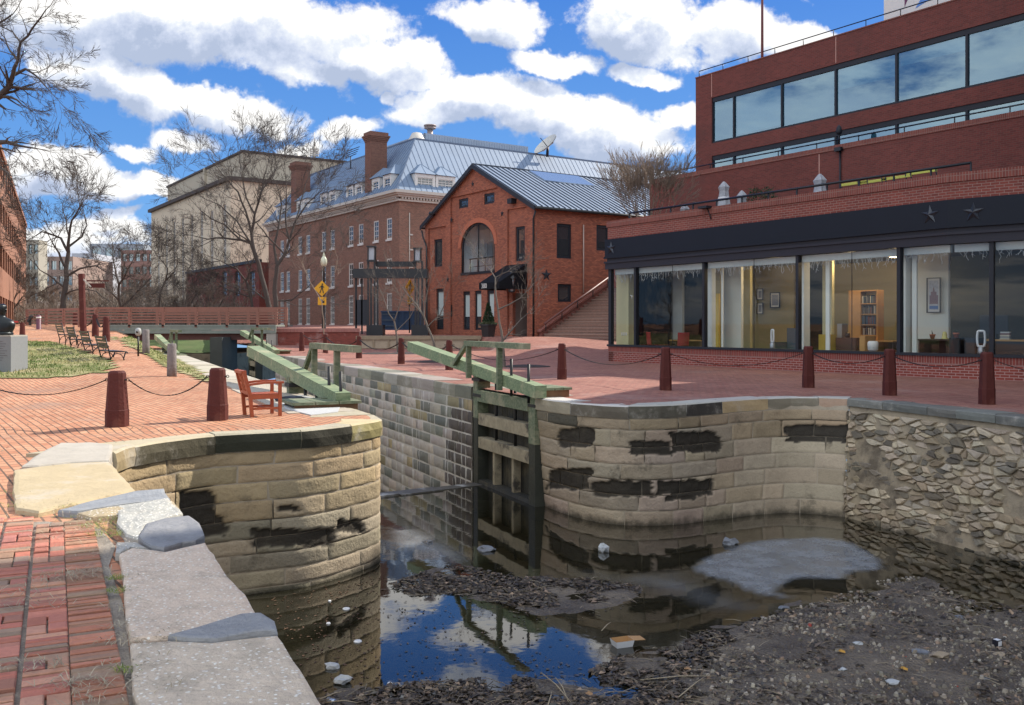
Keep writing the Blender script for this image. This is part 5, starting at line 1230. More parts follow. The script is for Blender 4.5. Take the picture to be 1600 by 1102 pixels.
mb = MB(); band(mb, -.3, .10, Z_HD, Z_HD + .24, -.1); band(mb, -.3, .16, Z_HD + .24, Z_HD + .31, -.12); band(mb, -.3, .04, Z_HD + .31, Z_F0 - .02, -.05); mb.build('window_head', plain('head_grey', (.022, .021, .03), .5, spec=.3), of)
mb = MB(); band(mb, -.3, .10, Z_F0, Z_F1, -.12); band(mb, -.2, .14, Z_F0 - .03, Z_F0 + .05, -.14); mb.build('fascia', M_navy, of)
mb = MB(); band(mb, -.35, .05, Z_F1, Z_PT - .24, 0); mb.build('parapet', M_red, of)
mb = MB(); band(mb, -.38, .10, Z_PT - .24, Z_PT, -.02); mb.build('parapet_cap', M_soldier, of)
M_star = plain('star_metal', (.06, .065, .075), .35, .6)
for u, v, F in ((955, 388, F_o), (1453, 336, F_o), (1521, 332, F_o2)): mb = MB(); s, z = F.hit(u, v, .1); star(mb, F, s, z, .28, .11, .08); mb.build('wall_star', M_star, of)
# end wall facing the stair
F_oe = Fr(OA, AD, -BD)
mb = MB(); mb.fb(F_oe, .0, 9.5, -.3, -.001, -.3, Z_SIL); mb.fb(F_oe, .35, 9.5, -.3, -.001, Z_F1, Z_PT); mb.build('end_wall', M_red, of)
mb = MB(); mb.fb(F_oe, .9, 9.5, -.3, -.002, Z_SIL, Z_F1); mb.fb(F_oe, .0, .9, -.3, .05, Z_F0, Z_F1); mb.build('end_panel', M_navy, of)
# terrace deck
def deck_poly(o_in, a0=0.):
    return [F_o.w(a0, -.3, 0), OC - (F_o.n + F_o2.n) * .16, F_o2.w(L2, -.3, 0), F_o2.w(L2, -10.4, 0), F_o.w(a0, -10.4, 0)]
mb = MB(); q = deck_poly(0); mb.prism([(p_.x, p_.y) for p_ in q], Z_F1 - .25, Z_F1 - .1); mb.build('terrace_deck', M_conc, of)
# glazing: mullions and panes
uS = [951.5, 963, 992, 1099, 1245.5, 1404, 1482.5]; ms = [F_o.hit(u, 480)[0] for u in uS]
mb = MB()
mb.fb(F_o, -.02, .14, -.16, .0, Z_SIL, Z_HD)
for s in ms[2:6]: mb.fb(F_o, s - .055, s + .055, -.16, .01, Z_SIL + .02, Z_HD)
sx = F_o2.hit(1549, 480)[0]; s2 = [sx, sx + 3.2, sx + 6.4]
for s in s2: mb.fb(F_o2, s - .055, s + .055, -.16, .01, Z_SIL + .02, Z_HD)
mb.build('mullion', M_dgrey, of)
edges = [.14] + [s for s in ms[2:6]] + [sC_]
for a, b in zip(edges, edges[1:]):
    mb = MB(); mb.face([F_o.w(a + .05, -.08, Z_SIL), F_o.w(b - (.05 if b < sC_ else 0), -.08, Z_SIL), F_o.w(b - (.05 if b < sC_ else 0), -.08, Z_HD), F_o.w(a + .05, -.08, Z_HD)]); mb.build('pane', M_shop, of)
    if b - a > 2:   # inner butt joint of two sheets
        mb = MB(); c_ = lerp(a, b, .55); mb.fb(F_o, c_ - .006, c_ + .006, -.09, -.07, Z_SIL, Z_HD); mb.build('glass_joint', M_dgrey, of)
for a, b in zip([0] + s2, s2):
    mb = MB(); mb.face([F_o2.w(a + .03, -.08, Z_SIL), F_o2.w(b - .05, -.08, Z_SIL), F_o2.w(b - .05, -.08, Z_HD), F_o2.w(a + .03, -.08, Z_HD)]); mb.build('pane', M_shop, of)
# white roller blind pelmets and the icicle lights under them
mb = MB()
for a, b in zip(edges, edges[1:]): mb.fb(F_o, a + .06, b - .07, -.30, -.17, Z_HD - .22, Z_HD - .01)
mb.fb(F_o2, .1, s2[0] - .07, -.30, -.17, Z_HD - .22, Z_HD - .01); mb.fb(F_o2, s2[0] + .07, s2[1] - .07, -.3, -.17, Z_HD - .22, Z_HD - .01); mb.build('blind_pelmet', plain('pelmet_white', (.50, .54, .53), .6), of)
rnd = random.Random(12)
for F, a, b in [(F_o, edges[i], edges[i + 1]) for i in range(5)] + [(F_o2, .1, s2[0]), (F_o2, s2[0], s2[1])]:
    mb = MB(); s = a + .12
    while s < b - .12:
        n = rnd.choice((1, 1, 2, 3)); q = F.w(s, -.14, Z_HD - .2); pts = [q]
        for _ in range(n + 1): q = q + F.d * rnd.uniform(-.06, .06) + Vector((0, 0, -rnd.uniform(.05, .11))); pts.append(q)
        mb.tube(pts, .007, 3); 
        if rnd.random() < .5: mb.tube([pts[-2], pts[-2] + F.d * rnd.choice((-.08, .08)) + Vector((0, 0, -.05))], .006, 3)
        s += rnd.uniform(.05, .13)
    k_ = 'icicle_lights'; pos = F.w((a + b) / 2, -.14, Z_HD - .2)
    single(k_, mb, plain('icicle_white', (.55, .56, .55), .5), '%s string of white icicle lights inside the office window' % ['narrow leftmost', 'second from left', 'third, by the blue chair bay,', 'fourth, above the bookcase,', 'fifth, above the framed tower print,', 'sixth, past the corner,', 'rightmost'][len([o for o in SC.objects if o.name.startswith(k_)])], 'string lights', pos, 'icicle lights along the office windows')
# ---- interior
M_iw = plain('room_white', (.68, .70, .64), .8, var=.04); M_iy = plain('room_yellow', (.55, .50, .28), .8, var=.04); M_ib = plain('room_olive', (.30, .25, .12), .8, var=.06); M_flr = plain('room_floor', (.10, .08, .06), .7); M_ceil = plain('room_ceiling', (.20, .20, .19), .8); M_dark = plain('room_dark', (.05, .055, .05), .8)
mb = MB(); q = [F_o.w(.05, -.2, 0), OC - (F_o.n + F_o2.n) * .14, F_o2.w(L2, -.2, 0), F_o2.w(L2, -7, 0), F_o.w(.05, -7.3, 0)]; mb.prism([(p_.x, p_.y) for p_ in q], .05, .12); mb.build('room_floor', M_flr, of)
mb = MB(); mb.prism([(p_.x, p_.y) for p_ in q], Z_HD + .05, Z_HD + .12); mb.build('room_ceiling', M_ceil, of)
def ip(u, off): return F_o.hit(u, 480, off)[0]
mb = MB(); mb.fb(F_o, .35, 30, -7.4, -7.2, .1, Z_HD + .05); mb.build('room_wall', M_iw, of)
def wallp(u0, u1, off, m, th=.12, z1=Z_HD + .05, nm='partition'):
    mb = MB(); mb.fb(F_o, ip(u0, off), ip(u1, off), off - th, off, .12, z1); return mb.build(nm, m, of)
wallp(963, 982, -.55, M_iy, .5, nm='column'); wallp(994, 1066, -3.2, M_iw); wallp(1066, 1100, -5.2, M_dark)
wallp(1112, 1125, -1.2, M_ib, .1); wallp(1108, 1123, -1.0, plain('door_yellow', (.55, .38, .06), .6), .08, 2.6, 'door'); wallp(1128, 1158, -1.6, M_iw); wallp(1158, 1172, -2.4, M_iy); wallp(1172, 1240, -4.4, M_ib)
wallp(1247, 1256, -.4, M_iw, .3, nm='column'); wallp(1285, 1300, -1.6, M_iy); wallp(1300, 1410, -5.4, M_ib); wallp(1256, 1285, -6.4, M_dark)
wallp(1404, 1415, -.4, M_iw, .3, nm='column'); wallp(1434, 1482, -2.6, M_iw); wallp(1482, 1640, -5.2, M_dark)
wallp(1290, 1296, -.5, M_iw, .05, nm='pole'); wallp(1425, 1432, -.5, M_iw, .05, nm='pole'); wallp(1127, 1129.5, -.5, M_iw, .05, nm='pole'); wallp(1104, 1112, -.35, M_iw, .2, nm='column')
def IB(name, u0, u1, v0, v1, off, th, m, lab, cat, group=None, parts=None):
    """a boxy thing in the room, placed on a plane behind the glass"""
    a, zb = F_o.hit(u0, v1, off); b, zt = F_o.hit(u1, v0, off); return a, b, zb, zt
def frame_pic(u0, u1, v0, v1, off, art, lab, border=.05):
    a = F_o.hit(u0, 480, off)[0]; b = F_o.hit(u1, 480, off)[0]; um = (u0 + u1) / 2; zb = F_o.hit(um, v1, off)[1]; zt = F_o.hit(um, v0, off)[1]
    t_ = thing('framed_picture', lab, 'picture', tuple(F_o.w((a + b) / 2, off, zb)), 0, 'framed pictures in the office')
    mb = MB(); e = .03
    for x0, x1, y0, y1 in ((a, b, zb, zb + e), (a, b, zt - e, zt), (a, a + e, zb + e, zt - e), (b - e, b, zb + e, zt - e)): mb.fb(F_o, x0, x1, off, off + .04, y0, y1)
    mb.build('frame', M_black, t_); mb = MB(); mb.fb(F_o, a + e, b - e, off, off + .012, zb + e, zt - e); mb.build('mount', M_white, t_)
    mb = MB()
    if art == 'band': mb.fb(F_o, a + e + .06, b - e - .06, off + .012, off + .016, zb + .1, zt - .1)
    else: mb.fb(F_o, a + border + .03, b - border - .03, off + .012, off + .016, zb + border + .04, zt - border - .04)
    col = {'band': (.10, .16, .18), 'grey': (.25, .26, .3), 'tower': (.45, .47, .52)}[art]; mb.build('print', plain('print_' + art, col, .6, var=.5, nscale=14), t_)
    if art == 'tower':
        mb = MB(); c_ = (a + b) / 2; w_ = (b - a); mb.fb(F_o, c_ - w_ * .3, c_ + w_ * .3, off + .016, off + .019, zb + .12, lerp(zb, zt, .2)); mb.build('print_water', plain('print_blue', (.05, .16, .42), .6), t_)
        mb = MB(); pts = [(-.3, .25), (-.3, .5), (-.2, .5), (-.2, .6), (-.08, .6), (0, .75), (.08, .6), (.2, .6), (.2, .5), (.3, .5), (.3, .25)]; mb.fprism(F_o, [(c_ + p_[0] * w_, lerp(zb, zt, p_[1])) for p_ in pts], off + .016, off + .02); mb.build('print_building', plain('print_mauve', (.20, .12, .16), .6, var=.5, nscale=40), t_)
frame_pic(1003, 1034, 464, 481, -3.19, 'band', 'wide black framed seascape on the wall above the red chairs')
frame_pic(1064, 1073, 467, 477, -5.1, 'grey', 'small dark square picture on the shaded wall')
frame_pic(1183, 1193, 451, 469, -4.3, 'grey', 'upper of two small upright framed prints')
frame_pic(1183, 1193, 473, 491, -4.3, 'grey', 'lower of two small upright framed prints')
frame_pic(1204, 1219, 457, 481, -4.3, 'grey', 'pale framed print right of the two small ones')
frame_pic(1448.5, 1470.5, 434, 489, -2.5, 'tower', 'tall framed print of a tiered building over blue')
M_redc = plain('red_fabric', (.34, .012, .03), .7, var=.15); M_wood = plain('honey_wood', (.45, .24, .07), .5, var=.2, nscale=4); M_dw = plain('walnut_wood', (.07, .035, .03), .5, var=.2)
def office_chair(u, v, off, rz, lab):
    s, z = F_o.hit(u, v, off); p_ = F_o.w(s, off, .12)
    t_ = thing('office_chair', lab, 'chair', tuple(p_), rz, 'red office chairs')
    mb = MB(); mb.box(-.24, .24, -.24, .24, .44, .52); mb.build('seat', M_redc, t_, True)
    mb = MB(); mb.grid([[Vector((x * .24, .22 + .05 * (1 - x * x) + .1 * (zz - .55), zz)) for x in (-1, -.5, 0, .5, 1)] for zz in (.55, .8, 1.05)]); mb.grid([[Vector((x * .24, .18 + .05 * (1 - x * x) + .1 * (zz - .55), zz)) for x in (1, .5, 0, -.5, -1)] for zz in (.55, .8, 1.05)]); mb.build('backrest', M_redc, t_, True)
    mb = MB(); mb.tube([(0, 0, .06), (0, 0, .44)], .03, 8)
    for k in range(5): a = k * 1.2566; mb.tube([(0, 0, .08), (.28 * math.cos(a), .28 * math.sin(a), .04)], .02, 6)
    mb.tube([(-.25, .1, .45), (-.28, .1, .68), (-.28, -.15, .68)], .018, 6); mb.tube([(.25, .1, .45), (.28, .1, .68), (.28, -.15, .68)], .018, 6); mb.build('base', M_black, t_, True)
office_chair(1022, 520, -1.5, R(100), 'red swivel chair seen from the side, left of a pair'); office_chair(1063, 520, -1.1, R(200), 'red swivel chair with its back to the glass, right of a pair')
def desk(u0, u1, off, dep, zt, m, lab, name='desk'):
    a, b = ip(u0, off), ip(u1, off); t_ = thing(name, lab, 'desk', tuple(F_o.w((a + b) / 2, off - dep / 2, .12)))
    mb = MB(); mb.fb(F_o, a, b, off - dep, off, zt - .04, zt); mb.build('desk_top', m, t_)
    mb = MB(); mb.fb(F_o, a, a + .04, off - dep + .02, off - .02, .12, zt - .04); mb.fb(F_o, b - .04, b, off - dep + .02, off - .02, .12, zt - .04); mb.fb(F_o, a + .04, b - .04, off - dep + .03, off - dep + .06, .35, zt - .04); mb.build('side_panel', M_dw, t_)
desk(1045, 1095, -2.2, .8, .86, M_wood, 'pale topped desk behind the red chairs'); desk(1326, 1395, -2.6, .8, .95, M_wood, 'honey wood desk below the bookcase'); desk(1434, 1484, -1.2, .7, 1.05, M_dw, 'dark walnut sideboard under the tower print', 'sideboard')
def bx(name, u0, u1, z0, z1, off, dep, m, lab, cat, parts=()):
    a, b = ip(u0, off), ip(u1, off); mb = MB(); c_ = F_o.w((a + b) / 2, off - dep / 2, z0)
    t_ = thing(name, lab, cat, tuple(c_)); mb.fb(F_o, a, b, off - dep, off, z0, z1); mb.build('body', m, t_)
    mb = MB(); mb.fb(F_o, a + .015, b - .015, off, off + .015, z0 + .04, (z0 + z1) / 2 - .01); mb.fb(F_o, a + .015, b - .015, off, off + .015, (z0 + z1) / 2 + .01, z1 - .02); mb.build('drawer_front', m, t_)
    return t_
bx('yellow_cabinet', 1279, 1291, .12, 1.15, -1.0, .5, plain('cabinet_yellow', (.50, .36, .06), .6), 'yellow cabinet left of the white pole', 'cabinet'); bx('wood_cabinet', 1343, 1352, .12, 1.12, -.9, .5, M_wood, 'narrow honey wood cabinet right of the black one', 'cabinet')
bx('black_cabinet', 1306, 1338, .12, 1.05, -1.4, .5, M_dw, 'dark low cabinet carrying the coffee maker', 'cabinet'); bx('black_cabinet', 1483, 1500, .12, 1.1, -1.2, .5, M_black, 'black cabinet just past the corner joint', 'cabinet'); bx('black_cabinet', 1507, 1524, .12, 1.1, -1.0, .5, M_black, 'black cabinet behind the loop shaped fan', 'cabinet')
# bookcase
a, b = ip(1326, -2.9), ip(1371, -2.9); c_ = lerp(a, b, .42); t_ = thing('bookcase', 'tall honey wood bookcase full of books', 'bookcase', tuple(F_o.w((a + b) / 2, -3.1, .12)))
mb = MB(); mb.fb(F_o, a, c_, -3.25, -2.9, .12, 2.62); mb.fb(F_o, b - .04, b, -3.25, -2.9, .12, 2.62); mb.fb(F_o, c_, b - .04, -3.25, -3.2, .12, 2.62); mb.fb(F_o, c_, b - .04, -3.2, -2.9, 2.58, 2.62); mb.build('case', M_wood, t_)
mb = MB(); zz = [1.1, 1.45, 1.8, 2.15]
for z in zz: mb.fb(F_o, c_, b - .04, -3.2, -2.92, z, z + .03)
mb.build('shelf', M_wood, t_)
rnd = random.Random(2); BK = [(.06, .05, .05), (.12, .12, .12), (.5, .48, .42), (.15, .05, .04), (.05, .08, .12)]
mb = MB()
for z in zz:
    s = c_ + .02
    while s < b - .1: w = rnd.uniform(.025, .05); mb.fb(F_o, s, s + w - .004, -3.15, -2.96, z + .03, z + .03 + rnd.uniform(.2, .29), col=rnd.choice(BK)); s += w * (1 if rnd.random() < .9 else 2)
o_ = mb.build('books', attr('book_covers', rough=.6, var=.1, bump=0), base=F_o.w((c_ + b) / 2, -3.05, 1.13)); tag(o_, 'rows of dark and pale books on the bookcase shelves', 'books', kind='stuff')
# white ribbed lamp, two bladeless fans, pots
s, z = F_o.hit(1364, 545, -.35); c_ = F_o.w(s, -.35, Z_SIL + .02)
mb = MB(); mb.lathe(c_, [(.10, 0), (.145, .04), (.155, .2), (.15, .26), (.12, .30), (.1, .3)], 20); single('ribbed_stool', mb, plain('ceramic_white', (.70, .70, .67), .5, bump=.8, bscale=28), 'small white dimpled drum lamp on the sill', 'lamp', c_)
def fan(F, s, off, h, w, lab):
    c_ = F.w(s, off, Z_SIL + .02); t_ = thing('bladeless_fan', lab, 'fan', tuple(c_), 0, 'bladeless fans on the window sill'); mb = MB(); mb.lathe(c_, [(.085, 0), (.09, .02), (.085, .16), (.06, .2)], 16); mb.build('fan_base', plain('fan_silver', (.35, .36, .38), .35, .7), t_)
    mb = MB(); pts = []
    for k in range(20): a_ = 2 * math.pi * k / 20; sg = max(-1, min(1, 1.6 * math.sin(a_))); pts.append(c_ + F.d * (w * math.cos(a_)) + Vector((0, 0, .2 + h / 2 + h / 2 * sg)))
    mb.tube(pts, .032, 8, closed=True); mb.build('fan_loop', plain('fan_white', (.62, .63, .63), .35), t_)
fan(F_o, F_o.hit(1207, 530, -.3)[0], -.3, .42, .05, 'slim white bladeless fan by the blue chair'); fan(F_o2, F_o2.hit(1533, 530, -.3)[0], -.3, .42, .10, 'wide white bladeless fan at the right end of the windows')
def pot(F, u, off, z, lab, kind):
    s = F.hit(u, 500, off)[0]; c_ = F.w(s, off, z); t_ = thing('potted_plant', lab, 'potted plant', tuple(c_), 0, 'pots on the sideboard'); mb = MB(); mb.lathe(c_, [(.05, 0), (.075, .1), (.085, .1), (.085, .14), (.07, .14)], 14); mb.build('pot', plain('terracotta', (.42, .14, .07), .8), t_)
    mb = MB(); rn = random.Random(int(u))
    for k in range(7 if kind else 3): a_ = rn.uniform(0, 6.28); r_ = .09 if kind else .02; mb.tube([c_ + Vector((0, 0, .13)), c_ + Vector((math.cos(a_) * r_, math.sin(a_) * r_, .13 + rn.uniform(.07, .13)))], [.02, .005], 4)
    mb.build('foliage', plain('dark_leaf', (.03, .05, .03), .7), t_)
pot(F_o, 1457, -1.4, 1.05, 'terracotta pot with one short stem on the sideboard', 0); pot(F_o2, 1494, -1.2, 1.1, 'terracotta pot with spiky plant just past the corner', 1)
s = F_o.hit(1476, 500, -1.4)[0]; c_ = F_o.w(s, -1.4, 1.05); mb = MB(); mb.lathe(c_, [(.10, 0), (.11, .02), (.07, .04), (.07, .12), (.05, .2), (.03, .22)], 14); single('yellow_lamp', mb, plain('lamp_yellow', (.62, .58, .22), .5), 'small pale yellow bell shaped lamp on the sideboard', 'lamp', c_)
# coffee maker, sofa, desk monitor, stacked books, bird ornament
s = ip(1316, -1.6); t_ = thing('coffee_maker', 'silver and black coffee maker on the dark cabinet', 'coffee maker', tuple(F_o.w(s, -1.6, 1.05))); mb = MB(); mb.fb(F_o, s - .12, s + .06, -1.8, -1.5, 1.05, 1.5); mb.build('body', plain('brushed_steel', (.4, .4, .4), .35, .7), t_); mb = MB(); mb.lathe(F_o.w(s + .2, -1.6, 1.05), [(.07, 0), (.09, .06), (.06, .17)], 12); mb.build('jug', M_black, t_)
a, b = ip(1209, -1.8), ip(1240, -1.8); t_ = thing('blue_armchair', 'slate blue upholstered chair behind the slim fan', 'armchair', tuple(F_o.w((a + b) / 2, -2.1, .12))); Mb_ = plain('slate_fabric', (.05, .09, .12), .8, var=.2)
mb = MB(); mb.fb(F_o, a, b, -2.5, -1.8, .3, .62); mb.build('seat', Mb_, t_); mb = MB(); mb.fb(F_o, a, b, -2.7, -2.5, .3, 1.35); mb.build('backrest', Mb_, t_); mb = MB(); mb.fb(F_o, a - .1, a, -2.6, -1.8, .12, .85); mb.fb(F_o, b, b + .1, -2.6, -1.8, .12, .85); mb.build('armrest', Mb_, t_)
a = F_o2.hit(1531, 500, -2.6)[0]; t_ = thing('computer_monitor', 'black computer monitor on the far desk', 'monitor', tuple(F_o2.w(a + .35, -2.6, 1.05))); mb = MB(); mb.fb(F_o2, a, a + .75, -2.62, -2.58, 1.2, 1.75); mb.build('screen', M_black, t_); mb = MB(); mb.fb(F_o2, a + .3, a + .45, -2.7, -2.55, 1.05, 1.2); mb.build('stand', M_black, t_)
a = F_o2.hit(1510, 500, -1.9)[0]; t_ = thing('work_desk', 'long black desk with a pale top edge at the right end', 'desk', tuple(F_o2.w(a + 2, -2.2, .12))); mb = MB(); mb.fb(F_o2, a, a + 5, -2.9, -1.9, 1.0, 1.05); mb.build('desk_top', M_wood, t_); mb = MB(); mb.fb(F_o2, a + .05, a + 5, -2.8, -1.95, .12, 1.0); mb.build('side_panel', M_black, t_)
rnd = random.Random(3)
a = F_o2.hit(1571, 500, -2.1)[0]
for k in range(5): mb = MB(); mb.fb(F_o2, a - .12 + rnd.uniform(-.02, .02), a + .12, -2.2, -2.02, 1.051 + k * .045, 1.09 + k * .045); single('stacked_book', mb, plain('book_%s' % 'abcde'[k], [(.5, .45, .35), (.3, .3, .3), (.55, .5, .4), (.2, .1, .1), (.5, .5, .48)][k], .7), ['bottom', 'second', 'middle', 'fourth', 'top'][k] + ' book of the pile on the far desk', 'book', F_o2.w(a, -2.1, 1.051 + k * .045), 'books piled on the far desk')
s, z = F_o.hit(985, 463, -.05); mb = MB(); c_ = F_o.w(s, -.13, z); mb.tube([c_ + F_o.d * -.1 + Vector((0, 0, .05)), c_, c_ + F_o.d * .0 + Vector((0, 0, -.13))], [.008, .02, .006], 6); mb.tube([c_ + F_o.d * .05 + Vector((0, 0, .02)), c_, c_ + F_o.d * -.08 + Vector((0, 0, .04))], [.006, .016, .005], 6); single('bird_ornament', mb, M_white, 'small white bird shaped ornament hung in the leftmost window', 'ornament', c_)
mb = MB()
for u in (970.5, 973.7, 977): s, z = F_o.hit(u, 522, -.5); mb.fb(F_o, s - .03, s + .03, -.55, -.54, z - .06, z + .06)
mb.build('light_switch', M_white, of)
# recessed ceiling lights that are on, with their light
for u, v, off in ((1211, 413, -2.2), (1327, 405, -2.0), (1397, 408, -3.0)):
    s, z = F_o.hit(u, v, off); s = F_o.hit(u, 480, off)[0]; c_ = F_o.w(s, off, Z_HD + .0)
    t_ = thing('ceiling_light', {1211: 'round warm ceiling light over the blue chair bay', 1327: 'round warm ceiling light over the bookcase', 1397: 'round warm ceiling light deep in the office left of the thick mullion'}[u], 'ceiling light', tuple(c_), 0, 'warm ceiling lights')
    mb = MB(); mb.lathe(c_, [(.17, -.02), (.2, .04), (.2, .05)], 16); mb.build('rim', M_white, t_); mb = MB(); mb.lathe(c_ + Vector((0, 0, -.025)), [(.15, 0), (.15, .004)], 16); mb.build('lens', plain('lamp_lens', (1, .8, .5), .5, emit=((1, .62, .28), 9.)), t_)
    ld = bpy.data.lights.new('bulb', 'POINT'); ld.energy = 26; ld.color = (1, .72, .4); ld.shadow_soft_size = .15; lo_ = bpy.data.objects.new('bulb', ld); SC.collection.objects.link(lo_); lo_.parent = t_; lo_.location = (0, 0, -.12)
# ---- second tier and the tall block
F_t2_ = Fr(F_o.w(0, -9.2, 0), BD, -AD)
def tz(u, v, F): return F.hit(u, v)[1]
z2t = tz(1087, 268, F_t2_)
a_l = F_t2_.hit(1015, 300)[0]
mb = MB(); mb.fb(F_t2_, a_l, 34, -.35, 0, Z_F1 - .2, z2t - .22); mb.build('terrace_wall', M_red2, of)
mb = MB(); mb.fb(F_t2_, a_l, 34, -.38, .04, z2t - .22, z2t); mb.build('terrace_wall_cap', M_soldier, of)
mb = MB(); mb.fb(F_t2_, a_l, 34, -1.5, -.35, z2t - 1.1, z2t - .95); mb.build('upper_deck', M_conc, of)
F_b = Fr(F_o.w(0, -10.6, 0), BD, -AD); s_b = F_b.hit(1087, 200)[0]
z_top = tz(1087, 121.4, F_b)
def zb(u, v): return F_b.hit(u, v)[1]
w1t, w1b = zb(1112, 153), zb(1112, 224.5); w2t = zb(1115, 243.5)
s_w = F_b.hit(1112, 200)[0]
L3 = 36.
mb = MB(); panel(mb, F_b, s_b, s_b + L3, z2t - 1.2, z_top - .05, [(s_w, s_b + L3 - .6, w1b, w1t), (s_w, s_b + L3 - .6, z2t - 1.0, w2t)], depth=.28)
for p4 in ([(s_b, 0), (s_b, -14)],): mb.face([F_b.w(s_b, 0, z2t - 1.2), F_b.w(s_b, 0, z_top - .05), F_b.w(s_b, -14, z_top - .05), F_b.w(s_b, -14, z2t - 1.2)])
mb.face([F_b.w(s_b + L3, 0, -.3), F_b.w(s_b + L3, -14, -.3), F_b.w(s_b + L3, -14, z_top), F_b.w(s_b + L3, 0, z_top)])
mb.face([F_b.w(s_b, -.0, z_top - .05), F_b.w(s_b + L3, -.0, z_top - .05), F_b.w(s_b + L3, -14, z_top - .05), F_b.w(s_b, -14, z_top - .05)])
mb.face([F_b.w(s_b, -14, 3), F_b.w(s_b, -14, z_top), F_b.w(s_b + L3, -14, z_top), F_b.w(s_b + L3, -14, 3)]); mb.build('upper_wall', M_red2, of)
mb = MB(); mb.fb(F_b, s_b - .02, s_b + L3, -.3, .03, z_top - .049, z_top + .0); mb.build('wall_cap', M_soldier, of)
muS = [1145, 1220, 1304, 1399, 1509]; mS = [s_w] + [F_b.hit(u, 180)[0] for u in muS]; dlt = mS[-1] - mS[-2]
while mS[-1] + dlt < s_b + L3 - .6: mS.append(mS[-1] + dlt)
rnd = random.Random(6)
for za, zz_, key in ((w1b, w1t, 'u'), (z2t - 1.0, w2t, 'l')):
    for i, (a, b) in enumerate(zip(mS, mS[1:])):
        mb = MB(); w = .05; mb.fb(F_b, a, a + w, -.2, -.05, za, zz_); mb.fb(F_b, b - w, b, -.2, -.05, za, zz_); mb.fb(F_b, a + w, b - w, -.2, -.05, zz_ - .22, zz_); mb.fb(F_b, a + w, b - w, -.2, -.05, za, za + .09); fr_w = mb.build('window', M_dgrey, of)
        mb = MB(); mb.face([F_b.w(a + w, -.12, za + .09), F_b.w(b - w, -.12, za + .09), F_b.w(b - w, -.12, zz_ - .22), F_b.w(a + w, -.12, zz_ - .22)]); mb.build('pane', M_winb, fr_w)
        drop = {('u', 1): .88, ('u', 3): .42, ('u', 4): .25}.get((key, i), .9 if key == 'l' and i in (1, 2, 3, 4) else 0)
        if drop: mb = MB(); mb.fb(F_b, a + w + .02, b - w - .02, -.30, -.27, lerp(zz_ - .22, za, drop), zz_ - .22); mb.build('blind', plain('teal_blind', (.30, .52, .54), .8), fr_w)
mb = MB(); mb.fb(F_b, s_w, s_b + L3, -1.5, -1.45, z2t - 1, w1t); mb.build('room_back', plain('dim_room', (.10, .16, .2), .8), of)
M_rail = plain('rail_black', (.015, .017, .022), .4, .3)
# rails: each run is its own thing
def rail(F, s0, s1, off, z, hgt, lab, npost, r=.03):
    t_ = thing('metal_railing', lab, 'railing', tuple(F.w((s0 + s1) / 2, off, z - hgt)))
    mb = MB(); mb.tube([F.w(s0, off, z), F.w(s1, off, z)], r, 8)
    if hgt > .5: mb.tube([F.w(s0, off, z - hgt * .45), F.w(s1, off, z - hgt * .45)], r * .8, 6)
    mb.build('top_rail', M_rail, t_); mb = MB()
    for k in range(npost + 1): s = lerp(s0, s1, k / npost); mb.tube([F.w(s, off, z - hgt), F.w(s, off, z)], r * .8, 6)
    mb.build('post', M_rail, t_)
rail(F_b, s_b + .1, s_b + L3, -.15, z_top + .32, .35, 'thin dark railing along the roof edge of the tall block', 22, .025)
rail(F_t2_, a_l, 34, -.15, z2t + .25, .27, 'thin black railing on the middle terrace wall', 20, .03)
rail(F_o, .4, sC_ + .2, -.75, Z_PT + .35, 1.0, 'black double railing behind the lowest parapet', 12, .04)
# flue on the middle terrace edge and cracks of pale mortar
mb = MB(); s, z = F_t2_.hit(1304, 205); mb.tube([F_t2_.w(s, -.3, z2t), F_t2_.w(s, -.3, z2t + .75)], .05, 8); mb.lathe(F_t2_.w(s, -.3, z2t + .5), [(.09, 0), (.14, .1), (.1, .3), (.02, .4)], 10); mb.build('vent_stub', M_dgrey, of)
mb = MB(); s, z = F_t2_.hit(1314, 250); mb.tube([F_t2_.w(s, .06, z2t - .15), F_t2_.w(s, .06, Z_F1)], .035, 6); mb.fb(F_t2_, s - .2, s + .12, 0, .2, z2t - .3, z2t - .14); mb.build('downpipe', M_rail, of)
mb = MB()
for u in (1112, 1306): s = F_b.hit(u, 100)[0]; mb.fb(F_b, s - .02, s + .02, 0, .006, w1t + .05, z_top - .05)
s = F_t2_.hit(1280, 280)[0]; mb.fb(F_t2_, s - .025, s + .025, 0, .006, Z_F1, z2t - .25); mb.build('movement_joint', plain('joint_pink', (.45, .25, .2), .8), of)
mb = MB(); s, z = F_o.hit(1105, 325, .1); mb.fb(F_o, s - .22, s + .2, .06, .35, z - .03, z + .05); mb.tube([F_o.w(s, .12, z), F_o.w(s + .1, .1, z - .2), F_o.w(s + .16, .08, z - .42)], .02, 6); mb.build('floodlight', M_dgrey, of)
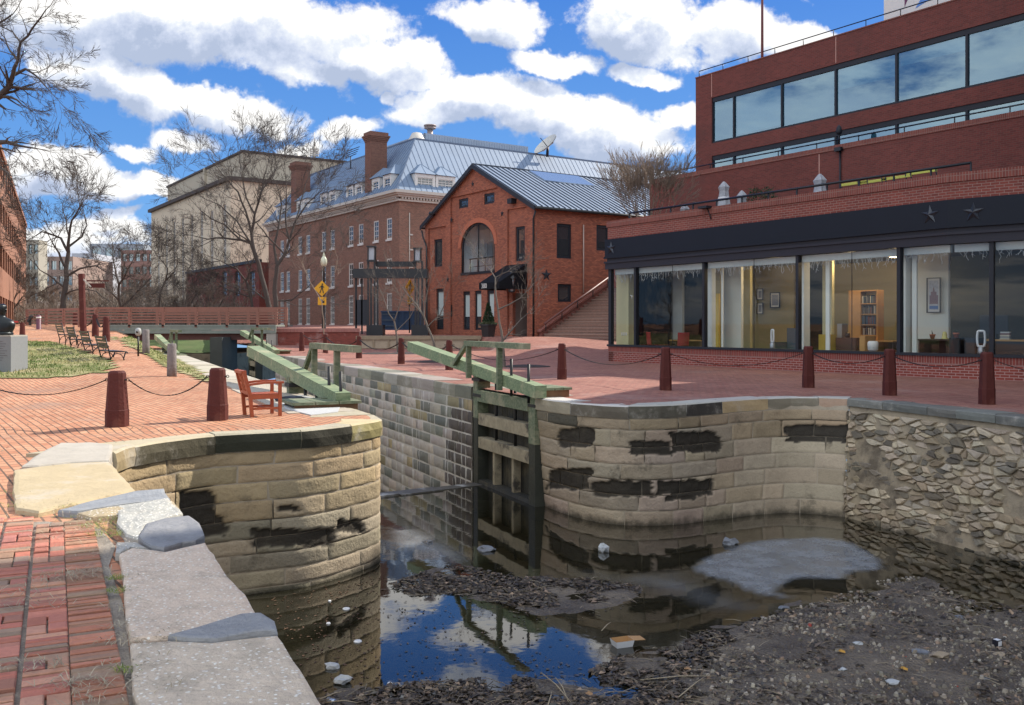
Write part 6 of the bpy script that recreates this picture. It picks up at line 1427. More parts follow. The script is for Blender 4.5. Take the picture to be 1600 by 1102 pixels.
# roof mast and white sign box
q = P(1191, 82, F_b.w(3, -3, 0).y + 2); mb = MB(); mb.tube([(q.x, q.y, z_top - .6), (q.x, q.y, z_top + 9)], [.07, .04], 6); single('roof_mast', mb, plain('mast_red', (.22, .09, .09), .6), 'tall thin mast standing on the roof of the tall brick block', 'mast', (q.x, q.y, z_top - .6))
sgA = P(1381, 20, F_b.w(F_b.hit(1400, 50)[0], -4, 0).y); F_sg = Fr((sgA.x, sgA.y), BD, -AD); t_ = thing('roof_sign', 'white roof sign box with dark red and blue shapes on the tall block', 'sign', (sgA.x, sgA.y, z_top))
mb = MB(); mb.fb(F_sg, 0, 3.6, -.8, 0, z_top, z_top + 3.6); mb.build('sign_box', M_white, t_); mb = MB(); mb.fprism(F_sg, [(1.0, z_top + .9), (1.9, z_top + 2.6), (1.0, z_top + 2.6)], 0, .01); mb.build('sign_shape', plain('sign_maroon', (.12, .02, .08), .5), t_)
mb = MB(); mb.fprism(F_sg, [(1.5, z_top + .7), (2.2, z_top + .9), (2.4, z_top + 1.9)], 0, .01); mb.build('sign_shape', plain('sign_blue', (.1, .25, .6), .5), t_)
# unseen wing and tower right of the view, added to shade plaza and foreground
def wing(poly, h, nm):
    mb = MB(); mb.prism(poly, Z_PT, h); w = mb.build(nm, M_red2, of)
    for a, b in zip(poly, poly[1:]):
        F = Fr(a, (b[0] - a[0], b[1] - a[1])); L_ = (Vector(b) - Vector(a)).length
        if F.n.x > 0 and F.n.y > -.2: continue
        z = 7.
        while z < h - 2.2:
            mb = MB(); mb.fb(F, .6, L_ - .6, 0, .03, z, z + 1.7); g_ = mb.build('shade_block_window', M_winb, w); z += 3.7
wing([(15.6, 27.0), (15.6, 19.7), (40, 19.7), (40, 34.2), (19.6, 34.2)], 15.5, 'shade_wing_wall')
wing([(16, 19.6), (16, -4), (40, -4), (40, 19.6)], 22.3, 'shade_tower_wall')
mb = MB(); mb.prism([(15.7, 19.6), (15.7, -4), (40, -4), (40, 19.6)], -.3, Z_PT); mb.build('shade_tower_base', M_red, of)
# ---- things on the low terrace
M_umb = plain('grey_canvas', (.34, .35, .38), .8, var=.35, nscale=7)
def umbrella():
    t_ = thing('closed_parasol', 'closed striped grey parasol', 'parasol'); mb = MB(); mb.tube([(0, 0, 0), (0, 0, 2.2)], .03, 8); mb.build('pole', M_rail, t_, True)
    mb = MB(); n = 12; rows_ = []
    for (r, z) in ((.27, .95), (.23, 1.2), (.19, 1.5), (.15, 1.85), (.19, 2.02), (.1, 2.16), (.03, 2.25)):
        rows_.append([Vector((r * (1 + .28 * (k % 2)) * math.cos(2 * math.pi * k / n), r * (1 + .28 * (k % 2)) * math.sin(2 * math.pi * k / n), z + .06 * (k % 2 if z < 1.1 else 0))) for k in range(n + 1)])
    mb.grid(rows_, sm=False); mb.build('canopy', M_umb, t_, True)
    mb = MB(); mb.lathe((0, 0, 1.5), [(.24, 0), (.25, .06), (.22, .1)], 12); mb.build('strap', plain('canvas_white', (.6, .6, .62), .8), t_, True); return t_
um = umbrella()
for i, (u, vt, Yo, l) in enumerate([(1131, 284, 4.8, 'tallest closed striped parasol, left of a close pair'), (1159, 298, 6.2, 'shorter closed parasol just right of the tall one'), (1281, 272, 3.2, 'closed parasol standing alone in front of the middle wall'), (1070, 319, 6.0, 'closed parasol farthest left behind the parapet')]):
    s = F_o.hit(u, 300, -Yo)[0]; z = F_o.hit(u, vt, -Yo)[1]; place(um, i, tuple(F_o.w(s, -Yo, z - 2.25)), i, l, 'closed parasols on the low terrace')
def lounger():
    t_ = thing('terrace_chair', 'folding chair', 'chair'); My = plain('yellow_strap', (.62, .62, .12), .6)
    mb = MB(); mb.box(-.5, .5, -.02, .02, .5, .62); mb.box(-.5, .5, -.12, -.08, .72, .8); mb.build('backrest', My, t_, True)
    mb = MB(); mb.box(-.5, .5, -.1, .5, .38, .42); mb.build('seat', My, t_, True); mb = MB()
    mb.tube([(-.48, .45, .38), (.48, .45, .38)], .02, 6)
    for x in (-.48, .48): mb.tube([(x, -.15, .85), (x, .1, 0)], .02, 6); mb.tube([(x, .45, .4), (x, .45, 0)], .02, 6); mb.tube([(x, -.08, .4), (x, .45, .4)], .02, 6)
    mb.build('frame', M_rail, t_, True); return t_
lg = lounger()
for i, (u, l) in enumerate([(1338, 'yellow strapped terrace chair farthest left of four'), (1366, 'yellow strapped terrace chair second from left'), (1404, 'yellow strapped terrace chair third from left'), (1442, 'yellow strapped terrace chair farthest right of four')]):
    s = F_o.hit(u, 290, -1.2)[0]; v_ = {1338: 291, 1366: 288, 1404: 282, 1442: 274}[u]; z = F_o.hit(u, v_, -1.2)[1]; place(lg, i, tuple(F_o.w(s, -1.2, z - .68)), math.atan2(BD.y, BD.x), l, 'yellow chairs behind the parapet')
# patio shrub
def shrub(base, r, h, n, mat, lab, seed, cat='shrub'):
    rn = random.Random(seed); t_ = thing('evergreen_shrub', lab, cat, tuple(base)); mb = MB()
    for _ in range(n):
        a = rn.uniform(0, 6.28); k = math.sqrt(rn.random()); z = rn.random(); rr_ = r * k * (1 - .55 * z); c_ = Vector(base) + Vector((rr_ * math.cos(a), rr_ * math.sin(a), h * z))
        d = Vector((math.cos(a) * .6 + rn.uniform(-.4, .4), math.sin(a) * .6 + rn.uniform(-.4, .4), rn.uniform(.3, 1))).normalized(); w = d.cross(Vector((rn.uniform(-1, 1), rn.uniform(-1, 1), .3))).normalized(); L_ = rn.uniform(.06, .16)
        mb.face([c_, c_ + d * L_ * .5 + w * .02, c_ + d * L_, c_ + d * L_ * .5 - w * .02], col=jit((.035, .06, .03), rn, .5))
    mb.build('foliage', attr('needle_%d' % seed, rough=.7, var=.2, bump=0), t_); mb = MB(); mb.tube([Vector(base), Vector(base) + Vector((0, 0, h * .8))], [.04, .01], 5); mb.build('stem', M_dw, t_)
s = F_o.hit(1190, 290, -6.5)[0]; shrub(F_o.w(s, -6.5, Z_F1 + .3), 1.0, 2.0, 1500, None, 'dark evergreen shrub on the low terrace between the parasols', 1)
# ================================================================ far buildings
def bld(name, lab, F, L, D, z0, z1, mat, base=None):
    t_ = thing(name, lab, 'building', tuple(F.w(0, 0, z0))); mb = MB(); mb.fb(F, 0, L, -D, 0, z0, z1); mb.build('wall', mat, t_); return t_
# beige power house
Y_ = 172.; K2 = P(360, 507, Y_); F_p = Fr(K2, -BD, -AD); F_p2 = Fr(K2, AD, BD); zE = EYE + (HY - 277.6) / F_PX * Y_; sL = F_p.hit(236.5, 400)[0]
pw = thing('beige_power_house', 'tall beige rendered building with narrow strips of windows behind the trees', 'building', (K2.x, K2.y, 1.3))
cols = [(101, 569, 840), (147, 556, 840), (191, 537, 840), (240, 518, 840), (292, 500, 840), (348, 480, 830), (407, 475, 740), (480, 440, 760)]
cols = [(220 + x / 3.674, 200 + a / 3.674, 200 + b / 3.674) for x, a, b in cols]
hl = []
for u, va, vb in cols:
    s, zt = F_p.hit(u, va); _, zb_ = F_p.hit(u, min(vb, 470)); hl.append((s - 1.1, s + 1.1, 3., zt))
mb = MB(); panel(mb, F_p, 0, sL, 0, zE - .5, hl, depth=.4); panel(mb, F_p2, 0, 45, 0, zE - .5, []); mb.fb(F_p, sL - .01, sL, -45, 0, 0, zE - .5); mb.build('wall', M_beige, pw)
for a, b, c_, d_ in hl: window(pw, F_p, a, b, c_, d_, 2, int((d_ - c_) / 1.6), plain('strip_frame', (.55, .53, .50), .7), M_win, off=-.25, fw=.22, bw=.18, split=False)
mb = MB(); mb.prism([(q.x, q.y) for q in (F_p.w(sL + .6, .7, 0), K2 + F_p.n * .7 + F_p2.n * .7, F_p2.w(45, .7, 0), F_p2.w(45, -30, 0), F_p.w(sL + .6, -40, 0))][::-1], zE - .5, zE + .2); mb.build('roof_edge', plain('eave_brown', (.06, .045, .04), .8), pw)
k2b = K2 - F_p.n * 3.5 - F_p2.n * 3.5; F_q = Fr(k2b, -BD, -AD); F_q2 = Fr(k2b, AD, BD)
zU = EYE + (HY - 236.5) / F_PX * F_q.hit(380, 300)[0] if False else EYE + (HY - 238) / F_PX * k2b.y; s_ = F_q.hit(262, 300)[0]
mb = MB(); mb.fb(F_q, 0, s_, -45, 0, zE, zU); mb.fb(F_q, s_ - 32, s_ - 31.2, 0, .5, zE, zU + .3); mb.build('upper_storey', M_beige2, pw)
mb = MB(); mb.fb(F_q, -.3, s_ + .3, -45, .3, zU, zU + .4)
mb.build('upper_roof_edge', plain('eave_brown_dark', (.07, .055, .05), .8), pw)
for u, vt, vb, l in ((464, 240, 256, 'short white pole on the roof of the beige building'), (477, 243, 257, 'short pale duct on the roof of the beige building'), (491, 230, 258, 'lattice antenna mast on the roof of the beige building')):
    q = P(u, vb, k2b.y + 10); mb = MB(); zt = EYE + (HY - vt) / F_PX * q.y; mb.tube([(q.x, q.y, zU), (q.x, q.y, zt)], .5 if u < 490 else .25, 6)
    if u > 490:
        for k in range(4): mb.fb(Fr(q, (1, 0)), -.9, .9, -.15, .15, lerp(zU, zt, .35 + .15 * k), lerp(zU, zt, .35 + .15 * k) + .3)
        mb.tube([(q.x, q.y, zt), (q.x, q.y, zt + 3)], .08, 4)
    single('roof_mast', mb, M_cream, l, 'mast', (q.x, q.y, zU))
# low red brick annex in front of it
q = P(405, 507, 112.); F_a = Fr(q, -BD, -AD); F_a2 = Fr(q, AD, BD); sa = F_a.hit(291, 450)[0]; za = EYE + (HY - 409.6) / F_PX * 112
an = thing('brick_annex', 'low dark red brick building between the beige building and the hotel', 'building', (q.x, q.y, 1.3))
hh = []
for u in (350, 371, 393): s, z = F_a.hit(u, 430); hh.append((s - 1.1, s + 1.1, F_a.hit(u, 463)[1], F_a.hit(u, 424)[1]))
mb = MB(); panel(mb, F_a, 0, sa, 0, za, hh, depth=.3); panel(mb, F_a2, 0, 14, 0, za, []); mb.face([F_a.w(sa, 0, 0), F_a.w(sa, -15, 0), F_a.w(sa, -15, za), F_a.w(sa, 0, za)][::-1]); mb.face([F_a.w(0, 0, za), F_a.w(sa, 0, za), F_a.w(sa, -15, za), F_a.w(0, -15, za)]); mb.build('wall', M_red2, an)
for h in hh: window(an, F_a, *h, 2, 3, M_dgrey, M_win, off=-.2, fw=.2, bw=.1)
mb = MB(); mb.fb(F_a, -.1, sa + .1, -.3, .15, za, za + .35); mb.build('parapet_cap', M_dgrey, an)
# distant offices
M_off = plain('office_red', (.27, .15, .125), .8); M_offg = plain('office_grey', (.33, .36, .40), .7); M_teal = glass('teal_glass', (.2, .4, .42), 3., body=(.09, .21, .24), bodyf=.9)
def rows_bld(name, lab, u0, u1, vt, Y, dep, mat, rows, ncol, zh, mats=M_teal, vb=500):
    a = P(u0, vt, Y); b = P(u1, vt, Y); F = Fr((a.x, a.y), (1, 0)); L = b.x - a.x; z1 = a.z; t_ = thing(name, lab, 'building', (a.x + L / 2, Y, 1.3)); hs = []; fl = zh
    for r in range(rows):
        for c_ in range(ncol): hs.append((L * (c_ + .16) / ncol, L * (c_ + .84) / ncol, z1 - fl * (r + 1) + fl * .15, z1 - fl * r - fl * .28))
    mb = MB(); panel(mb, F, 0, L, 0, z1, hs, depth=.6); mb.face([F.w(0, 0, z1), F.w(L, 0, z1), F.w(L, -dep, z1), F.w(0, -dep, z1)]); mb.face([F.w(0, 0, 0), F.w(0, 0, z1), F.w(0, -dep, z1), F.w(0, -dep, 0)]); mb.face([F.w(L, 0, 0), F.w(L, 0, z1), F.w(L, -dep, z1), F.w(L, -dep, 0)][::-1]); mb.build('wall', mat, t_)
    for h in hs: mb = MB(); mb.face([F.w(h[0], -.5, h[2]), F.w(h[1], -.5, h[2]), F.w(h[1], -.5, h[3]), F.w(h[0], -.5, h[3])]); mb.fb(F, (h[0] + h[1]) / 2 - .1, (h[0] + h[1]) / 2 + .1, -.48, -.3, h[2], h[3]); mb.build('window', mats, t_)
    return t_
rows_bld('red_office_block', 'distant red office block with rows of teal windows left of the beige building', 189, 252, 391, 330., 30, M_off, 4, 6, 4.6)
rows_bld('grey_office_block', 'distant pale grey office block with a stepped top behind the red one', 140, 224, 381, 370., 30, M_offg, 3, 4, 6.)
rows_bld('low_pink_block', 'distant low salmon block seen through the big left tree', 66, 114, 401, 300., 30, plain('office_salmon', (.30, .21, .175), .8), 3, 4, 5.)
rows_bld('white_office_wing', 'distant white wing between the salmon block and the grey block', 112, 145, 396, 340., 30, plain('office_white', (.45, .46, .50), .8), 2, 2, 6.)
rows_bld('tan_tower_block', 'distant tan block at far left beside the salmon building', 34, 60, 375, 260., 5, plain('office_tan', (.34, .31, .25), .8), 5, 3, 4.5)
# salmon brick building at the left edge, strongly foreshortened
eA = P(41, 507, 118.); eB = P(0, 507, 66.); dL = Vector((eA.x - eB.x, eA.y - eB.y, 0)).normalized(); eC2 = eA - dL * 62; F_w = Fr(eC2, dL)
if F_w.n.x < 0: F_w = Fr(eC2, dL, -F_w.n)
lw = thing('salmon_brick_office', 'long salmon brick office with deep dark window bays at the left edge', 'building', (eA.x, eA.y, .6))
LW = 62; zT = EYE + (HY - 356) / F_PX * 118; st = (zT - .9) / 4.0
mb = MB(); hs = []; nb = 17
for r in range(4):
    zb0 = .9 + st * r + (1.5 if r else .1); zt0 = .9 + st * (r + 1) - (.1 if r else .6)
    for c_ in range(nb): a = LW * c_ / nb + .35; hs.append((a, a + LW / nb - .7, zb0, zt0))
panel(mb, F_w, 0, LW, 0, zT, hs, depth=1.4); mb.face([F_w.w(LW, 0, 0), F_w.w(LW, -20, 0), F_w.w(LW, -20, zT), F_w.w(LW, 0, zT)]); mb.face([F_w.w(0, 0, zT), F_w.w(LW, 0, zT), F_w.w(LW, -20, zT), F_w.w(0, -20, zT)]); mb.fb(F_w, 0, LW, -.3, .12, zT, zT + .4); mb.build('wall', M_leftbr, lw)
Mbay = plain('bay_glass', (.035, .022, .02), .3)
mb = MB(); mb.fb(F_w, 0, LW, -1.5, -1.4, 0, zT); mb.build('bay_backing', Mbay, lw)
for r, c0_, c1_ in ((3, 11, 14), (2, 13, 15), (1, 14, 16)):
    z0_, z1_ = hs[r * nb][2], hs[r * nb][3]
    for c_ in range(c0_, c1_): h = hs[r * nb + c_]; window(lw, F_w, h[0], h[1], h[2], h[3], 4, 5, M_cream, M_win, off=-.3, fw=.15, bw=.1)

# ================================================================ lock gates
M_gw = plain('green_weathered_wood', (.19, .205, .125), .85, var=.4, nscale=2.2, bump=.6, bscale=26, dirt=((.32, .29, .18), .7))
M_gb = plain('balance_beam_paint', (.215, .25, .13), .8, var=.4, nscale=1.6, bump=.4, bscale=30, dirt=((.42, .40, .24), .8))
def grained(name, c, c2, c3):
    m, t, b, o = newmat(name); tc = t.new('ShaderNodeNewGeometry').outputs[0]
    rt_ = t.new('ShaderNodeMapping', {0: tc, 2: (0, 0, R(-114)), 3: (.5, 9., 9.)}).outputs[0]; g = t.noise(rt_, 2.2, 6., .65); n = t.noise(tc, 1.7, 6., .65)
    col = t.mix(t.mrange(g, .42, .62), c4(c), c4(c2)); col = t.mix(t.mrange(n, .5, .66, 0., .75), col, c4(c3)); col = t.mix(t.mrange(g, .30, .24, 0., .7), col, (.03, .03, .02, 1))
    t.put(b.inputs['Base Color'], col); b.inputs['Roughness'].default_value = .8; t.put(b.inputs['Normal'], t.new('ShaderNodeBump', {'Strength': .7, 'Distance': .01, 'Height': g})); return m
M_gb = grained('balance_beam_wood', (.15, .20, .11), (.25, .30, .17), (.40, .37, .23)); M_gw = grained('gate_timber', (.11, .14, .08), (.20, .21, .13), (.32, .29, .19))
M_ow = plain('eroded_wood', (.34, .285, .19), .9, var=.6, nscale=6, bump=1., bscale=22, dirt=((.04, .035, .03), .9))
M_dwood = plain('wet_dark_wood', (.035, .035, .03), .6, var=.5, nscale=4, bump=.6, bscale=18, dirt=((.12, .10, .06), .6))
M_slime = plain('slimy_wood', (.030, .032, .022), .55, var=.5, nscale=4, bump=.6, bscale=18, dirt=((.12, .10, .06), .5))
M_iron = plain('black_iron', (.010, .010, .011), .5)
def gate(lab, near, far, zn, zf, leaf0, leaf1, nrm, plat, rail0, rail1, side, zr=1.04, full=True):
    near = Vector((near[0], near[1], 0)); far = Vector((far[0], far[1], 0)); d = (far - near); L = d.length; d.normalize()
    n = Vector(nrm).normalized(); t_ = thing('lock_gate', lab, 'lock gate', (near.x, near.y, WZ))
    zc = lambda t: lerp(zn, zf, t / L) - .14
    mb = MB(); mb.bar(near - d * .12 + Vector((0, 0, zc(0))), far + Vector((0, 0, zc(L))), .26, .25, w2=.32, h2=.26); mb.build('balance_beam', M_gb, t_)
    F = Fr(leaf0, (leaf1[0] - leaf0[0], leaf1[1] - leaf0[1]), n); W = (Vector(leaf1) - Vector(leaf0)).length
    mb = MB(); mb.fb(F, -.17, .14, -.32, .03, -.95, .14); mb.cm = 1; mb.fb(F, -.165, .135, -.315, .026, WZ - .5, -.95); mb.build('gate_post', [M_gw if full else M_dwood, M_slime], t_)
    mb = MB(); mb.fb(F, W - .12, W + .15, -.3, .02, -.7, .36); mb.cm = 1; mb.fb(F, W - .115, W + .145, -.295, .016, WZ - .5, -.7); mb.build('gate_post', [M_gw, M_slime], t_)
    for (za, zb_, m) in ((-.30, -.04, M_gw), (-.84, -.58, M_ow), (-1.38, -1.13, M_ow), (-2.35, -2.12, M_dwood)): mb = MB(); mb.fb(F, .14, W - .12, -.24, .05 if m is M_gw else .0, za, zb_); mb.build('cross_rail', m, t_)
    mb = MB(); k = 0; s = .14
    while s < W - .15: mb.fb(F, s, min(s + .27, W - .12), -.30, -.255, WZ - .5, -.02 if k % 2 else -.1); s += .285; k += 1
    mb.build('planking', M_dwood, t_)
    for s in (W * .36, W * .70): mb = MB(); mb.fb(F, s - .05, s + .06, -.22, -.05, -2.3, -1.38); mb.build('stile', M_ow, t_); mb = MB(); mb.tube([F.w(s + .02, -.12, -1.13), F.w(s + .02, -.12, .3)], .035, 8); mb.build('paddle_rod', M_iron, t_)
    mb = MB(); mb.fb(F, -.2, .35, .03, .045, -.14, -.2); mb.fb(F, W - .4, W + .1, .04, .055, -.2, -.13); mb.fb(F, W - .3, W + .18, -.34, .05, .16, .23); mb.build('iron_strap', M_iron, t_)
    for t in (rail0 + .35, (rail0 + rail1) / 2 - .45): 
        q = near + d * t; mb = MB(); mb.tube([q + Vector((0, 0, zc(t) - .3)), q + Vector((0, 0, zc(t) + .14 + .35))], .03, 8); mb.build('paddle_rod', M_iron, t_)
    sn = n * side * .2
    a = near + d * rail0 + sn; b = near + d * rail1 + sn; mb = MB(); mb.bar(a + Vector((0, 0, zr)), b + Vector((0, 0, zr)), .16, .12); mb.build('handrail', M_gw, t_)
    for t in (rail0 + (rail1 - rail0) * .42, rail1 - .12): q = near + d * t + sn; mb = MB(); mb.bar(q + Vector((0, 0, zc(t) - .2)), q + Vector((0, 0, zr - .06)), .11, .09, up=d); mb.build('rail_post', M_gw, t_)
    q = near + d * (rail1 + .85) + sn; mb = MB(); mb.bar(q + Vector((0, 0, zc(rail1 + .85) + .0)), b + Vector((0, 0, zr - .03)), .09, .09, up=d); mb.build('brace', M_gw, t_)
    (c_, wx, wy, zp) = plat; c_ = Vector((c_[0], c_[1], 0)); F3 = Fr(c_, d, n)
    for k in range(3): mb = MB(); mb.fb(F3, -wx, wx, -wy + k * wy * .67, -wy + (k + 1) * wy * .67 - .02, zp - .05, zp); mb.build('walkway_plank', M_gw, t_)
    M_be = MATS.get('bearer_wood') or plain('bearer_wood', (.22, .12, .06), .8, var=.3)
    for a, b in ((-.85, -.7), (.7, .85)): mb = MB(); mb.fb(F3, wx * a, wx * b, -wy * .9, wy * .9, zp - .2, zp - .052); mb.build('walkway_bearer', M_be, t_)
    return t_
nL = (-.9104, -.4138, 0)
gate('lower lock gate beside the curved tan wall, its green beam rising to the left', (.52, 18.5), (-2.78, 26.0), .28, 1.01, (.42, 18.85), (-.83, 21.65), nL, ((.75, 19.2), .5, .3, .2), .1, 3.45, 1)
gate('lower lock gate behind the red chair, with a broad pale green beam', (-3.05, 16.6), (-6.75, 24.2), .28, .93, (-3.25, 17.2), (-4.5, 19.9), (.9104, .4138, 0), ((-3.45, 16.75), .5, .62, .12), -.3, 2.9, 1)
gate('far right upper lock gate just in front of the footbridge', (-11.55, 45.5), (-15.25, 52.6), .24, 1.16, (-13.9, 50.4), (-14.9, 52.6), nL, ((-11.6, 46.3), .8, .4, .2), .6, 4.6, 1, zr=1.25, full=False)
gate('far left upper lock gate near the weathered posts', (-15.9, 44.0), (-19.3, 50.5), .15, .95, (-16.9, 46.0), (-18, 48.6), (.9104, .4138, 0), ((-16.2, 44.2), .8, .6, .06), .3, 3.4, 1, zr=1.15, full=False)
# masonry block and white slab at the left lower gate
mb = MB(); mb.prism([(q.x, q.y) for q in (G(440, 626), G(470, 618), G(534, 632), G(528, 645), G(486, 650), G(445, 640))][::-1], -.2, .018)
single('pale_hollow_stone', mb, plain('white_limestone', (.46, .46, .45), .7, var=.15, nscale=6, bump=.4), 'smooth white stone set in the quay under the left lower gate', 'stone', G(486, 640))
mb = MB(); mb.blob(G(455, 628) + Vector((0, 0, .05)), (.35, .2, .06), 3, 2, am=.5); single('iron_chain_heap', mb, M_iron, 'heap of black iron fittings under the left gate platform', 'fittings', G(455, 628))
# left quay coping along the chamber
mb0 = thing('left_quay_edge', 'pale stone coping along the left side of the lock chamber', 'wall', (-6, 23, -.3)); rnd = random.Random(3); s = 0
q0 = Vector((-2.06, 14.45, 0)); k = 0
while s < 43:
    ln_ = rnd.uniform(1.3, 2.); mb = MB(); F = Fr(q0, LD, (.9104, -.4138 * -1, 0)); mb.fb(F, s + .005, s + ln_ - .01, -1.15 + rnd.uniform(-.04, .04), 0., -2.9 if k % 2 == 9 else -.32, .012 + rnd.uniform(-.004, .006), col=jit((.42, .38, .30), rnd, .12)); 
    if s > .6: mb.build('coping_stone', M_cope, mb0)
    s += ln_; k += 1
mb = MB(); mb.fb(F, .5, 120, -1.1, -.02, -4.2, -.321, col=(.2, .18, .14)); mb.build('wall_face', M_stone2, mb0)

# ================================================================ footbridge and what stands by it
M_rl = plain('rail_redwood', (.24, .105, .075), .75, var=.25, nscale=3, bump=.3)
M_gp = plain('grey_planks', (.20, .22, .19), .85, var=.25, nscale=3, bump=.4)
M_rust = plain('rusty_girder', (.13, .055, .045), .8, var=.3)
YB = 54.; xl, xr = P(165, 0, YB).x, P(431, 0, YB).x; F_br = Fr((xl, YB), (1, 0)); BL = xr - xl; zd = 1.45
br = thing('footbridge', 'timber footbridge with reddish slatted railings across the canal', 'bridge', ((xl + xr) / 2, YB, zd))
mb = MB(); mb.fb(F_br, 0, BL, -4.2, .02, zd - .10, zd); mb.build('deck', M_gp, br)
for k in range(2): mb = MB(); mb.fb(F_br, 0, BL, -.12, 0 + .03 * k, zd - .30 - .21 * k + .006, zd - .10 - .21 * k); mb.build('fascia_board', M_gp, br)
mb = MB(); mb.fb(F_br, .6, BL - .4, -.5, -.3, zd - .88, zd - .51); mb.fb(F_br, .6, BL - .4, -3.9, -3.7, zd - .88, zd - .51); mb.build('girder', M_rust, br)
for a, b in ((.0, .7), (BL - .55, BL)): mb = MB(); mb.fb(F_br, a, b, -4.2, .0, -.4, zd - .515); mb.build('abutment', M_conc, br)
def fence_run(F, us, o, z, h, nb, t_, L0=None, m=None, slope=None):
    for s in us: mb = MB(); zz = z if slope is None else slope(s); mb.fb(F, s - .07, s + .07, o - .07, o + .07, zz - .15, zz + h); mb.build('rail_post', m, t_)
    a, b = us[0], us[-1]
    for k in range(nb):
        hh_ = .16 + (h - .22) * k / (nb - 1); mb = MB()
        for s0_, s1_ in zip(us, us[1:]):
            za = (z if slope is None else slope(s0_)) + hh_; zb_ = (z if slope is None else slope(s1_)) + hh_; mb.bar(F.w(s0_ + .07, o, za), F.w(s1_ - .07, o, zb_), .05, .085 if k < nb - 1 else .14)
        mb.build('rail_board', m, t_)
pu = [150, 202, 254.5, 306, 354.5, 402, 447]; ps = [P(u, 0, YB).x - xl for u in pu]
for o in (-.05, -4.0): 
    rt_ = thing('slatted_railing', 'reddish slatted railing on the %s side of the footbridge' % ('near' if o > -1 else 'far'), 'railing', (xl + BL / 2, YB - o, zd)); fence_run(F_br, ps if o > -1 else [s + .1 for s in ps[1:-1]], o, zd, 1.02, 6, rt_, m=M_rl)
fA = P(150, 508, 54.); F_f = Fr((fA.x, fA.y), (-.62, .55)); ft = thing('slatted_fence', 'reddish slatted fence turning back from the left end of the bridge', 'fence', (fA.x, fA.y, 1.4)); fence_run(F_f, [0, 2.2, 4.4, 7, 10], 0, 1.45, 1.0, 5, ft, m=M_rl)
mb = MB(); mb.fb(F_br, P(328, 0, 52.6).x - xl, P(347, 0, 52.6).x - xl, -1.5, 1.4, WZ - .6, .74); single('bridge_pier', mb, plain('dark_concrete', (.05, .052, .045), .8, var=.4, nscale=2, bump=.4), 'dark concrete pier standing in the canal under the bridge', 'pier', (-16.6, 52.6, WZ))
M_grass_d = plain('berm_grass', (.07, .105, .025), .95, var=.4, nscale=2, bump=.6, bscale=40, dirt=((.13, .12, .05), .6))
mb = MB(); rows_ = []
for i in range(9):
    f = i / 8; rows_.append([Vector((lerp(-28, -18.2, k / 14) - 3 * f, 60 + 16 * f, -.35 + 1.7 * f + .12 * nz(k, i, 3, .6))) for k in range(15)])
mb.grid(rows_); tag(mb.build('grass_bank', M_grass_d), kind='structure')
mb = MB(); mb.hexa([Vector(q) for q in ((-31, 59.5, WZ - .3), (-17.6, 59.5, WZ - .3), (-17.6, 76, WZ - .3), (-31, 76, WZ - .3), (-31, 59.9, -.42), (-17.9, 59.9, -.42), (-17.9, 76, -.42), (-31, 76, -.42))]); single('bank_stones', mb, M_mortar_d, 'dark stony foot of the grass bank beyond the bridge', 'wall', (-24, 60, WZ))
# bright brick wall right of the bridge
wa = P(431, 540, 54.4); wb = P(561, 540, 56.2); F_lb = Fr((wa.x, wa.y), (wb.x - wa.x, wb.y - wa.y)); WL = (Vector((wb.x, wb.y)) - Vector((wa.x, wa.y))).length; t_ = thing('low_brick_wall', 'low bright red brick wall with frosty white drips beside the bridge', 'wall', (wa.x + 2, wa.y, .2))
mb = MB(); mb.fb(F_lb, 0, WL, -.5, 0, -.1, 1.02); mb.build('wall_face', M_lowbr, t_); mb = MB(); mb.fb(F_lb, -.03, WL + .03, -.55, .05, 1.02, 1.24); mb.build('wall_cap', bricks('pink_cap', (.42, .17, .14), (.34, .12, .10), (.42, .28, .25), bw=.078, bh=.3, ms=.008, off=0., stain=((.5, .42, .40), 1.4, .5)), t_)
# timber deck edge left of the orange house
da = P(556, 545, 56.1); db = P(752, 545, 56.1); t_ = thing('timber_deck', 'weathered timber deck edge with a framed skirt in front of the orange house', 'deck', (da.x + 3, da.y, 0)); F_dk = Fr((da.x, da.y), (1, 0)); DL = db.x - da.x
M_tan = plain('tan_timber', (.30, .235, .16), .85, var=.3, nscale=3, bump=.3)
for k in range(5): mb = MB(); mb.fb(F_dk, 0, DL, -1.0 + .2 * k, -1.0 + .2 * k + .19, .70, .78 + .004 * (k % 2)); mb.build('deck_board', M_tan, t_)
mb = MB(); mb.fb(F_dk, .05, DL - .9, -.12, -.08, .02, .70); mb.build('skirt', plain('skirt_board', (.40, .33, .24), .85, var=.3), t_)
mb = MB(); mb.fb(F_dk, 0, DL, -.08, .0, .56, .70)
for k in range(9): s = .1 + k * (DL - .3) / 8; mb.fb(F_dk, s, s + .1, -.079, -.01, 0, .558)
mb.build('bearer', M_tan, t_)

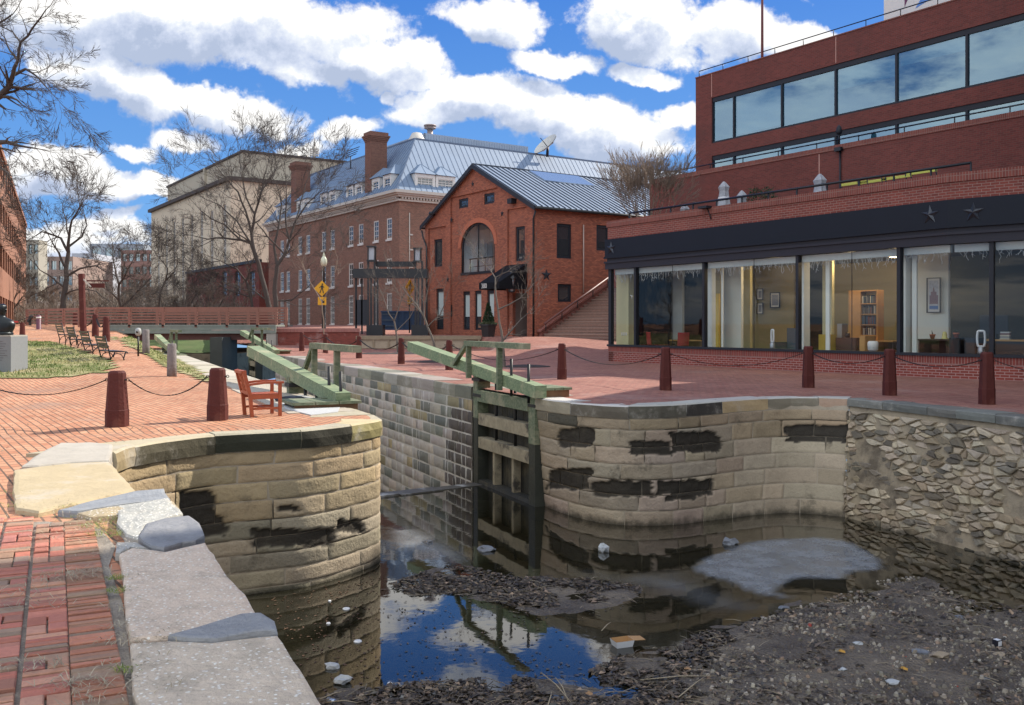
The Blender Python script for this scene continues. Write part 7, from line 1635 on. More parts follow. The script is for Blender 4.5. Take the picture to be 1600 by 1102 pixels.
# ================================================================ bollards and chains
M_bol = plain('oxblood_post', (.085, .02, .016), .7, var=.35, nscale=6, bump=.5, bscale=30, dirt=((.17, .07, .05), .5), spec=.25)
def bollard(h, w, wt):
    t_ = thing('wooden_bollard', 'bollard', 'bollard'); mb = MB(); a, b = w / 2, wt / 2; c_ = .25
    def ring(r, z): k = r * (1 - .42); return [Vector(p_) for p_ in ((-r, -k, z), (-k, -r, z), (k, -r, z), (r, -k, z), (r, k, z), (k, r, z), (-k, r, z), (-r, k, z))]
    R_ = [ring(a, 0), ring(a, h * .3), ring(a * .96, h * .31), ring(b, h - .03), ring(b * .8, h)]
    for A, B in zip(R_, R_[1:]):
        for i in range(8): mb.face([A[i], A[(i + 1) % 8], B[(i + 1) % 8], B[i]])
    mb.face(R_[-1]); mb.build('post', M_bol, t_, True)
    mb = MB(); zz = h * .84
    for sx in (-1, 1): mb.tube([(sx * (b + .0), 0, zz), (sx * (b + .035), 0, zz)], .012, 6); mb.tube([(sx * (b + .05) + .02 * math.cos(x), 0, zz + .02 * math.sin(x)) for x in [k * .785 for k in range(8)]], .006, 5, closed=True)
    mb.build('eye_bolt', M_iron, t_, True); return t_
bol_r = bollard(.97, .25, .19); bol_l = bollard(.81, .285, .21)
M_chain = plain('chain_iron', (.012, .010, .010), .55, .4)
def chain(a, b, sag, link, lab, grp):
    a = Vector(a); b = Vector(b); L = (b - a).length; n = int(L * 1.03 / (link * .78)); mb = MB(); pts = []
    for i in range(n + 1): f = i / n; p_ = a.lerp(b, f); p_.z -= sag * 4 * f * (1 - f); pts.append(p_)
    for i, (p_, q_) in enumerate(zip(pts, pts[1:])):
        c_ = (p_ + q_) / 2; d = (q_ - p_).normalized(); up_ = Vector((0, 0, 1)) if i % 2 else d.cross(Vector((0, 0, 1))).normalized(); y = d.cross(up_).normalized() if i % 2 else up_
        ll = link / 2; ww = link * .3; ring = [c_ + d * (ll * math.cos(x) * (1.0)) + y * (ww * math.sin(x)) for x in [k * math.pi / 4 for k in range(8)]]
        mb.tube(ring, link * .085, 4, closed=True)
    single('post_chain', mb, M_chain, lab, 'chain', (a + b) / 2, grp)
def put_bol(lst, proto, side, grp, z84, labs, rots=None):
    out = []
    for i, (u, v) in enumerate(lst):
        p_ = hit_ground(u, v, side); o = place(proto, i, tuple(p_), 0, labs[i], grp); out.append(p_)
    return out
RB = [(1542, 632), (1390, 618), (1263, 606), (1040, 610), (878, 593), (702, 578.4), (627, 569), (561, 560), (508.6, 552), (471.5, 548.6)]
labs = ['rightmost oxblood wooden bollard on the plaza', 'oxblood bollard in front of the thickest window mullion', 'oxblood bollard below the bookcase window', 'oxblood bollard at the bulge of the curved wall', 'oxblood bollard in front of the brick stair', 'oxblood bollard behind the right green beam', 'oxblood bollard between two round tree pits', 'oxblood bollard at the left end of the timber deck', 'oxblood bollard with the street lamp behind it', 'farthest oxblood bollard on the right quay, before the bright brick wall']
pr_ = put_bol(RB, bol_r, 'r', 'oxblood bollards on the plaza side', .81, labs)
for i, (a, b) in enumerate(zip(pr_, pr_[1:])):
    d = (b - a).normalized(); z = Vector((0, 0, .81)); a2 = a + z + d * .14; b2 = b + z - d * .14; L = (b - a).length
    chain(a2, b2, [.22, .26, .30, .28, .33, .35, .3, .3, .3][i] * min(1, L / 5) + .06, .075 if i < 5 else .11, 'chain sagging between the ' + ['two rightmost plaza bollards', 'bollard by the thick mullion and the one below the bookcase', 'bollard below the bookcase and the one at the wall bulge', 'bollard at the wall bulge and the one before the stair', 'bollard before the stair and the one behind the beam', 'bollard behind the beam and the one between tree pits', 'bollard between tree pits and the one at the deck end', 'deck end bollard and the street lamp bollard', 'two farthest plaza bollards'][i], 'chains on the plaza side')
e = pr_[0] + Vector((2.6, -1.8, 0)); chain(pr_[0] + Vector((.12, -.08, .81)), e + Vector((0, 0, .81)), .3, .075, 'chain running out of view right of the rightmost bollard', 'chains on the plaza side')
LBp = [(340, 657), (183, 667)]; pl_ = put_bol(LBp, bol_l, 'l', 'stubby bollards on the left quay', .68, ['stubby oxblood bollard just left of the red chair', 'stubby oxblood bollard with a peeling face, left of the chair bollard'])
chain(pl_[1] + Vector((.16, .02, .68)), pl_[0] + Vector((-.16, 0, .68)), .26, .07, 'black chain between the two stubby bollards', 'chains on the left quay')
e = pl_[1] + Vector((-2.0, .1, 0)); chain(e + Vector((0, 0, .60)), pl_[1] + Vector((-.16, 0, .68)), .18, .07, 'black chain leaving the view at the left edge', 'chains on the left quay')
FB = [(166, 534, 1.0), (149, 526, 1.0), (117.6, 515.5, 1.15), (35, 534, .98)]; pf = []
for i, (u, v, h) in enumerate(FB):
    Y = h * F_PX / {166: 39, 149: 35, 117.6: 27, 35: 30}[u]; p_ = P(u, v, Y); place(bol_r, 1, tuple(p_), 0, ['dark bollard nearest the bridge steps, right of a row of three', 'middle dark bollard of three by the bridge', 'dark bollard farthest left of three by the bridge', 'lone dark bollard at the far edge of the lawn'][i], 'bollards by the bridge', scale=h / .97); pf.append(p_)
chain(pf[0] + Vector((-.1, .1, .8)), pf[1] + Vector((.1, -.1, .8)), .3, .12, 'chain between the two nearest bollards by the bridge', 'chains by the bridge')
chain(pf[1] + Vector((-.1, .1, .8)), pf[2] + Vector((.1, -.1, .8)), .45, .12, 'chain between the two farther bollards by the bridge', 'chains by the bridge')
# weathered mooring posts, ring post, sign post, barrier
M_wp = plain('grey_timber', (.19, .165, .16), .9, var=.35, nscale=9, bump=.8, bscale=20)
for u, v, h, l in ((268.5, 588, .88, 'weathered grey timber post nearer the lock'), (228, 553, .88, 'weathered grey timber post farther up the bank')):
    Y = h * F_PX / (51 if u > 250 else 38); p_ = P(u, v, Y); mb = MB(); mb.lathe(p_, [(.135, -.1), (.13, .3), (.12, h - .03), (.10, h)], 10); single('mooring_post', mb, M_wp, l, 'post', p_, 'weathered posts by the lock')
p_ = P(216, 557, 30.); t_ = thing('ring_post', 'slim black post with a pale round head beside the path', 'post', tuple(p_)); mb = MB(); mb.tube([p_, p_ + Vector((0, 0, .68))], .03, 8); mb.build('pole', M_iron, t_); mb = MB(); mb.lathe(p_ + Vector((0, 0, .66)), [(.05, 0), (.09, .05), (.1, .15), (.08, .23), (.03, .26)], 10); mb.build('head', plain('pale_head', (.35, .35, .34), .6), t_); mb = MB(); mb.lathe(p_ + Vector((0, -.09, .76)), [(.035, 0), (.035, .06)], 8); mb.build('lens', M_iron, t_)
p_ = P(130.5, 523, 44.); sp_ = thing('finger_post', 'tall dark timber post carrying two blank boards near the bridge', 'signpost', tuple(p_)); zt = EYE + (HY - 428) / F_PX * 44
mb = MB(); mb.bar(p_, (p_.x - .1, p_.y, zt), .22, .22, up=Vector((0, 1, 0))); mb.build('post', M_bol, sp_)
F_s = Fr((p_.x, p_.y), (1, .15)); mb = MB(); mb.fb(F_s, .15, 1.15, -.03, .03, zt - .36, zt - .30); mb.build('arm', M_bol, sp_); mb = MB(); mb.fb(F_s, .25, .95, -.03, .03, zt - .66, zt - .45); mb.build('sign_board', M_bol, sp_)
mb = MB(); mb.bar(F_s.w(0, .05, zt - .25), F_s.w(.35, .05, zt - .62), .03, .06); mb.build('brace', M_cream, sp_)
p_ = hit_ground(60, 520, 'l'); p_ = P(60.5, 520, 55.); t_ = thing('striped_bollard', 'dark red traffic bollard with two white bands by the fence', 'bollard', tuple(p_)); mb = MB(); mb.lathe(p_, [(.2, 0), (.14, .03), (.13, 1.0), (.05, 1.05)], 12); mb.build('body', plain('maroon_plastic', (.10, .02, .04), .5), t_); mb = MB()
for z in (.5, .85): mb.lathe(p_ + Vector((0, 0, z)), [(.134, 0), (.134, .09)], 12)
mb.build('white_band', M_white, t_)
p_ = P(33, 516, 58.); t_ = thing('barrier_arm', 'white and red barrier arm across the path at the left edge', 'barrier', tuple(p_)); a_ = P(22, 503, 58.); b_ = P(-12, 503, 58.); mb = MB(); mb.bar(a_, b_, .07, .1); mb.build('arm', M_white, t_); mb = MB(); mb.bar(a_ + Vector((.25, 0, 0)), a_, .072, .102); mb.build('arm_tip', plain('signal_red', (.45, .04, .03), .5), t_); mb = MB(); mb.bar(P(24, 503, 58.), P(50, 494, 58.), .03, .03); mb.bar(P(44, 503, 58.), P(50, 494, 58.), .25, .12); mb.bar(P(47, 494, 58.), P(47, 520, 58.), .12, .12, up=Vector((0, 1, 0))); mb.build('linkage', M_iron, t_)

# ================================================================ lawn, benches, statue
LWN = [(-40, 592), (60, 591), (120, 588), (165, 581), (176, 575), (160, 560), (120, 548), (95, 539), (78, 534.5), (30, 534.5), (-40, 534)]
lp_ = []
for u, v in LWN: p_ = hit_ground(u, v, 'l'); lp_.append((p_.x, p_.y))
BK2 = [(178, 527), (200, 540), (240, 558), (262, 574), (300, 587), (330, 597), (310, 584), (290, 572), (262, 557), (243, 548), (215, 533)]
bp_ = []
for u, v in BK2: p_ = hit_ground(u, v, 'l'); bp_.append((p_.x, p_.y))
mt, t, b, o = newmat('lawn'); tc = t.new('ShaderNodeNewGeometry').outputs[0]
gcol = t.ramp(t.noise(tc, .9, 7., .7), [(.34, (.08, .12, .025)), (.46, (.19, .19, .06)), (.58, (.31, .27, .13)), (.75, (.38, .31, .18))])
t.put(b.inputs['Base Color'], gcol); b.inputs['Roughness'].default_value = .95; t.put(b.inputs['Normal'], t.new('ShaderNodeBump', {'Strength': .8, 'Distance': .03, 'Height': t.noise(tc, 30., 4., .6)}))
def turf(poly, name, n, lab, seed):
    xs = [p_[0] for p_ in poly]; ys = [p_[1] for p_ in poly]; mb = MB(); st = .4; i0, i1, j0, j1 = int(min(xs) / st) - 1, int(max(xs) / st) + 1, int(min(ys) / st) - 1, int(max(ys) / st) + 1
    for i in range(i0, i1):
        for j in range(j0, j1):
            c_ = ((i + .5) * st, (j + .5) * st)
            if dist_poly(c_[0], c_[1], poly) > -.1 + .15 * nz(c_[0], c_[1], 0, 1.5): mb.face([Vector((x, y, h_left(x, y) + .025)) for x, y in ((i * st, j * st), ((i + 1) * st, j * st), ((i + 1) * st, (j + 1) * st), (i * st, (j + 1) * st))])
    tag(mb.build(name, mt), kind='structure'); rn = random.Random(seed); mb = MB(); k = 0
    while k < n:
        x, y = rn.uniform(min(xs), max(xs)), rn.uniform(min(ys), max(ys))
        if not in_poly(x, y, poly): continue
        k += 1; z = h_left(x, y) + .02; a = rn.uniform(0, 6.28); w = .012; h = rn.uniform(.03, .09); g_ = nz(x, y, 4, .7) + .3 * rn.random()
        c_ = jit((.10, .15, .03) if g_ > .12 else (.34, .30, .14), rn, .3); mb.face([Vector((x - w * math.cos(a), y - w * math.sin(a), z)), Vector((x + w * math.cos(a), y + w * math.sin(a), z)), Vector((x + rn.uniform(-.04, .04), y + rn.uniform(-.04, .04), z + h))], col=c_)
    tag(mb.build(name + '_blades', attr(name + '_blade', rough=.8, var=.1, bump=0)), lab, 'grass', kind='stuff')
turf(lp_, 'lawn', 9000, 'short patchy winter grass behind the benches', 1); turf(bp_, 'verge', 2500, 'thin dry grass verge between path and lock', 2)
def bench():
    t_ = thing('park_bench', 'bench', 'bench'); Mb2 = plain('bench_black', (.012, .012, .014), .4); W = .85
    mb = MB()
    for k in range(5): mb.box(-W, W, -.42 + k * .09, -.35 + k * .09, .42 + .004 * k, .45 + .004 * k)
    mb.build('seat', plain('bench_seat', (.045, .04, .04), .35), t_, True); mb = MB()
    for k in range(4): z = .54 + k * .105; y = .06 + .03 * k; mb.hexa([Vector(p_) for p_ in ((-W, y, z), (W, y, z), (W, y + .025, z), (-W, y + .025, z), (-W, y + .02, z + .075), (W, y + .02, z + .075), (W, y + .045, z + .075), (-W, y + .045, z + .075))])
    mb.build('backrest', plain('bench_slat', (.04, .022, .018), .45), t_, True)
    for x in (-W + .05, W - .05):
        mb = MB(); mb.tube([(x, -.42, 0), (x, -.40, .22), (x, -.46, .42)], .022, 6); mb.tube([(x, .02, 0), (x, .0, .25), (x, .05, .45), (x, .17, .95)], .022, 6); mb.tube([(x, -.46, .43), (x, .05, .43)], .02, 6); mb.tube([(x, -.40, .20), (x, -.33, .33), (x, -.2, .38), (x, -.08, .33), (x, .0, .18)], .015, 5); mb.build('end_frame', Mb2, t_, True)
        mb = MB(); mb.tube([(x, .09, .62), (x, -.2, .63), (x, -.46, .62), (x, -.5, .56)], .02, 6) if False else mb.tube([(x, -.46, .43), (x, -.52, .40), (x, -.5, .36)], .02, 6); mb.build('scroll', Mb2, t_, True)
    return t_
bn = bench()
for i, (u, v, Y, l) in enumerate([(168, 571, 29.8, 'nearest black park bench on the lawn edge'), (141, 559, 32.8, 'second nearest black park bench'), (118, 549, 35.8, 'third black park bench along the path'), (99, 540, 38.8, 'farthest black park bench along the path')]):
    p_ = P(u, v, Y); p_ = p_ - BD * .85 + AD * .1; place(bn, i, tuple(p_), math.atan2(-BD.y, -BD.x) , l, 'black benches along the path')
    mb = MB(); F_n = Fr((p_.x, p_.y), BD, -AD)
    if i == 0: q = p_ + BD * .85; mb.fb(Fr((q.x, q.y), BD, -AD), -.25, .2, -.75, -.1, p_.z - .25, p_.z + .01); single('bench_pad', mb, M_conc, 'grey concrete pad under the nearest bench', 'pad', (q.x, q.y, p_.z - .2))
# statue bust on its pedestal at the left edge
p_ = P(-18, 584, 25.8); t_ = thing('stone_pedestal', 'grey granite pedestal with an engraved face at the left edge', 'pedestal', tuple(p_)); zt = EYE + (HY - 524) / F_PX * 25.8; xr_ = P(17, 0, 25.8).x
F_pd = Fr((xr_ - 1.0, 25.8), (1, 0)); M_gran = plain('granite', (.20, .21, .22), .7, var=.2, nscale=25)
mb = MB(); mb.fb(F_pd, 0, 1.0, -.9, 0, p_.z - .1, zt - .04); mb.build('block', M_gran, t_); mb = MB(); mb.fb(F_pd, .0, .99, -.9, .004, zt - .039, zt); mb.build('top', M_conc, t_)
mb = MB(); rn = random.Random(1)
for k in range(9): z = zt - .18 - .065 * k; mb.fb(F_pd, .45 + rn.uniform(0, .05), .90 - rn.uniform(0, .15), 0, .004, z, z + .012)
mb.build('engraving', plain('engraved', (.09, .09, .095), .8), t_)
c_ = F_pd.w(.52, -.4, zt); M_brz = plain('bronze_dark', (.02, .024, .026), .38, .6, var=.3)
t_ = thing('bronze_bust', 'dark bronze bust of a person on the granite pedestal', 'statue', tuple(c_)); mb = MB()
mb.lathe(c_, [(.30, 0), (.31, .06), (.26, .1)], 16); rows_ = []
prof = [(.30, .20, .08), (.36, .21, .2), (.38, .2, .32), (.30, .17, .42), (.12, .11, .5), (.075, .08, .56), (.085, .10, .60), (.10, .125, .68), (.105, .13, .76), (.09, .115, .83), (.05, .06, .875), (.0, .0, .885)]
for a, b_, z in prof: rows_.append([c_ + Vector((a * math.cos(x) + (.02 if z > .5 else 0), b_ * math.sin(x) * (1.1 if math.sin(x) < 0 else 1), z)) for x in [k * math.pi / 10 for k in range(21)]])
mb.grid(rows_); mb.blob(c_ + Vector((.02, -.15, .70)), (.02, .035, .03), 2, 1); mb.blob(c_ + Vector((.13, 0, .70)), (.015, .03, .04), 3, 1); mb.build('body', M_brz, t_)
mb = MB(); mb.blob(c_ + Vector((.02, .02, .80)), (.115, .13, .09), 8, 2, am=.25); mb.build('hair', M_brz, t_)

# ================================================================ red slatted armchair
cp = G(398, 660); q_front = G(432, 652); ch = thing('wooden_armchair', 'bright red brown wooden armchair with a lattice back on the brick quay', 'chair', tuple(cp)); M_ch = plain('chair_stain', (.36, .085, .03), .45, var=.25, nscale=10, bump=.15)
nb_ = G(391, 652.5); nf = G(432, 650.5); xd = Vector((nf.x - nb_.x, nf.y - nb_.y, 0)).normalized(); yd = Vector((-xd.y, xd.x, 0)); D_c = .50; W_c = .54
O_c = Vector((nb_.x, nb_.y, 0))
def cw(x, y, z): return O_c + xd * x * .95 + yd * y * .9 + Vector((0, 0, z * .83))
def cbar(nm, a, b, w, h, up=Vector((0, 0, 1))): mb = MB(); mb.bar(cw(*a), cw(*b), w, h, up=up); mb.build(nm, M_ch, ch)
for y in (0, W_c):
    mb = MB(); mb.bar(cw(.03, y, 0), cw(-.0, y, .40), .05, .055, up=xd); mb.bar(cw(0, y, .40), cw(-.11, y, .90), .05, .055, up=xd); mb.build('leg', M_ch, ch)
    cbar('leg', (D_c, y, 0), (D_c, y, .64), .05, .05, up=xd)
    mb = MB(); mb.bar(cw(-.05, y, .62), cw(.22, y, .655), .07, .035); mb.bar(cw(.22, y, .655), cw(D_c + .06, y, .655), .07, .035); mb.build('armrest', M_ch, ch)
    cbar('stretcher', (.03, y, .16), (D_c - .02, y, .16), .028, .035); cbar('seat_rail', (.02, y, .385), (D_c - .02, y, .385), .03, .07)
cbar('stretcher', (D_c * .5, .02, .16), (D_c * .5, W_c - .02, .16), .028, .035); cbar('seat_rail', (D_c, .02, .385), (D_c, W_c - .02, .385), .03, .07)
mb = MB()
for k in range(6): x = .03 + k * .088; mb.bar(cw(x, -.0, .43), cw(x, W_c, .43), .072, .02)
mb.build('seat', M_ch, ch)
mb = MB()
def bk(y, f): return cw(lerp(-.015, -.105, f), y, lerp(.46, .87, f))
mb.bar(bk(.02, .02), bk(W_c - .02, .02), .05, .04); mb.bar(bk(.0, 1), bk(W_c, 1), .08, .045); 
for k in range(3): y = W_c / 2 + (k - 1) * .045; mb.bar(bk(y, .04), bk(y, .97), .02, .016, up=xd)
for s0_ in (.06, W_c - .18):
    for (ya, fa, yb, fb_) in ((0, 0, .12, .5), (.12, 0, 0, .5), (0, .5, .12, 1), (.12, .5, 0, 1), (.06, 0, .12, .25), (.06, .97, .0, .75)): mb.bar(bk(s0_ + ya, fa * .93 + .04), bk(s0_ + yb, fb_ * .93 + .04), .02, .014, up=xd)
    mb.bar(bk(s0_ - .0, .04), bk(s0_ - .0, .97), .016, .014, up=xd)
mb.build('backrest', M_ch, ch)

# ================================================================ steel portal, skip, lamp, signs, planter
t_ = thing('steel_portal', 'tall black steel frame with two glass lanterns in front of the hotel', 'frame structure', (-9, 61, GZ)); YP = 60.; F_st = Fr((P(574, 0, YP).x, YP), (1, 0))
def sx_(u): return P(u, 0, YP).x - F_st.p.x
def sz(v): return EYE + (HY - v) / F_PX * YP
mb = MB(); mb.fb(F_st, sx_(551), sx_(668), -.9, 0, sz(434.5), sz(420)); mb.build('main_beam', M_black, t_)
mb = MB(); mb.fb(F_st, sx_(586), sx_(646), -.9, -.4, sz(416), sz(408)); mb.build('upper_beam', M_black, t_)
for u0, u1 in ((573, 596), (643, 667)): mb = MB(); mb.fb(F_st, sx_(u0), sx_(u1) + .1, -1.1, .15, GZ, sz(508)); mb.build('plinth', M_black, t_)
for u in (575, 579.5, 585, 589.5, 649, 653.5, 659.5, 664.5): mb = MB(); s = sx_(u); o = -.1 if int(u) % 2 else -.9; mb.fb(F_st, s - .06, s + .06, o - .06, o + .06, sz(508), sz(420) + (.5 if u in (575, 585, 649, 659.5) else 0)); mb.build('column', M_black, t_)
mb = MB(); mb.fb(F_st, sx_(551.5), sx_(551.5) + .12, -.9, -.8, GZ, sz(434)); mb.fb(F_st, sx_(561), sx_(561) + .1, -.9, -.8, GZ, sz(434)); mb.build('column', M_black, t_)
mb = MB(); mb.fb(F_st, sx_(552.5), sx_(572.5), -.85, -.8, sz(508), sz(468)); mb.build('panel', plain('portal_panel', (.02, .022, .032), .5), t_)
for u0, u1, va, vb in ((574, 586, 384, 409), (646.5, 657.5, 387, 410)):
    g_ = MB(); a, b_ = sx_(u0), sx_(u1); 
    for x in (a, b_ - .06): 
        for o in (-.55, -.06): g_.fb(F_st, x, x + .06, o, o + .06, sz(vb), sz(va))
    g_.fb(F_st, a - .05, b_ + .05, -.6, .05, sz(va) - .1, sz(va)); g_.fb(F_st, a - .05, b_ + .05, -.6, .05, sz(vb), sz(vb) + .12); l_ = g_.build('lantern', M_black, t_)
    g_ = MB(); g_.fb(F_st, a + .08, b_ - .08, -.45, -.08, sz(vb) + .12, sz(va) - .1); g_.build('frosted_glass', plain('frosted_panel', (.42, .44, .48), .4), l_)
q = P(596, 516, 64.); t_ = thing('waste_skip', 'big dented blue steel skip behind the black portal', 'skip', tuple(q)); F_k = Fr((q.x, q.y), (1, .12)); M_sk = plain('skip_blue', (.025, .06, .13), .6, var=.4, nscale=2, dirt=((.10, .09, .09), .5)); kz0, kz1 = EYE + (HY - 516) / F_PX * 64, EYE + (HY - 486) / F_PX * 64; kL = P(662, 0, 64.).x - q.x
mb = MB(); mb.fb(F_k, 0, kL, -2.2, 0, kz0, kz1 - .06); mb.build('skip_body', M_sk, t_); mb = MB(); mb.fb(F_k, -.05, kL + .05, -.1, .08, kz1 - .1, kz1); mb.build('skip_rim', M_sk, t_)
for k in range(5): mb = MB(); s = 1.0 + k * .42; mb.fb(F_k, s, s + .1, 0, .1, kz0, kz1 - .1); mb.build('rib', M_sk, t_)
mb = MB()
for k in range(3): mb.fb(F_k, 0, .95, .001, .07, kz0 + .25 + k * .4, kz0 + .33 + k * .4)
mb.build('skip_door', plain('skip_door_blue', (.07, .10, .14), .6, var=.3), t_)
# lamp post
q = P(506, 520, 66.); zt = EYE + (HY - 394) / F_PX * 66; t_ = thing('street_lamp', 'black street lamp with a cream acorn globe in front of the hotel', 'street lamp', (q.x, q.y, .9))
mb = MB(); mb.lathe((q.x, q.y, .6), [(.22, 0), (.2, .3), (.12, .9), (.08, 1.2), (.065, zt - 1.8), (.1, zt - 1.75), (.16, zt - 1.7), (.1, zt - 1.62)], 12); mb.build('pole', M_black, t_)
mb = MB(); mb.lathe((q.x, q.y, zt - 1.02), [(.12, 0), (.21, .12), (.24, .32), (.2, .55), (.1, .7), (.06, .74), (.1, .79), (.04, .9), (.01, 1.0)], 16); mb.build('globe', plain('cream_globe', (.62, .62, .45), .4), t_)
M_sy = plain('sign_yellow', (.72, .36, .01), .5, var=.05)
def ped_sign(u, v, Y, lab, tilt=.12, narrow=1.):
    q = P(u, v, Y); t_ = thing('pedestrian_sign', lab, 'road sign', tuple(q)); F = Fr((q.x, q.y), (narrow, tilt + (1 - narrow))); r = .56; z = q.z; mb = MB(); mb.fprism(F, [(0, z - r), (r * .98, z), (0, z + r), (-r * .98, z)], 0, .02); mb.build('diamond', M_sy, t_)
    mb = MB(); mb.fb(F, -.28, .3, 0, .02, z - r - .60, z - r - .03); mb.build('arrow_plate', M_sy, t_)
    mb = MB(); o = (.021, .03); mb.fprism(F, [(.03 + .06 * math.cos(k), z + .30 + .06 * math.sin(k)) for k in [j * .785 for j in range(8)]], *o)
    for pts in ([(-.06, .22), (.08, .22), (.07, -.02), (-.05, -.02)], [(-.05, .2), (-.19, .06), (-.15, .03), (-.03, .14)], [(.06, .2), (.17, .08), (.14, .04), (.05, .13)], [(-.05, 0), (.01, 0), (-.12, -.34), (-.18, -.32)], [(.0, 0), (.07, 0), (.14, -.33), (.08, -.34)]): mb.fprism(F, [(a, z + b_) for a, b_ in pts], *o)
    zz = z - r - .32; mb.fprism(F, [(-.15, zz + .13), (-.1, zz + .17), (.12, zz - .02), (.07, zz - .07)], *o); mb.fprism(F, [(.17, zz - .14), (.17, zz + .06), (-.04, zz - .14)], *o); mb.build('symbol', M_iron, t_)
    mb = MB(); mb.tube([F.w(.02, -.05, .9), F.w(.02, -.05, z + r * .9)], .04, 6); mb.build('pole', M_black if u < 600 else M_dgrey, t_)
ped_sign(503, 451, 65., 'yellow pedestrian crossing sign on the street lamp, left one'); ped_sign(640.5, 449, 63., 'yellow pedestrian crossing sign behind the thin trees near the orange house, right one', .75, .6)
q = hit_ground(762, 526, 'r'); q = P(763, 526.5, 53.); t_ = thing('conifer_planter', 'black tapered planter with a small conical evergreen by the awning', 'planter', tuple(q)); mb = MB(); mb.lathe(q, [(.34, 0), (.44, .62), (.5, .64), (.5, .72), (.42, .72)], 8, sm=False); mb.build('pot', M_black, t_)
def cone_fol(t_, q, r, h, n, seed, name='foliage', col=(.02, .05, .022)):
    rn = random.Random(seed); mb = MB()
    for _ in range(n):
        a = rn.uniform(0, 6.28); z = rn.random() ** 1.3; rr_ = r * (1 - z) * rn.uniform(.55, 1.05) + .02; c_ = Vector(q) + Vector((rr_ * math.cos(a), rr_ * math.sin(a), h * z)); d = Vector((math.cos(a) * .5, math.sin(a) * .5, .8 + rn.uniform(-.4, .3))).normalized(); w = d.cross(Vector((rn.uniform(-1, 1), rn.uniform(-1, 1), .2))).normalized(); L_ = rn.uniform(.06, .13)
        mb.face([c_, c_ + d * L_ * .5 + w * .018, c_ + d * L_, c_ + d * L_ * .5 - w * .018], col=jit(col, rn, .6))
    mb.build(name, MATS.get('needles') or attr('needles', rough=.7, var=.2, bump=0), t_)
cone_fol(t_, q + Vector((0, 0, .85)), .3, 1.05, 1400, 4); cone_fol(t_, q + Vector((0, 0, .7)), .5, .22, 700, 5, 'underplanting', (.10, .13, .07)); mb = MB(); mb.tube([q + Vector((0, 0, .6)), q + Vector((0, 0, 1.3))], .03, 5); mb.build('stem', M_dw, t_)
# round tree pits
M_mulch = plain('pit_mulch', (.045, .033, .03), .95, var=.6, nscale=16, bump=1., bscale=40)
for u, v, w, l in ((822, 573, 76, 'round dark tree pit beside the handrail of the right gate'), (677, 566, 52, 'round dark tree pit behind the beam end'), (640, 552.5, 78, 'long dark tree pit nearest the timber deck'), (590, 553, 60, 'dark tree pit in front of the brick wall end')):
    p_ = G(u, v); r = w / F_PX * p_.y / 2; mb = MB(); mb.lathe((p_.x, p_.y, 0), [(r, -.05), (r, .012), (r * .95, .02), (r * .6, .05), (r * .2, .07)], 28); single('tree_pit', mb, M_mulch, l, 'tree pit', (p_.x, p_.y, 0), 'tree pits on the plaza')
# ================================================================ bare winter trees
M_bark = plain('dark_bark', (.065, .053, .046), .9, var=.35, nscale=3, bump=.5, bscale=12)
M_barkl = plain('pale_bark', (.14, .12, .10), .85, var=.3, nscale=4, bump=.3)
M_barkt = plain('tan_bark', (.24, .18, .135), .85, var=.3, nscale=4)
M_sil = plain('sycamore_bark', (.34, .31, .27), .85, var=.4, nscale=2)
def limb(mb, rn, p, d, L, r, lev, spread, trop, minr, nseg=5, kids_=(2, 4), wob=.16, decay=.66, sides=None):
    pts = [p]; rad = [r]; q = p; dd_ = d.normalized(); sl = L / nseg; dirs = [dd_]
    for i in range(nseg):
        dd_ = (dd_ + Vector((rn.gauss(0, wob), rn.gauss(0, wob), rn.gauss(0, wob * .6) + trop))).normalized(); q = q + dd_ * sl; pts.append(q); dirs.append(dd_); rad.append(max(minr, r * (1 - .62 * (i + 1) / nseg)))
    mb.tube(pts, rad, sides or (6 if r > .06 else 4 if r > .02 else 3), cap=False)
    if lev <= 0: return
    n = rn.randint(*kids_) + (1 if lev < 3 else 0)
    for k in range(n):
        f = rn.uniform(.3, 1.) if k else 1.; i = min(nseg, max(1, int(f * nseg + .5))); b = pts[i]; a = dirs[i]
        ax = a.cross(Vector((rn.gauss(0, 1), rn.gauss(0, 1), rn.gauss(0, 1))))
        if ax.length < .01: continue
        ax.normalize(); ang = rn.uniform(.5, 1.) * spread * (.5 if k == 0 else 1); nd = (a * math.cos(ang) + ax * math.sin(ang))
        limb(mb, rn, b, nd, L * decay * rn.uniform(.75, 1.15), rad[i] * rn.uniform(.6, .8), lev - 1, spread, trop, minr, max(3, nseg - 1), kids_, wob, decay)
def tree_mesh(seed, H, r, lev, spread=.75, trop=.05, minr=.008, trunk=.3, kids_=(3, 4), decay=.68, wob=.14):
    rn = random.Random(seed); tr = MB(); cr = MB(); top = Vector((rn.uniform(-.03, .03) * H, rn.uniform(-.03, .03) * H, H * trunk)); tr.tube([(0, 0, -.3), (0, 0, .15), top * .5, top], [r * 1.5, r * 1.1, r, r * .85], 8, cap=False)
    n = rn.randint(3, 4)
    for k in range(n):
        a = 2 * math.pi * k / n + rn.uniform(-.5, .5); t_ = rn.uniform(.25, .65) if k else .08; limb(cr, rn, top - Vector((0, 0, rn.uniform(0, .25) * H * trunk)), Vector((math.sin(t_) * math.cos(a), math.sin(t_) * math.sin(a), math.cos(t_))), H * .36 * rn.uniform(.8, 1.1), r * rn.uniform(.5, .7), lev, spread, trop, minr, 6, kids_, wob, decay)
    return tr, cr
def make_tree(name, lab, loc, tm, mat, grp=None, rz=0.):
    t_ = thing(name, lab, 'tree', (0, 0, 0), 0, grp); tm[0].build('trunk', mat, t_, True); tm[1].build('crown', mat, t_, True); return place(t_, 0, loc, rz)
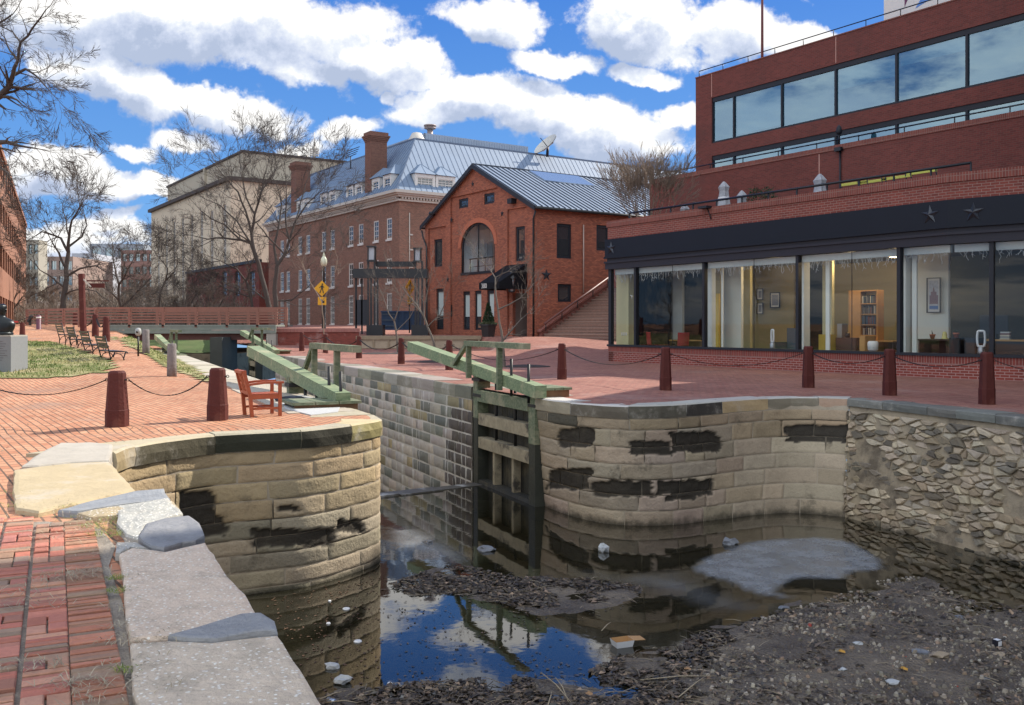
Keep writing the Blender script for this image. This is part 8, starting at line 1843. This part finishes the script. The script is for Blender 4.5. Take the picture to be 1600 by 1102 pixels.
# trees drawn limb by limb from the photo, twigs grown on
def drawn_tree(lab, Y, trunk, limbs, mat, seed, lev=3, tw=1.6, minr=.012, grp=None, dens=1., spread=.7, trop=.03, tr_w=.6, name='bare_tree'):
    base = P(trunk[0][0], trunk[0][1], Y); t_ = thing(name, lab, 'tree', tuple(base), 0, grp); rn = random.Random(seed); tr = MB(); cr = MB()
    def line(l, mb, dy):
        pts = []; rad = []
        for k, (u, v, w) in enumerate(l): y = Y + dy * k / max(1, len(l) - 1); pts.append(P(u, v, y)); rad.append(w / F_PX * y / 2)
        # smooth once
        sp, sr = [pts[0]], [rad[0]]
        for a, b, ra, rb_ in zip(pts, pts[1:], rad, rad[1:]): sp += [a.lerp(b, .5) + Vector((rn.gauss(0, .02), rn.gauss(0, .05), rn.gauss(0, .02))) * (b - a).length, b]; sr += [(ra + rb_) / 2, rb_]
        mb.tube(sp, sr, 8 if mb is tr else 6, cap=False); return sp, sr
    line(trunk, tr, 0)
    for l in limbs:
        sp, sr = line(l, cr, rn.uniform(-tr_w, tr_w) * 3); n = max(1, int(len(sp) * 1.5 * dens))
        for k in range(n):
            i = rn.randint(max(1, len(sp) // 4), len(sp) - 1); a = (sp[i] - sp[i - 1]).normalized(); ax = a.cross(Vector((rn.gauss(0, 1), rn.gauss(0, 1), rn.gauss(0, 1)))).normalized(); g = rn.uniform(.4, 1.1)
            limb(cr, rn, sp[i], a * math.cos(g) + ax * math.sin(g), tw * rn.uniform(.6, 1.3), max(minr, sr[i] * .55), lev, spread, trop, minr, 4, (2, 3), .18, .68)
        a = (sp[-1] - sp[-2]).normalized(); limb(cr, rn, sp[-1], a, tw * 1.2, max(minr, sr[-1] * .9), lev, spread, trop, minr, 4, (3, 4), .16, .7)
    tr.build('trunk', mat, t_); cr.build('crown', mat, t_); return t_
# big double trunked tree in front of the hotel
drawn_tree('big dark bare tree, leaning left trunk of the pair before the hotel', 72., [(424, 500, 9), (418, 470, 8), (408, 430, 7), (398, 396, 6.5)],
 [[(398, 396, 6), (392, 380, 5), (376, 375, 4), (350, 372, 3), (325, 374, 2), (300, 368, 1.2)], [(398, 396, 6), (393, 365, 4.5), (398, 335, 3.5), (408, 300, 3), (412, 280, 2)], [(393, 365, 4), (384, 330, 3), (372, 300, 2.5), (355, 280, 1.5)], [(376, 375, 3.5), (352, 352, 2.5), (330, 342, 2), (315, 330, 1)], [(398, 335, 3), (385, 310, 2.5), (380, 285, 2), (376, 262, 1.2)], [(408, 300, 2.5), (425, 275, 2), (432, 262, 1)], [(392, 380, 3), (370, 345, 2.5), (345, 322, 2), (322, 312, 1)], [(418, 470, 3), (398, 455, 2), (375, 452, 1.5)]], M_bark, 3, 4, 2.0, .009, 'big trees before the hotel', .5)
drawn_tree('big dark bare tree, upright right trunk of the pair before the hotel', 71., [(434, 500, 9), (431, 470, 8), (430, 440, 7), (433, 415, 6.5)],
 [[(433, 415, 6), (445, 398, 5), (452, 375, 4), (462, 345, 3), (480, 318, 2), (500, 300, 1.2)], [(433, 415, 5), (428, 385, 4), (436, 350, 3), (440, 320, 2.5), (436, 300, 1.5)], [(452, 375, 3), (446, 340, 2.5), (448, 305, 1.6)], [(462, 345, 2.5), (470, 315, 2), (478, 285, 1.2)], [(480, 318, 2), (498, 315, 1.4), (515, 322, 1)], [(445, 398, 3), (418, 370, 2.2), (402, 350, 1.5)], [(431, 470, 3), (455, 470, 2.5), (480, 450, 1.5), (490, 440, 1)]], M_bark, 5, 4, 2.0, .009, 'big trees before the hotel', .5)
# tall tree left of centre
drawn_tree('tall dark bare tree standing behind the slatted fence at left', 66., [(98, 488, 9), (102, 450, 8), (103, 420, 7), (107, 395, 6)],
 [[(107, 395, 5.5), (108, 370, 4), (112, 345, 3), (124, 325, 2), (128, 318, 1.2)], [(107, 395, 4.5), (95, 372, 3.5), (85, 368, 3), (65, 362, 2), (50, 372, 1)], [(103, 420, 4), (92, 395, 3), (82, 380, 2)], [(108, 385, 4), (128, 370, 3), (136, 352, 2), (132, 338, 1.2)], [(108, 370, 3), (104, 345, 2), (98, 328, 1.2)], [(104, 432, 4), (125, 420, 3), (150, 415, 2), (172, 428, 1)], [(102, 450, 3.5), (80, 432, 2.5), (62, 422, 1.5), (52, 400, 1)], [(102, 460, 3), (124, 452, 2), (150, 455, 1.5), (170, 470, 1)]], M_bark, 9, 4, 1.7, .009, None, .5)
drawn_tree('dark bare tree with crooked limbs in front of the beige building foot', 74., [(398, 496, 5), (392, 465, 4.5), (385, 440, 4)], [[(385, 440, 3), (370, 420, 2.2), (345, 408, 1.4)], [(385, 440, 3), (392, 415, 2), (380, 398, 1.2)], [(392, 465, 2.5), (360, 455, 1.8), (335, 440, 1.2)]], M_bark, 12, 3, 1.5, .009)
drawn_tree('slender dark bare tree left of the beige building corner', 78., [(246, 496, 4), (250, 460, 3.5), (258, 440, 3)], [[(258, 440, 2.5), (262, 420, 2), (250, 405, 1.2)], [(258, 440, 2.5), (272, 425, 1.6), (278, 405, 1)]], M_bark, 13, 3, 1.4, .009)
drawn_tree('grey forked tree behind the middle of the bridge', 82., [(190, 500, 5), (187, 470, 4.5), (186, 445, 4)], [[(186, 445, 3.5), (180, 420, 2.5), (176, 400, 1.5)], [(186, 445, 3.5), (196, 430, 2.5), (205, 412, 1.5)], [(187, 470, 3), (168, 452, 2), (160, 430, 1.2)], [(190, 480, 3), (215, 455, 2), (230, 440, 1.2)]], M_bark, 14, 4, 1.7, .010)
# overhanging branches at the upper left, trunk out of view
drawn_tree('overhanging dark branches entering at the upper left corner', 20., [(-240, 640, 60), (-220, 400, 52), (-180, 250, 44), (-100, 190, 30)],
 [[(-100, 190, 30), (-40, 165, 18), (0, 150, 10), (20, 118, 7), (28, 95, 5), (32, 66, 4), (50, 45, 3), (72, 15, 1.6)], [(20, 118, 6), (40, 108, 4), (58, 120, 2.5), (80, 145, 1.4)], [(28, 95, 4), (16, 80, 3), (8, 60, 2)], [(-100, 190, 20), (-20, 225, 10), (10, 222, 7), (30, 228, 4.5), (56, 232, 2.2)], [(0, 148, 6), (22, 143, 4), (48, 132, 2)], [(32, 66, 3), (20, 50, 2), (0, 40, 1.4)], [(-60, 60, 8), (-10, 40, 4), (20, 22, 2)], [(-20, 225, 8), (0, 262, 4), (14, 272, 2.5)]], M_bark, 21, 4, .55, .0032, None, .6, .6, -.03, .3)
# thin plaza trees
for i, (u, v, Y, H, l) in enumerate([(622, 552, 44., 4.3, 'thin bare young tree before the timber deck, left of three'), (680, 566, 37., 3.9, 'thin bare young tree behind the beam end, middle of three'), (788, 574, 33., 3.4, 'thin bare young tree behind the right gate handrail'), (507, 532, 50., 4.2, 'faint bare sapling by the street lamp')]):
    b_ = hit_ground(u, v, 'r') if i < 3 else P(u, v, Y); Y = b_.y; k = Y / F_PX
    shp = [[[(0, 0, 5), (-2, -25, 4), (-6, -50, 3.5)], [[(-6, -50, 3), (-20, -78, 2), (-30, -105, 1)], [(-6, -50, 3), (6, -85, 2), (22, -110, 1)], [(-2, -35, 2.5), (18, -55, 1.6), (34, -90, 1)]]],
           [[(0, 0, 6), (-2, -30, 5), (-12, -55, 4.5), (-18, -72, 4)], [[(-18, -72, 3.5), (-42, -105, 2), (-58, -125, 1)], [(-18, -72, 3.5), (-12, -110, 2), (-22, -140, 1)], [(-12, -55, 3), (8, -75, 2), (20, -110, 1)], [(-18, -72, 3), (-34, -90, 2), (-60, -98, 1)]]],
           [[(0, 0, 7), (-3, -40, 6), (-8, -70, 5), (-13, -110, 4)], [[(-13, -110, 4), (-14, -140, 3), (-28, -158, 2), (-40, -170, 1)], [(-10, -90, 4), (25, -108, 2.2), (40, -125, 1.4)], [(-3, -40, 4), (15, -62, 3), (38, -85, 1.6)], [(-14, -140, 2.5), (6, -150, 2), (22, -162, 1)]]],
           [[(0, 0, 3), (-1, -30, 2.5), (-4, -60, 2)], [[(-4, -60, 2), (-22, -90, 1.4), (-34, -120, .8)], [(-4, -60, 2), (10, -90, 1.2), (20, -120, .8)]]]][i]
    drawn_tree(l, Y, [(u + a, v + c_, w * .7) for a, c_, w in shp[0]], [[(u + a, v + c_, w * .7) for a, c_, w in lb_] for lb_ in shp[1]], M_barkl if i != 3 else M_barkt, 30 + i, 2, .6, .004, 'young trees on the plaza', .8, name='young_tree', spread=.6, trop=.08, tr_w=.15)
# multi stemmed tree on the low roof terrace
s = F_o.hit(1010, 300, -3.0)[0]; bp = F_o.w(s, -3.0, Z_F1 - .1); t_ = thing('crape_myrtle', 'vase shaped bare tree with reddish seed heads behind the left end of the parapet', 'tree', tuple(bp)); rn = random.Random(8); cr = MB(); tr = MB()
for k in range(26):
    a = 6.28 * k / 26 + rn.uniform(-.2, .2); t = rn.uniform(.08, .62); d = Vector((math.sin(t) * math.cos(a), math.sin(t) * math.sin(a) , math.cos(t))); tr.tube([bp + d * .05, bp + d * .6, bp + d * 1.15 + Vector((0, 0, .05))], [.04, .03, .026], 6, cap=False); limb(cr, rn, bp + d * 1.1, (d + Vector((0, 0, .12))), 1.15, .022, 4, .42, .035, .0065, 4, (3, 3), .1, .74)
tr.build('trunk', M_barkt, t_); cr.build('crown', M_barkt, t_)
mb = MB()
for k in range(140): a = rn.uniform(0, 6.28); t = rn.uniform(.1, .8); r_ = rn.uniform(1.6, 2.9); mb.blob(bp + Vector((r_ * math.sin(t) * math.cos(a), r_ * math.sin(t) * math.sin(a), r_ * math.cos(t))), rn.uniform(.015, .03), k, 0, col=(.16, .045, .035))
mb.build('seed_head', plain('seed_red', (.17, .05, .04), .8), t_)['kind'] = 'stuff'
# woodland behind the bridge: separate trees of a few builds
protos = []
for k, (H, r, lev, sp, seed, m) in enumerate([(11, .2, 5, .62, 101, M_bark), (9, .15, 5, .7, 102, M_barkt), (13, .22, 5, .55, 103, M_bark), (8, .13, 5, .75, 104, M_barkl), (10, .2, 4, .6, 105, M_sil)]):
    protos.append([tree_mesh(seed, H, r, lev, sp, .05, .013, .22, (3, 3), .69), m, 0])
kinds = ['dark bare tree', 'brownish bushy bare tree', 'tall dark bare tree', 'low grey brushy tree', 'pale barked sycamore']
W_ = [(20, 86, 0), (45, 96, 2), (58, 80, 3), (70, 108, 1), (84, 90, 3), (112, 100, 4), (120, 84, 1), (135, 112, 0), (148, 90, 3), (160, 104, 1), (172, 88, 4), (182, 118, 2), (205, 96, 3), (216, 110, 1), (226, 86, 3), (238, 102, 0), (252, 92, 1), (266, 84, 3), (280, 98, 1), (290, 90, 0), (304, 96, 3), (318, 88, 1), (334, 98, 0), (352, 92, 3), (372, 96, 1), (30, 120, 1), (95, 124, 0), (150, 130, 1), (200, 132, 0), (245, 126, 3), (75, 130, 3), (130, 126, 3), (175, 128, 3), (222, 124, 1), (272, 120, 3), (40, 108, 3)]
near_ = lambda u: 'far left, beside the salmon office' if u < 55 else 'behind the slatted fence' if u < 115 else 'behind the signpost' if u < 150 else 'behind the left half of the bridge' if u < 215 else 'behind the middle of the bridge' if u < 150 else 'below the beige building corner' if u < 310 else 'before the low brick annex'
import collections; cnt = collections.Counter()
tot = collections.Counter((kinds[k], near_(u)) for u, Y, k in W_)
made = {}; rn = random.Random(44); order = ['nearest', 'second', 'third', 'fourth', 'fifth']
for (u, Y, k) in sorted(W_, key=lambda q: q[1]):
    key = (kinds[k], near_(u)); cnt[key] += 1; l = kinds[k] + ' ' + near_(u) + ('' if tot[key] == 1 else ', %s of its kind there' % order[cnt[key] - 1])
    p_ = P(u, 507, Y); loc = (p_.x, p_.y, 1.2); rz = rn.uniform(0, 6.28); s_ = rn.uniform(.46, .62) * (1.2 if u > 290 or u < 40 else 1)
    if k not in made: made[k] = make_tree('woodland_tree', l, loc, protos[k][0], protos[k][1], 'woodland trees beyond the bridge', rz); made[k].scale = (s_,) * 3
    else: place(made[k], 1, loc, rz, l, 'woodland trees beyond the bridge', (s_, s_, s_ * rn.uniform(.9, 1.1)))
# brush: fine undergrowth nobody could count
rn = random.Random(9); mb = MB()
for k in range(5200):
    u = rn.uniform(-10, 385); Y = rn.uniform(84, 140); x = (u - CX) / F_PX * Y; h = rn.uniform(1.2, 4.6) * (.7 + .5 * nz(u * .03, Y * .05)); q = Vector((x, Y, 1.2)); d = Vector((rn.gauss(0, .3), rn.gauss(0, .3), 1)); m_ = q + d * h * .5; e = m_ + (d + Vector((rn.gauss(0, .3), 0, 0))) * h * .5
    mb.tube([q, m_, e], [.035, .025, .012], 3, cap=False)
    for _ in range(3): f = rn.uniform(.3, .9); c_ = q.lerp(e, f); mb.tube([c_, c_ + Vector((rn.gauss(0, .5), rn.gauss(0, .5), rn.uniform(.3, .9))) * h * .3], [.018, .01], 3, cap=False)
tag(mb.build('undergrowth', plain('brush', (.19, .155, .125), .95, var=.4, nscale=.2)), 'grey brown thicket of winter brush beyond the bridge', 'brush', kind='stuff')
# distant wooded slope behind the brush
mb = MB(); rows_ = []
for i in range(5): rows_.append([Vector((-150 + 6 * k, 205 + 14 * i, 1.3 + (0, 4.5, 6.5, 7.5, 8)[i] * (.8 + .25 * nz(k * .21, i)))) for k in range(52)])
mb.grid(rows_); tag(mb.build('far_hill', plain('far_woods', (.17, .145, .13), .95, var=.4, nscale=.25, bump=.8, bscale=1.)), kind='structure')
# dry weeds and tufts among the near bricks and slabs
rn = random.Random(31); mb = MB(); M_dry = attr('dry_grass', rough=.9, var=.1, bump=0)
def tuft(u, v, n, r, h, cols_):
    c_ = G(u, v)
    for _ in range(n):
        a = rn.uniform(0, 6.28); rr_ = r * math.sqrt(rn.random()); p_ = Vector((c_.x + rr_ * math.cos(a) * 1.6, c_.y + rr_ * math.sin(a), .005)); b_ = rn.uniform(0, 6.28); L_ = rn.uniform(.4, 1) * h
        e = p_ + Vector((math.cos(b_) * L_, math.sin(b_) * L_, rn.uniform(.0, .35) * L_)); mid = (p_ + e) / 2 + Vector((0, 0, L_ * .15)); w = Vector((-math.sin(b_), math.cos(b_), 0)) * .0016
        cc_ = jit(rn.choice(cols_), rn, .2); mb.face([p_ - w, p_ + w, mid + w, mid - w], col=cc_); mb.face([mid - w, mid + w, e], col=cc_)
DRYC = [(.36, .30, .21), (.28, .23, .165), (.42, .37, .27)]; GRC = [(.12, .19, .03), (.20, .24, .05), (.30, .28, .08)]
for u, v, n, r in ((48, 1042, 150, .09), (202, 1075, 150, .16), (215, 1040, 160, .10), (192, 1000, 120, .10), (245, 1000, 200, .11), (135, 897, 160, .10), (90, 905, 140, .12), (120, 895, 120, .14), (60, 945, 120, .12), (170, 860, 110, .2), (130, 848, 70, .22), (155, 825, 150, .25), (100, 835, 120, .22), (185, 905, 120, .10), (195, 950, 120, .09), (110, 1070, 130, .09), (175, 780, 220, .3), (60, 800, 160, .28), (40, 925, 120, .12), (130, 1098, 80, .06), (190, 980, 80, .06)): tuft(u, v, n // 2, r, .08, DRYC)
for u, v, n, r in ((172, 822, 240, .14), (180, 835, 200, .12), (215, 830, 160, .11), (188, 905, 140, .05), (188, 925, 120, .05), (200, 1049, 60, .04), (143, 811, 100, .2), (108, 792, 60, .1), (24, 790, 60, .12), (22, 770, 50, .1)): tuft(u, v, n, r, .055, GRC)
tag(mb.build('dry_weeds', M_dry), 'dry straw and green weeds growing in the joints of the near paving', 'weeds', kind='stuff')

# blown leaves and crumbs on the paving
rn = random.Random(52); mb = MB()
for k in range(900):
    if k % 2: u, v = rn.uniform(0, 480), 560 + 200 * rn.random() ** 1.6; sd_ = h_left
    else: u, v = rn.uniform(620, 1600), rn.uniform(560, 640); sd_ = h_right
    p_ = G(u, v)
    if (k % 2 and p_.x > gl(p_.y) - .4) or (not k % 2 and p_.y < fr_(p_.x) + .4): continue
    a = rn.uniform(0, 6.28); r_ = rn.uniform(.012, .035); z = sd_(p_.x, p_.y) + .006; c_ = jit(rn.choice([(.16, .10, .06), (.25, .18, .11), (.10, .07, .05), (.34, .28, .2)]), rn, .2)
    mb.face([Vector((p_.x + r_ * math.cos(a + q) * w_, p_.y + r_ * math.sin(a + q) * w_, z + .008 * (q == 0))) for q, w_ in ((0, 1), (1.57, .5), (3.14, 1), (4.71, .5))], col=c_)
tag(mb.build('blown_leaves', M_dry), 'small dry leaves and crumbs blown over the brick paving', 'leaves', kind='stuff')
